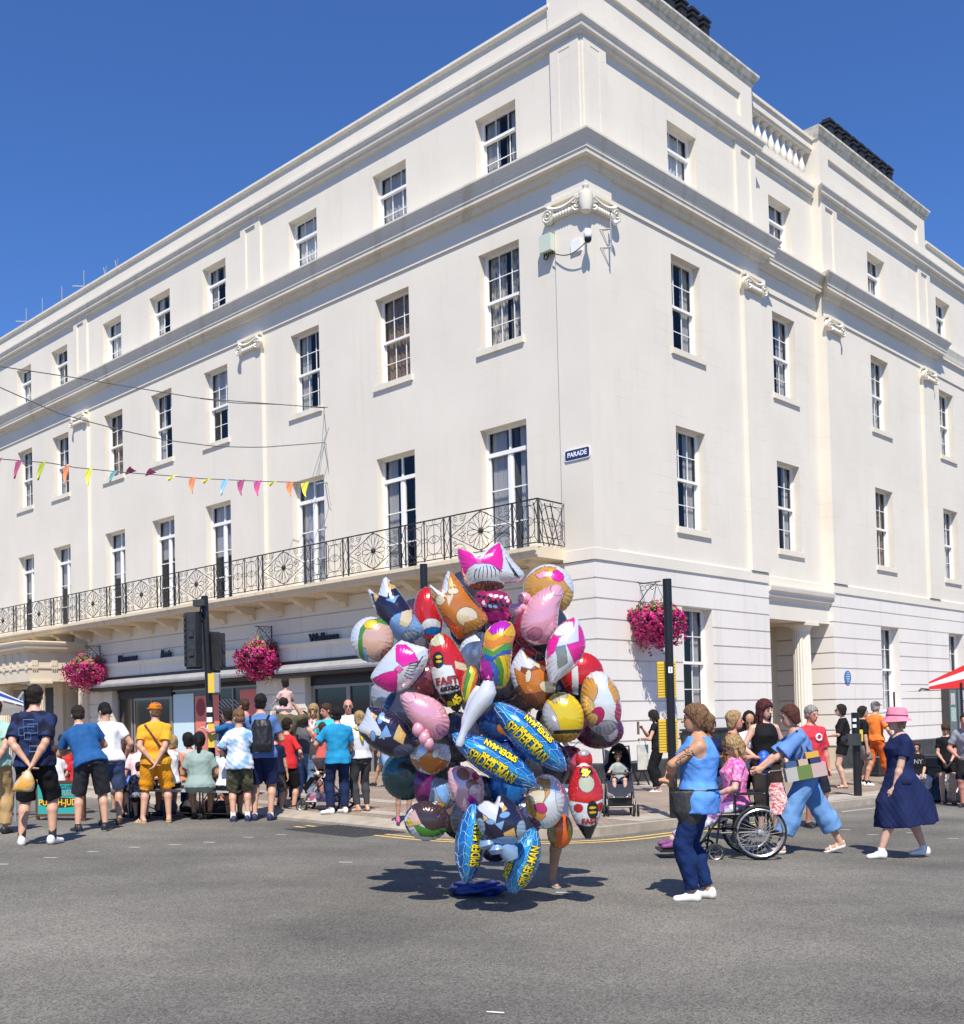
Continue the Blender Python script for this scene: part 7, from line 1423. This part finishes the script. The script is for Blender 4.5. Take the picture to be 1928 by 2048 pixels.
# ================= PROPS
def frame_at(x,y,z,face):
    a=R(face); f=(math.sin(a),math.cos(a)); r=(math.cos(a),-math.sin(a)); return lambda X,Y,Z:(x+r[0]*X+f[0]*Y,y+r[1]*X+f[1]*Y,z+Z)
def wheel(P,cx,cy,r,w=.02,parent=None,spokes=0,rim=None,name='wheel',axis_x=None):
    ax=0 if axis_x is None else axis_x
    m=MB(); m.sm=True; m.tube([P(ax,cx+r*.95*math.cos(2*PI*k/28),cy+r*.95*math.sin(2*PI*k/28)) for k in range(28)],w,8,closed=True); o=m.build(name,mat('tyre',(.02,.02,.02),.7),parent)
    m=MB(); m.tube([P(ax,cx+r*.84*math.cos(2*PI*k/28),cy+r*.84*math.sin(2*PI*k/28)) for k in range(28)],w*.55,6,closed=True); m.sm=True
    m.build('rim',rim or mGal,o)
    m=MB(); m.ball(P(ax,cx,cy),r*.13,8,6)
    n=spokes or 5
    for k in range(n):
        t=2*PI*k/n; t2=t+(.35 if k%2 else -.35)*(1 if spokes else 0); m.tube([P(ax,cx+r*.1*math.cos(t2+1.2),cy+r*.1*math.sin(t2+1.2)),P(ax,cx+r*.84*math.cos(t),cy+r*.84*math.sin(t))],.0022 if spokes else r*.07,4)
    m.build('spokes',mGal if spokes else mSig,o); return o
# --- wheelchair, pushed to the left
g=G(1509,1714); wc=thing('wheelchair','black wheelchair with large spoked wheels pushed by the woman in pale blue','wheelchair',g)
P=frame_at(g[0],g[1],g[2],-90)
for sx in (-.28,.28):
    wheel(P,0,.30,.30,.016,wc,26,axis_x=sx)
    m=MB(); m.sm=True; m.tube([P(sx*1.13,.255*math.cos(2*PI*k/32),.30+.255*math.sin(2*PI*k/32)) for k in range(32)],.010,6,closed=True); m.build('hand_rim',mat('steel',(.55,.55,.56),.25,metal=.8),wc)
    wheel(P,.48,.09,.09,.014,wc,0,axis_x=sx*.85,name='caster')
m=MB()
for sx in (-.23,.23):
    for a,b in (((-.12,.98),(-.10,.30)),((-.2,.97),(-.12,.95)),((-.10,.30),(.42,.30)),((-.08,.50),(.40,.50)),((.42,.50),(.48,.10)),((.40,.50),(.62,.22)),((-.08,.72),(.25,.72)),((.25,.72),(.25,.5))): m.tube([P(sx,*a),P(sx,*b)],.013,6)
m.tube([P(-.23,-.1,.3),P(.23,.4,.5)],.01,6); m.tube([P(.23,-.1,.3),P(-.23,.4,.5)],.01,6); m.build('frame',mBlk,wc)
m=MB(); m.box(P,-.22,.22,-.08,.40,.47,.52); m.build('seat',mat('black_vinyl',(.018,.018,.02),.4),wc)
m=MB(); m.box(P,-.22,.22,-.13,-.08,.5,.93); m.build('backrest',MC['black_vinyl'],wc)
for sx in (-.23,.23):
    m=MB(); m.tube([P(sx,-.14,.96),P(sx,-.27,.97)],.02,8); m.build('handle',mBlk,wc)
    m=MB(); m.box(P,sx-.03,sx+.03,-.06,.24,.71,.74); m.build('armrest',MC['black_vinyl'],wc)
m=MB(); m.box(P,-.2,.2,.86,1.08,.10,.125); m.tube([P(-.15,.62,.25),P(-.15,.88,.12)],.012,6); m.tube([P(.15,.62,.25),P(.15,.88,.12)],.012,6); m.build('footrest',mBlk,wc)
q_=P(0,.2,0)
legm=mC('leggings',(.66,.66,.72),(.20,.08,.26),ns=9)
Pc=person('person in pink patterned top, printed leggings and purple sandals seated in the wheelchair',xyz=(q_[0],q_[1],g[2]),H=1.60,face=-90,sex='f',fat=1.15,seat=.53,lean=-3,head=(0,30),sk='pale',feet=[(-.09,.80,.12),(.09,.83,.12)],topc=dict(m=mC('pinkpat',(.80,.10,.36),(.70,.35,.55),ns=24),sleeve=.75),bot=dict(m=legm,len=1.9,loose=.012),shoe=SH(kind='shoe',m=mat('sandal_purple',(.20,.05,.18),.6),sole=tBk),hands=[(-.12,.26,.78),(.12,.28,.78)],hair=('long','blond',.25),near=True)
m=MB(); m.sm=True; q_=P(.29,-.12,.6); rows=[]
for i in range(9): t=i/8; w_=.05+.10*math.sin(PI*min(1,t*.6+.2)); rows.append([P(-.31+.04*math.sin(k*PI/4),-.20+.62*w_*math.cos(k*PI/4)+.015*math.sin(i),.84-.34*t) for k in range(8)])
m.rings(rows); m.build('floral_bag',mC('floralbag',(.62,.10,.10),(.70,.66,.62),ns=40),wc)
# --- pushchairs
def pushchair(label,x,y,z,face,hoodc,basket,tall=1.0,silver=False):
    t=thing('pushchair',label,'pushchair',(x,y,z),'pushchairs'); P=frame_at(x,y,z,face); fm_=mGal if silver else mBlk
    for sx in (-.22,.22):
        for cy_,r in ((.30,.085),(-.32,.10 if not silver else .13)):
            for o_ in (-.03,.03): wheel(P,cy_,r,r,.014,t,0,axis_x=sx+o_)
    m=MB()
    for sx in (-.2,.2):
        m.tube([P(sx,.30,.1),P(sx,.22,.25),P(sx,-.3,.82),P(sx,-.5,1.02*tall)],.013,6); m.tube([P(sx,-.32,.12),P(sx,.0,.5)],.013,6); m.tube([P(sx,.28,.14),P(sx,-.3,.14)],.012,6)
    m.tube([P(-.2,-.5,1.02*tall),P(.2,-.5,1.02*tall)],.018,6); m.tube([P(-.2,.28,.14),P(.2,.28,.14)],.012,6); m.build('frame',fm_,t)
    m=MB(); m.sm='all'; rows=[]
    for (yy,zz) in ((.30,.30),(.26,.34),(.16,.47),(-.02,.44),(-.14,.50),(-.26,.92)): rows.append([P(xx,yy,zz+(.06 if abs(xx)>.17 else 0)+(.0)) for xx in (-.19,-.175,-.06,.06,.175,.19)])
    m.rings(rows,False,False); m.build('seat',hoodc,t,recalc=False)
    m=MB(); m.sm='all'; rows=[]
    for i in range(9):
        a=PI*i/8; rows.append([P(-.22*math.cos(a)*(1-.05*j), -.28+.46*j/5, .70+.02*j+.36*math.sin(a)*math.sin(.75+.35*j/5)*(1-.02*j)) for j in range(6)])
    m.rings(rows,False,False); m.build('hood',hoodc,t,recalc=False)
    m=MB(); m.box(P,-.17,.17,-.26,.22,.14,.27); m.build('basket',basket,t)
    m=MB(); m.tube([P(-.19,.05,.62),P(-.1,.17,.63),P(.1,.17,.63),P(.19,.05,.62)],.018,8); m.build('bumper_bar',mBlk,t)
    return t,P
gx=G(1243,1632,.115); t1,P=pushchair('dark navy pushchair with a blond toddler facing the road',gx[0],gx[1]+.2,gx[2],183,mat('navy_fabric',(.014,.018,.035),.8),mBlk)
q_=P(0,-.06,0); person('blond toddler in grey-green T-shirt and navy shorts sitting in the pushchair',xyz=(q_[0],q_[1],gx[2]),H=.88,face=183,sex='c',hs=1.3,fat=1.15,seat=.42,hipz=1.02,feet=[(-.16,.52,.55),(.16,.52,.55)],topc=dict(m=mC('greygreen',(.36,.42,.40)),hem=-.1,neck=.04),bot=dict(m=mC('navyshort',(.04,.06,.12)),len=.85,loose=.03),shoe=SH(m=tWh,sock=sckW,sh=.03),hands=[(-.2,.34,1.2),(.2,.34,1.2)],hair=('short','blond'),head=(0,22),near=True,sk='pale')
gx=G(660,1623,.115); t2,P=pushchair('silver-framed pushchair with patterned basket behind the teal-shirted man',gx[0]-.15,gx[1]+.45,gx[2],-82,mat('dark_fabric',(.03,.02,.02),.8),mC('basketpat',(.6,.6,.66),(.35,.10,.16),ns=14),silver=True)
q_=P(0,-.05,0); person('baby lying in the silver-framed pushchair',xyz=(q_[0],q_[1],gx[2]),H=.7,face=-82,sex='c',hs=1.35,seat=.42,hipz=1.25,lean=-30,feet=[(-.12,.5,.9),(.12,.5,.9)],topc=dict(m=white,hem=-.1),bot=dict(m=mC('brownsh2',(.2,.08,.05)),len=.9),shoe=SH(m=tWh),hair=('short','lbrown'),hands=[(-.2,.3,1.5),(.2,.3,1.5)])
# --- bench, booth board, striped stall on the left
A_=Vector(G(300,1652)); bz=gz(A_.x,17.0)
bd=(U(255,1500,17.3).x,17.3),(U(478,1500,16.9).x,16.9)
P=(lambda a,o,z:(bd[0][0]+(bd[1][0]-bd[0][0])*a-o*.1,bd[0][1]+(bd[1][1]-bd[0][1])*a+o,gz(bd[0][0]+(bd[1][0]-bd[0][0])*a,17)+z))
bn=thing('folding_bench','long low folding bench with pale grey top and thin black legs','bench',P(.5,0,0))
m=MB(); m.box(P,0,1,-.17,.17,.42,.45); m.build('bench_top',mat('bench_grey',(.42,.44,.45),.5),bn)
for a in (.03,.34,.66,.97):
    for o in (-.14,.14): m=MB(); m.tube([P(a,o,.42),P(a,o*1.3,0)],.012,6); m.build('leg',mBlk,bn)
m=MB(); m.tube([P(.03,-.15,.1),P(.97,-.15,.1)],.008,5); m.tube([P(.03,.0,.30),P(.34,0,.06)],.008,5); m.tube([P(.66,0,.06),P(.97,0,.30)],.008,5); m.build('brace',mBlk,bn)
for i,(u_,d_) in enumerate(((270,17.6),(330,17.7),(380,17.6),(415,17.7),(440,17.4))):
    q=U(u_,1500,d_); m=MB(); m.sm='all'; zz=gz(q.x,d_); m.ball((q.x,d_,zz+.13),.16,10,7,(1.2,.8,.85)); m.tube([(q.x-.08,d_,zz+.24),(q.x,d_,zz+.36),(q.x+.08,d_,zz+.24)],.012,5)
    tag(m.build('bag',mat(('bag_black','bag_grey','bag_black','bag_brown','bag_black')[i],((.015,.015,.017),(.12,.12,.13),(0,0,0),(.09,.04,.03),(0,0,0))[i],.7,bump=.5,bs=12)),('black soft bag under the left end of the bench','grey soft bag under the bench right of the orange shorts','black soft bag under the middle of the bench','brown soft bag under the bench beneath the sage dress','black soft bag under the right end of the bench')[i],'bag',group='bags under the bench')
gx=G(112,1641); bt=thing('puppet_booth','teal painted board with dark lettering about a Punch and Judy show','sign board',gx)
P=frame_at(gx[0],gx[1],gx[2],10)
m=MB(); m.box(P,-.30,.44,0,.04,.10,.56); m.build('board',mat('booth_teal',(.03,.36,.33),.5),bt)
m=MB(); m.box(P,-.33,.47,-.01,.05,.06,.10); m.box(P,-.33,.47,-.01,.05,.56,.60); m.box(P,-.33,-.30,-.01,.05,.10,.56); m.box(P,.44,.47,-.01,.05,.10,.56)
for sx in (-.31,.45): m.box(P,sx-.02,sx+.02,0,.04,-.02,.06)
m.build('board_frame',mat('booth_brown',(.12,.04,.02),.6),bt)
for tx,z,sz,c in (('PROF. CLIVE',.50,.085,'t'),('CHANDLER\'S',.41,.11,'d'),('PUNCH-JUDY',.27,.13,'y')):
    mm=mat('booth_letters_'+c,dict(t=(.02,.12,.16),d=(.25,.30,.30),y=(.80,.50,.03))[c],.5)
    if c=='y': m=MB(); disc(m,lambda a,o,z_:P(a,-o,z_),.07,.27,.001,.34,.075,24,.003); m.build('letter_panel',mat('booth_dark',(.04,.015,.01),.6),bt)
    text(tx,sz,lambda x,y,zz,z=z:P(.07+x*.88,-.006-zz,z+y),'lettering',mm,bt,ext=.001,bold=.003)
# striped market awning at the far left
ca=U(48,1411,16.6); sl_=thing('market_stall','market stall corner with blue and white striped awning at the left edge','stall',(ca.x,ca.y,gz(ca.x,ca.y)))
mat('stripe_blue',(.02,.06,.35),.7)
m=MB(); q1,q2,q3=ca,ca+Vector((-.85,1.6,.42)),ca+Vector((-2.6,0,.45))
for i in range(5):
    g0,g1=i/5,(i+1)/5; m=MB(); top0=ca.lerp(Vector((ca.x-1.0,ca.y,ca.z+.36)),1)
    p0=ca; L1=Vector((ca.x-2.2,ca.y-.3,ca.z+1.15)); L2=Vector((ca.x-2.2,ca.y-.3,ca.z+.62))
    a0=L2.lerp(L1,g0); a1=L2.lerp(L1,g1); m.poly([tuple(ca+Vector((0,-.02,.012*i))),tuple(a0),tuple(a1),tuple(ca+Vector((0,-.02,.012*(i+1))))]); m.build('awning_stripe',MC['stripe_blue'] if i in (2,3) else white,sl_,recalc=False)
m=MB(); m.poly([tuple(ca+Vector((0,0,-.02))),(ca.x-2.2,ca.y-.28,ca.z+.60),(ca.x-2.2,ca.y-.28,ca.z-.16),(ca.x-.1,ca.y,ca.z-.14)]); m.build('awning_side',mat('awning_lining',(.30,.27,.24),.8),sl_,recalc=False)
m=MB(); m.tube([(ca.x-.15,ca.y,gz(ca.x,ca.y)),(ca.x-.15,ca.y,ca.z),(ca.x-.6,ca.y+1.4,ca.z+.25),(ca.x-.6,ca.y+1.4,gz(ca.x,ca.y))],.02,6); m.tube([(ca.x-.15,ca.y,ca.z-.03),(ca.x-2.2,ca.y,ca.z-.03)],.02,6); m.build('stall_frame',mGal,sl_)
# red and white canopy at the right edge
cb=U(1858,1379,21.8); st=thing('market_canopy','market stall with red and white canopy at the right edge','stall',(cb.x,cb.y,gz(cb.x,cb.y)))
for i,(z0,z1,c) in enumerate(((0,.10,'r'),(.10,.24,'r'),(.24,.44,'w'),(.44,.6,'r'))):
    m=MB(); R1=lambda zz:(cb.x+2.2,cb.y-.2,cb.z+.62*zz*3+.05); m.poly([tuple(cb+Vector((0,0,z0*.25))),R1(z0),R1(z1),tuple(cb+Vector((0,0,z1*.25)))]); m.build('canopy_panel',mat('canopy_red',(.66,.02,.02),.7) if c=='r' else white,st,recalc=False)
m=MB(); m.poly([tuple(cb+Vector((.02,.02,-.01))),(cb.x+2.2,cb.y-.2,cb.z-.02),(cb.x+2.4,cb.y+2.2,cb.z+.02),(cb.x+.3,cb.y+2.2,cb.z)]); m.build('canopy_valance',mat('canopy_lining',(.35,.30,.24),.8),st,recalc=False)
q=U(1923,1400,20.9); m=MB(); m.tube([(q.x,q.y,gz(q.x,q.y)),(q.x,q.y,cb.z+.1)],.025,6); m.tube([tuple(cb+Vector((.05,2,-2.4))),tuple(cb+Vector((.05,2,0)))],.02,6); m.build('canopy_post',mBlk,st)
m=MB(); m.tube([cb,cb+Vector((-.15,0,.02)),cb+Vector((-.2,0,-.03))],.02,6); m.build('canopy_hook',mSig,st)
# glazed notice case against the right-hand wall
nb_=thing('notice_case','dark glazed notice case with paper posters on the right-hand wall','notice case',FRt.p(20.6,.1,1))
P=FRt.p; m=MB(); m.box(P,19.75,22.2,.04,.30,-.35,2.25); m.build('case',mat('case_dark',(.04,.04,.042),.45),nb_)
m=MB()
for a,b in ((19.8,20.45),(20.6,22.15)): m.poly([P(a,.305,-.1),P(b,.305,-.1),P(b,.305,2.15),P(a,.305,2.15)])
m.build('glass',mat('case_glass',(.10,.11,.11),.1),nb_,recalc=False)
for a,b,c,d,cl in ((19.92,20.3,1.6,2.0,(.6,.55,.52)),(19.9,20.35,1.0,1.5,(.40,.55,.48)),(20.9,21.5,1.75,2.1,(.55,.55,.55)),(20.85,21.4,1.15,1.6,(.6,.32,.38)),(20.7,21.1,.7,1.0,(.6,.5,.48)),(20.95,21.6,1.6,1.72,(.4,.4,.4))):
    m=MB(); m.box(P,a,b,.308,.312,c,d); m.build('poster',mat('paper_%d'%int(a*100+c*10),cl,.7,noise=.4,ns=16),nb_)
# bins, crates, cases, bag on the right
gx=G(1848,1588); m=MB(); m.sm=True; 
bb=thing('blue_bin','pale blue plastic crate bin by the right kerb','bin',gx); m.rings([[ (gx[0]+w_*sx,gx[1]+w_*.8*sy,gx[2]+z) for sx,sy in ((-1,-1),(1,-1),(1,1),(-1,1))] for w_,z in ((.19,.02),(.23,.62),(.26,.63),(.26,.68),(.2,.68),(.19,.1))]); m.sm=False; m.build('body',mat('bin_blue',(.10,.28,.50),.5),bb)
m=MB(); m.box(lambda x,y,z:(gx[0]+x,gx[1]+y,gx[2]+z),-.1,.1,-.22,-.205,.3,.44); m.build('label_patch',mat('patch_dark',(.03,.05,.12),.5),bb)
gx=G(1876,1590); P=frame_at(gx[0]+.1,gx[1]+.2,gx[2],0); cs=thing('crate_stack','black plastic crates with grey lid stacked beside the blue bin','crates',gx)
for i in range(4):
    m=MB(); m.box(P,-.3,.3,-.2,.2,.02+i*.19,.19+i*.19); m.box(P,-.32,.32,-.22,.22,.165+i*.19,.185+i*.19); m.build('crate',mBlk,cs)
m=MB(); m.box(P,-.45,.35,-.24,.24,.785,.83); m.build('lid',mat('lid_grey',(.10,.11,.13),.5),cs)
gx=G(1908,1606); m=MB(); m.sm='all'; rows=[]; rr=random.Random(2)
for i in range(12):
    t=i/11; r=.42*(1-t)**.55*(1 if t>.05 else .9)+.02; rows.append([(gx[0]+r*1.1*math.cos(2*PI*k/16)*(1+rr.uniform(-.09,.09)),gx[1]+.3+r*.7*math.sin(2*PI*k/16),gx[2]+.62*t+rr.uniform(-.01,.01)) for k in range(16)])
m.rings(rows); bg_=tag(m.build('black_bag',mat('black_plastic',(.012,.012,.014),.3,bump=.7,bs=9)),'large crumpled black bag with pale lettering at the right edge','bag')
text('VA',.22,lambda x,y,z:(gx[0]+.12+x,gx[1]-.03-z,gx[2]+.26+y),'lettering',mWhite,bg_,ext=.003)
for (u_,v_,w_,h_,lab) in ((1755,1552,.42,.50,'black equipment case by the wall behind the hi-vis man'),(1782,1538,.36,.75,'louvred dark grey equipment case by the wall')):
    gx=G(u_,v_,.115); t=thing('equipment_case',lab,'case',gx); P=frame_at(gx[0],gx[1],gx[2],-43); m=MB(); m.box(P,-w_,w_,-.25,.25,.03,h_); m.build('case_body',mBlk,t); m=MB(); m.box(P,-w_*1.02,w_*1.02,-.26,.26,.08,.11)
    for i in range(4 if h_>.6 else 1): m.box(P,-w_*.9,w_*.9,-.262,-.25,h_-.1-i*.09,h_-.06-i*.09)
    m.build('case_trim',mSig,t)
# utility cabinet by the right-hand wall under the window
ub=thing('utility_cabinet','dark grey street cabinet plastered with stickers beneath the ground-floor window','cabinet',FRt.p(4.2,.4,0)); P=lambda a,o,z:FRt.p(a,o,z-.2)
m=MB(); m.box(P,3.15,5.3,.12,.55,.0,1.28); m.box(P,3.1,5.35,.08,.60,1.28,1.33); m.build('cabinet',mat('cabinet_dark',(.028,.03,.032),.5,noise=.3,ns=6),ub)
m=MB(); m.box(P,4.19,4.21,.55,.556,.05,1.25); m.box(P,3.15,5.3,.55,.555,.03,.06); m.build('door_gap',mBlk,ub)
for a,b,c,d,cl in ((3.25,3.55,1.05,1.2,(.7,.7,.7)),(4.35,4.6,.62,.80,(.7,.7,.7)),(4.65,4.95,.9,1.15,(.3,.3,.3)),(4.68,4.95,.15,.62,(.45,.04,.04))):
    m=MB(); m.box(P,a,b,.556,.56,c,d); m.build('sticker',mat('sticker_%d'%int(a*100),cl,.6,c2=(.75,.75,.72),ns=22) if cl[0]<.6 else mWhite,ub)
# tote bags and black folded frame beside the reading woman
h0=Pread['hands'][0]; m=MB(); m.box(lambda x,y,z:(h0[0]+x+.01,h0[1]+y+.0,h0[2]+z),-.13,.09,-.05,.03,-.62,-.12); tb=tag(m.build('tote_bag',mC('canvas',(.55,.52,.44),(.40,.44,.40),ns=5)),'cream canvas tote bag hanging from the reading woman\'s arm','bag')
m=MB()
for sx in (-.1,.06): m.tube([h0+V3(sx,-.02,-.13),h0+V3(sx*.3,0,.03)],.008,5)
m.build('strap',MC['cloth_canvas'],tb)
h1=Pread['hands'][1]; m=MB(); m.box(lambda x,y,z:(h1[0]+x,h1[1]+y,h1[2]+z),-.09,-.07,-.12,.12,-.12,.14); tag(m.build('book',mC('bookc',(.28,.22,.16))),'brown book held up in front of the reading woman','book')
gx=G(1292,1573,.115); m=MB(); P=frame_at(gx[0],gx[1]+.4,gx[2],-40)
for q in (((-.2,0,0),(.1,0,.55),(.1,0,.8)),((.2,0,0),(-.1,0,.5),(-.12,0,.78)),((-.2,.3,0),(.1,.3,.5)),((.2,.3,0),(-.1,.3,.5))): m.tube([P(*a) for a in q],.02,6)
m.box(P,-.18,.18,0,.3,.3,.5); tag(m.build('folding_stool',mBlk),'black folding stool standing by the wall next to the reading woman','stool')
# colour-block shopping bag on the arm of the woman in blue
b=Pp['B2']; c=b(V3(-.24,.10,1.0)); t=thing('shopping_bag','large patchwork shoulder bag in grey, green, pink and mustard','bag',tuple(c))
ang=.16; ca_,sa_=math.cos(ang),math.sin(ang)
P=lambda x,y,z:(c[0]+.04+(x*ca_-z*sa_)*.82,c[1]+y,c[2]+(x*sa_+z*ca_)*.82)
cols=[(-.26,-.10,(.42,.41,.38)),(-.10,.10,(.13,.20,.05)),(.10,.30,(.50,.36,.34))]
for a,b_,cl in cols: m=MB(); m.box(P,a,b_,-.05,.06,-.13,.06); m.build('panel',mat('bag_%d'%int(a*100+50),cl,.45),t)
for a,b_,cl in ((-.26,-.08,(.05,.10,.20)),(-.08,.08,(.5,.38,.3)),(.08,.26,(.03,.04,.10))): m=MB(); m.box(P,a+.02,b_-.01,-.04,.05,.061,.14); m.build('panel',mat('bagt_%d'%int(a*100+50),cl,.45),t)
m=MB(); m.box(P,.06,.24,-.03,.04,.141,.22); m.build('panel',mat('bag_mustard',(.62,.36,.06),.5),t)
m=MB(); sh1=Pp['B2'](Pp['tor'](-.15,.02,.5)); m.tube([P(-.08,-.02,.14),sh1+V3(.05,-.03,-.2),sh1+V3(.0,-.02,.03)],.013,5); m.tube([P(.18,-.02,.2),sh1+V3(.12,-.02,-.2),sh1+V3(.0,0,.03)],.013,5); m.build('strap',mat('strap_navy',(.015,.025,.08),.6),t)
# blue carrier bag, hessian bag, food bag
q=U(1528,1525,13.9); m=MB(); m.sm='all'; m.ball((q.x,q.y,q.z),.11,10,8,(.9,.6,1.4)); tag(m.build('carrier_bag',mat('carrier_blue',(.01,.10,.55),.35,bump=.8,bs=14)),'bright blue plastic carrier bag between the long-haired women','bag')
q=Vector(G(1670,1535,.115)); m=MB(); m.box(lambda x,y,z:(q.x+x,q.y+y,q.z+.0+z),-.16,.16,-.08,.08,.02,.36); m.tube([(q.x-.08,q.y,q.z+.36),(q.x,q.y,q.z+.52),(q.x+.08,q.y,q.z+.36)],.012,5); tag(m.build('hessian_bag',mC('hessian',(.48,.34,.16))),'tan hessian shopping bag standing on the right pavement','bag')
h0=P2['hands'][1]; m=MB(); m.sm='all'; rows=[]
for i in range(8): t_=i/7; r=.02+.085*math.sin(PI*min(1,t_*.62)); rows.append([(h0[0]-.03+r*1.25*math.cos(k*PI/5)+.06*t_*-1,h0[1]-.09+r*.7*math.sin(k*PI/5),h0[2]-.08-.24*t_+.012*math.sin(k*2)) for k in range(10)])
m.rings(rows); tag(m.build('plastic_bag',mat('cloudy_bag',(.52,.42,.26),.4,c2=(.62,.30,.03),ns=7,bump=.5,bs=14)),'small cloudy plastic food bag held behind the tall man\'s back','bag')
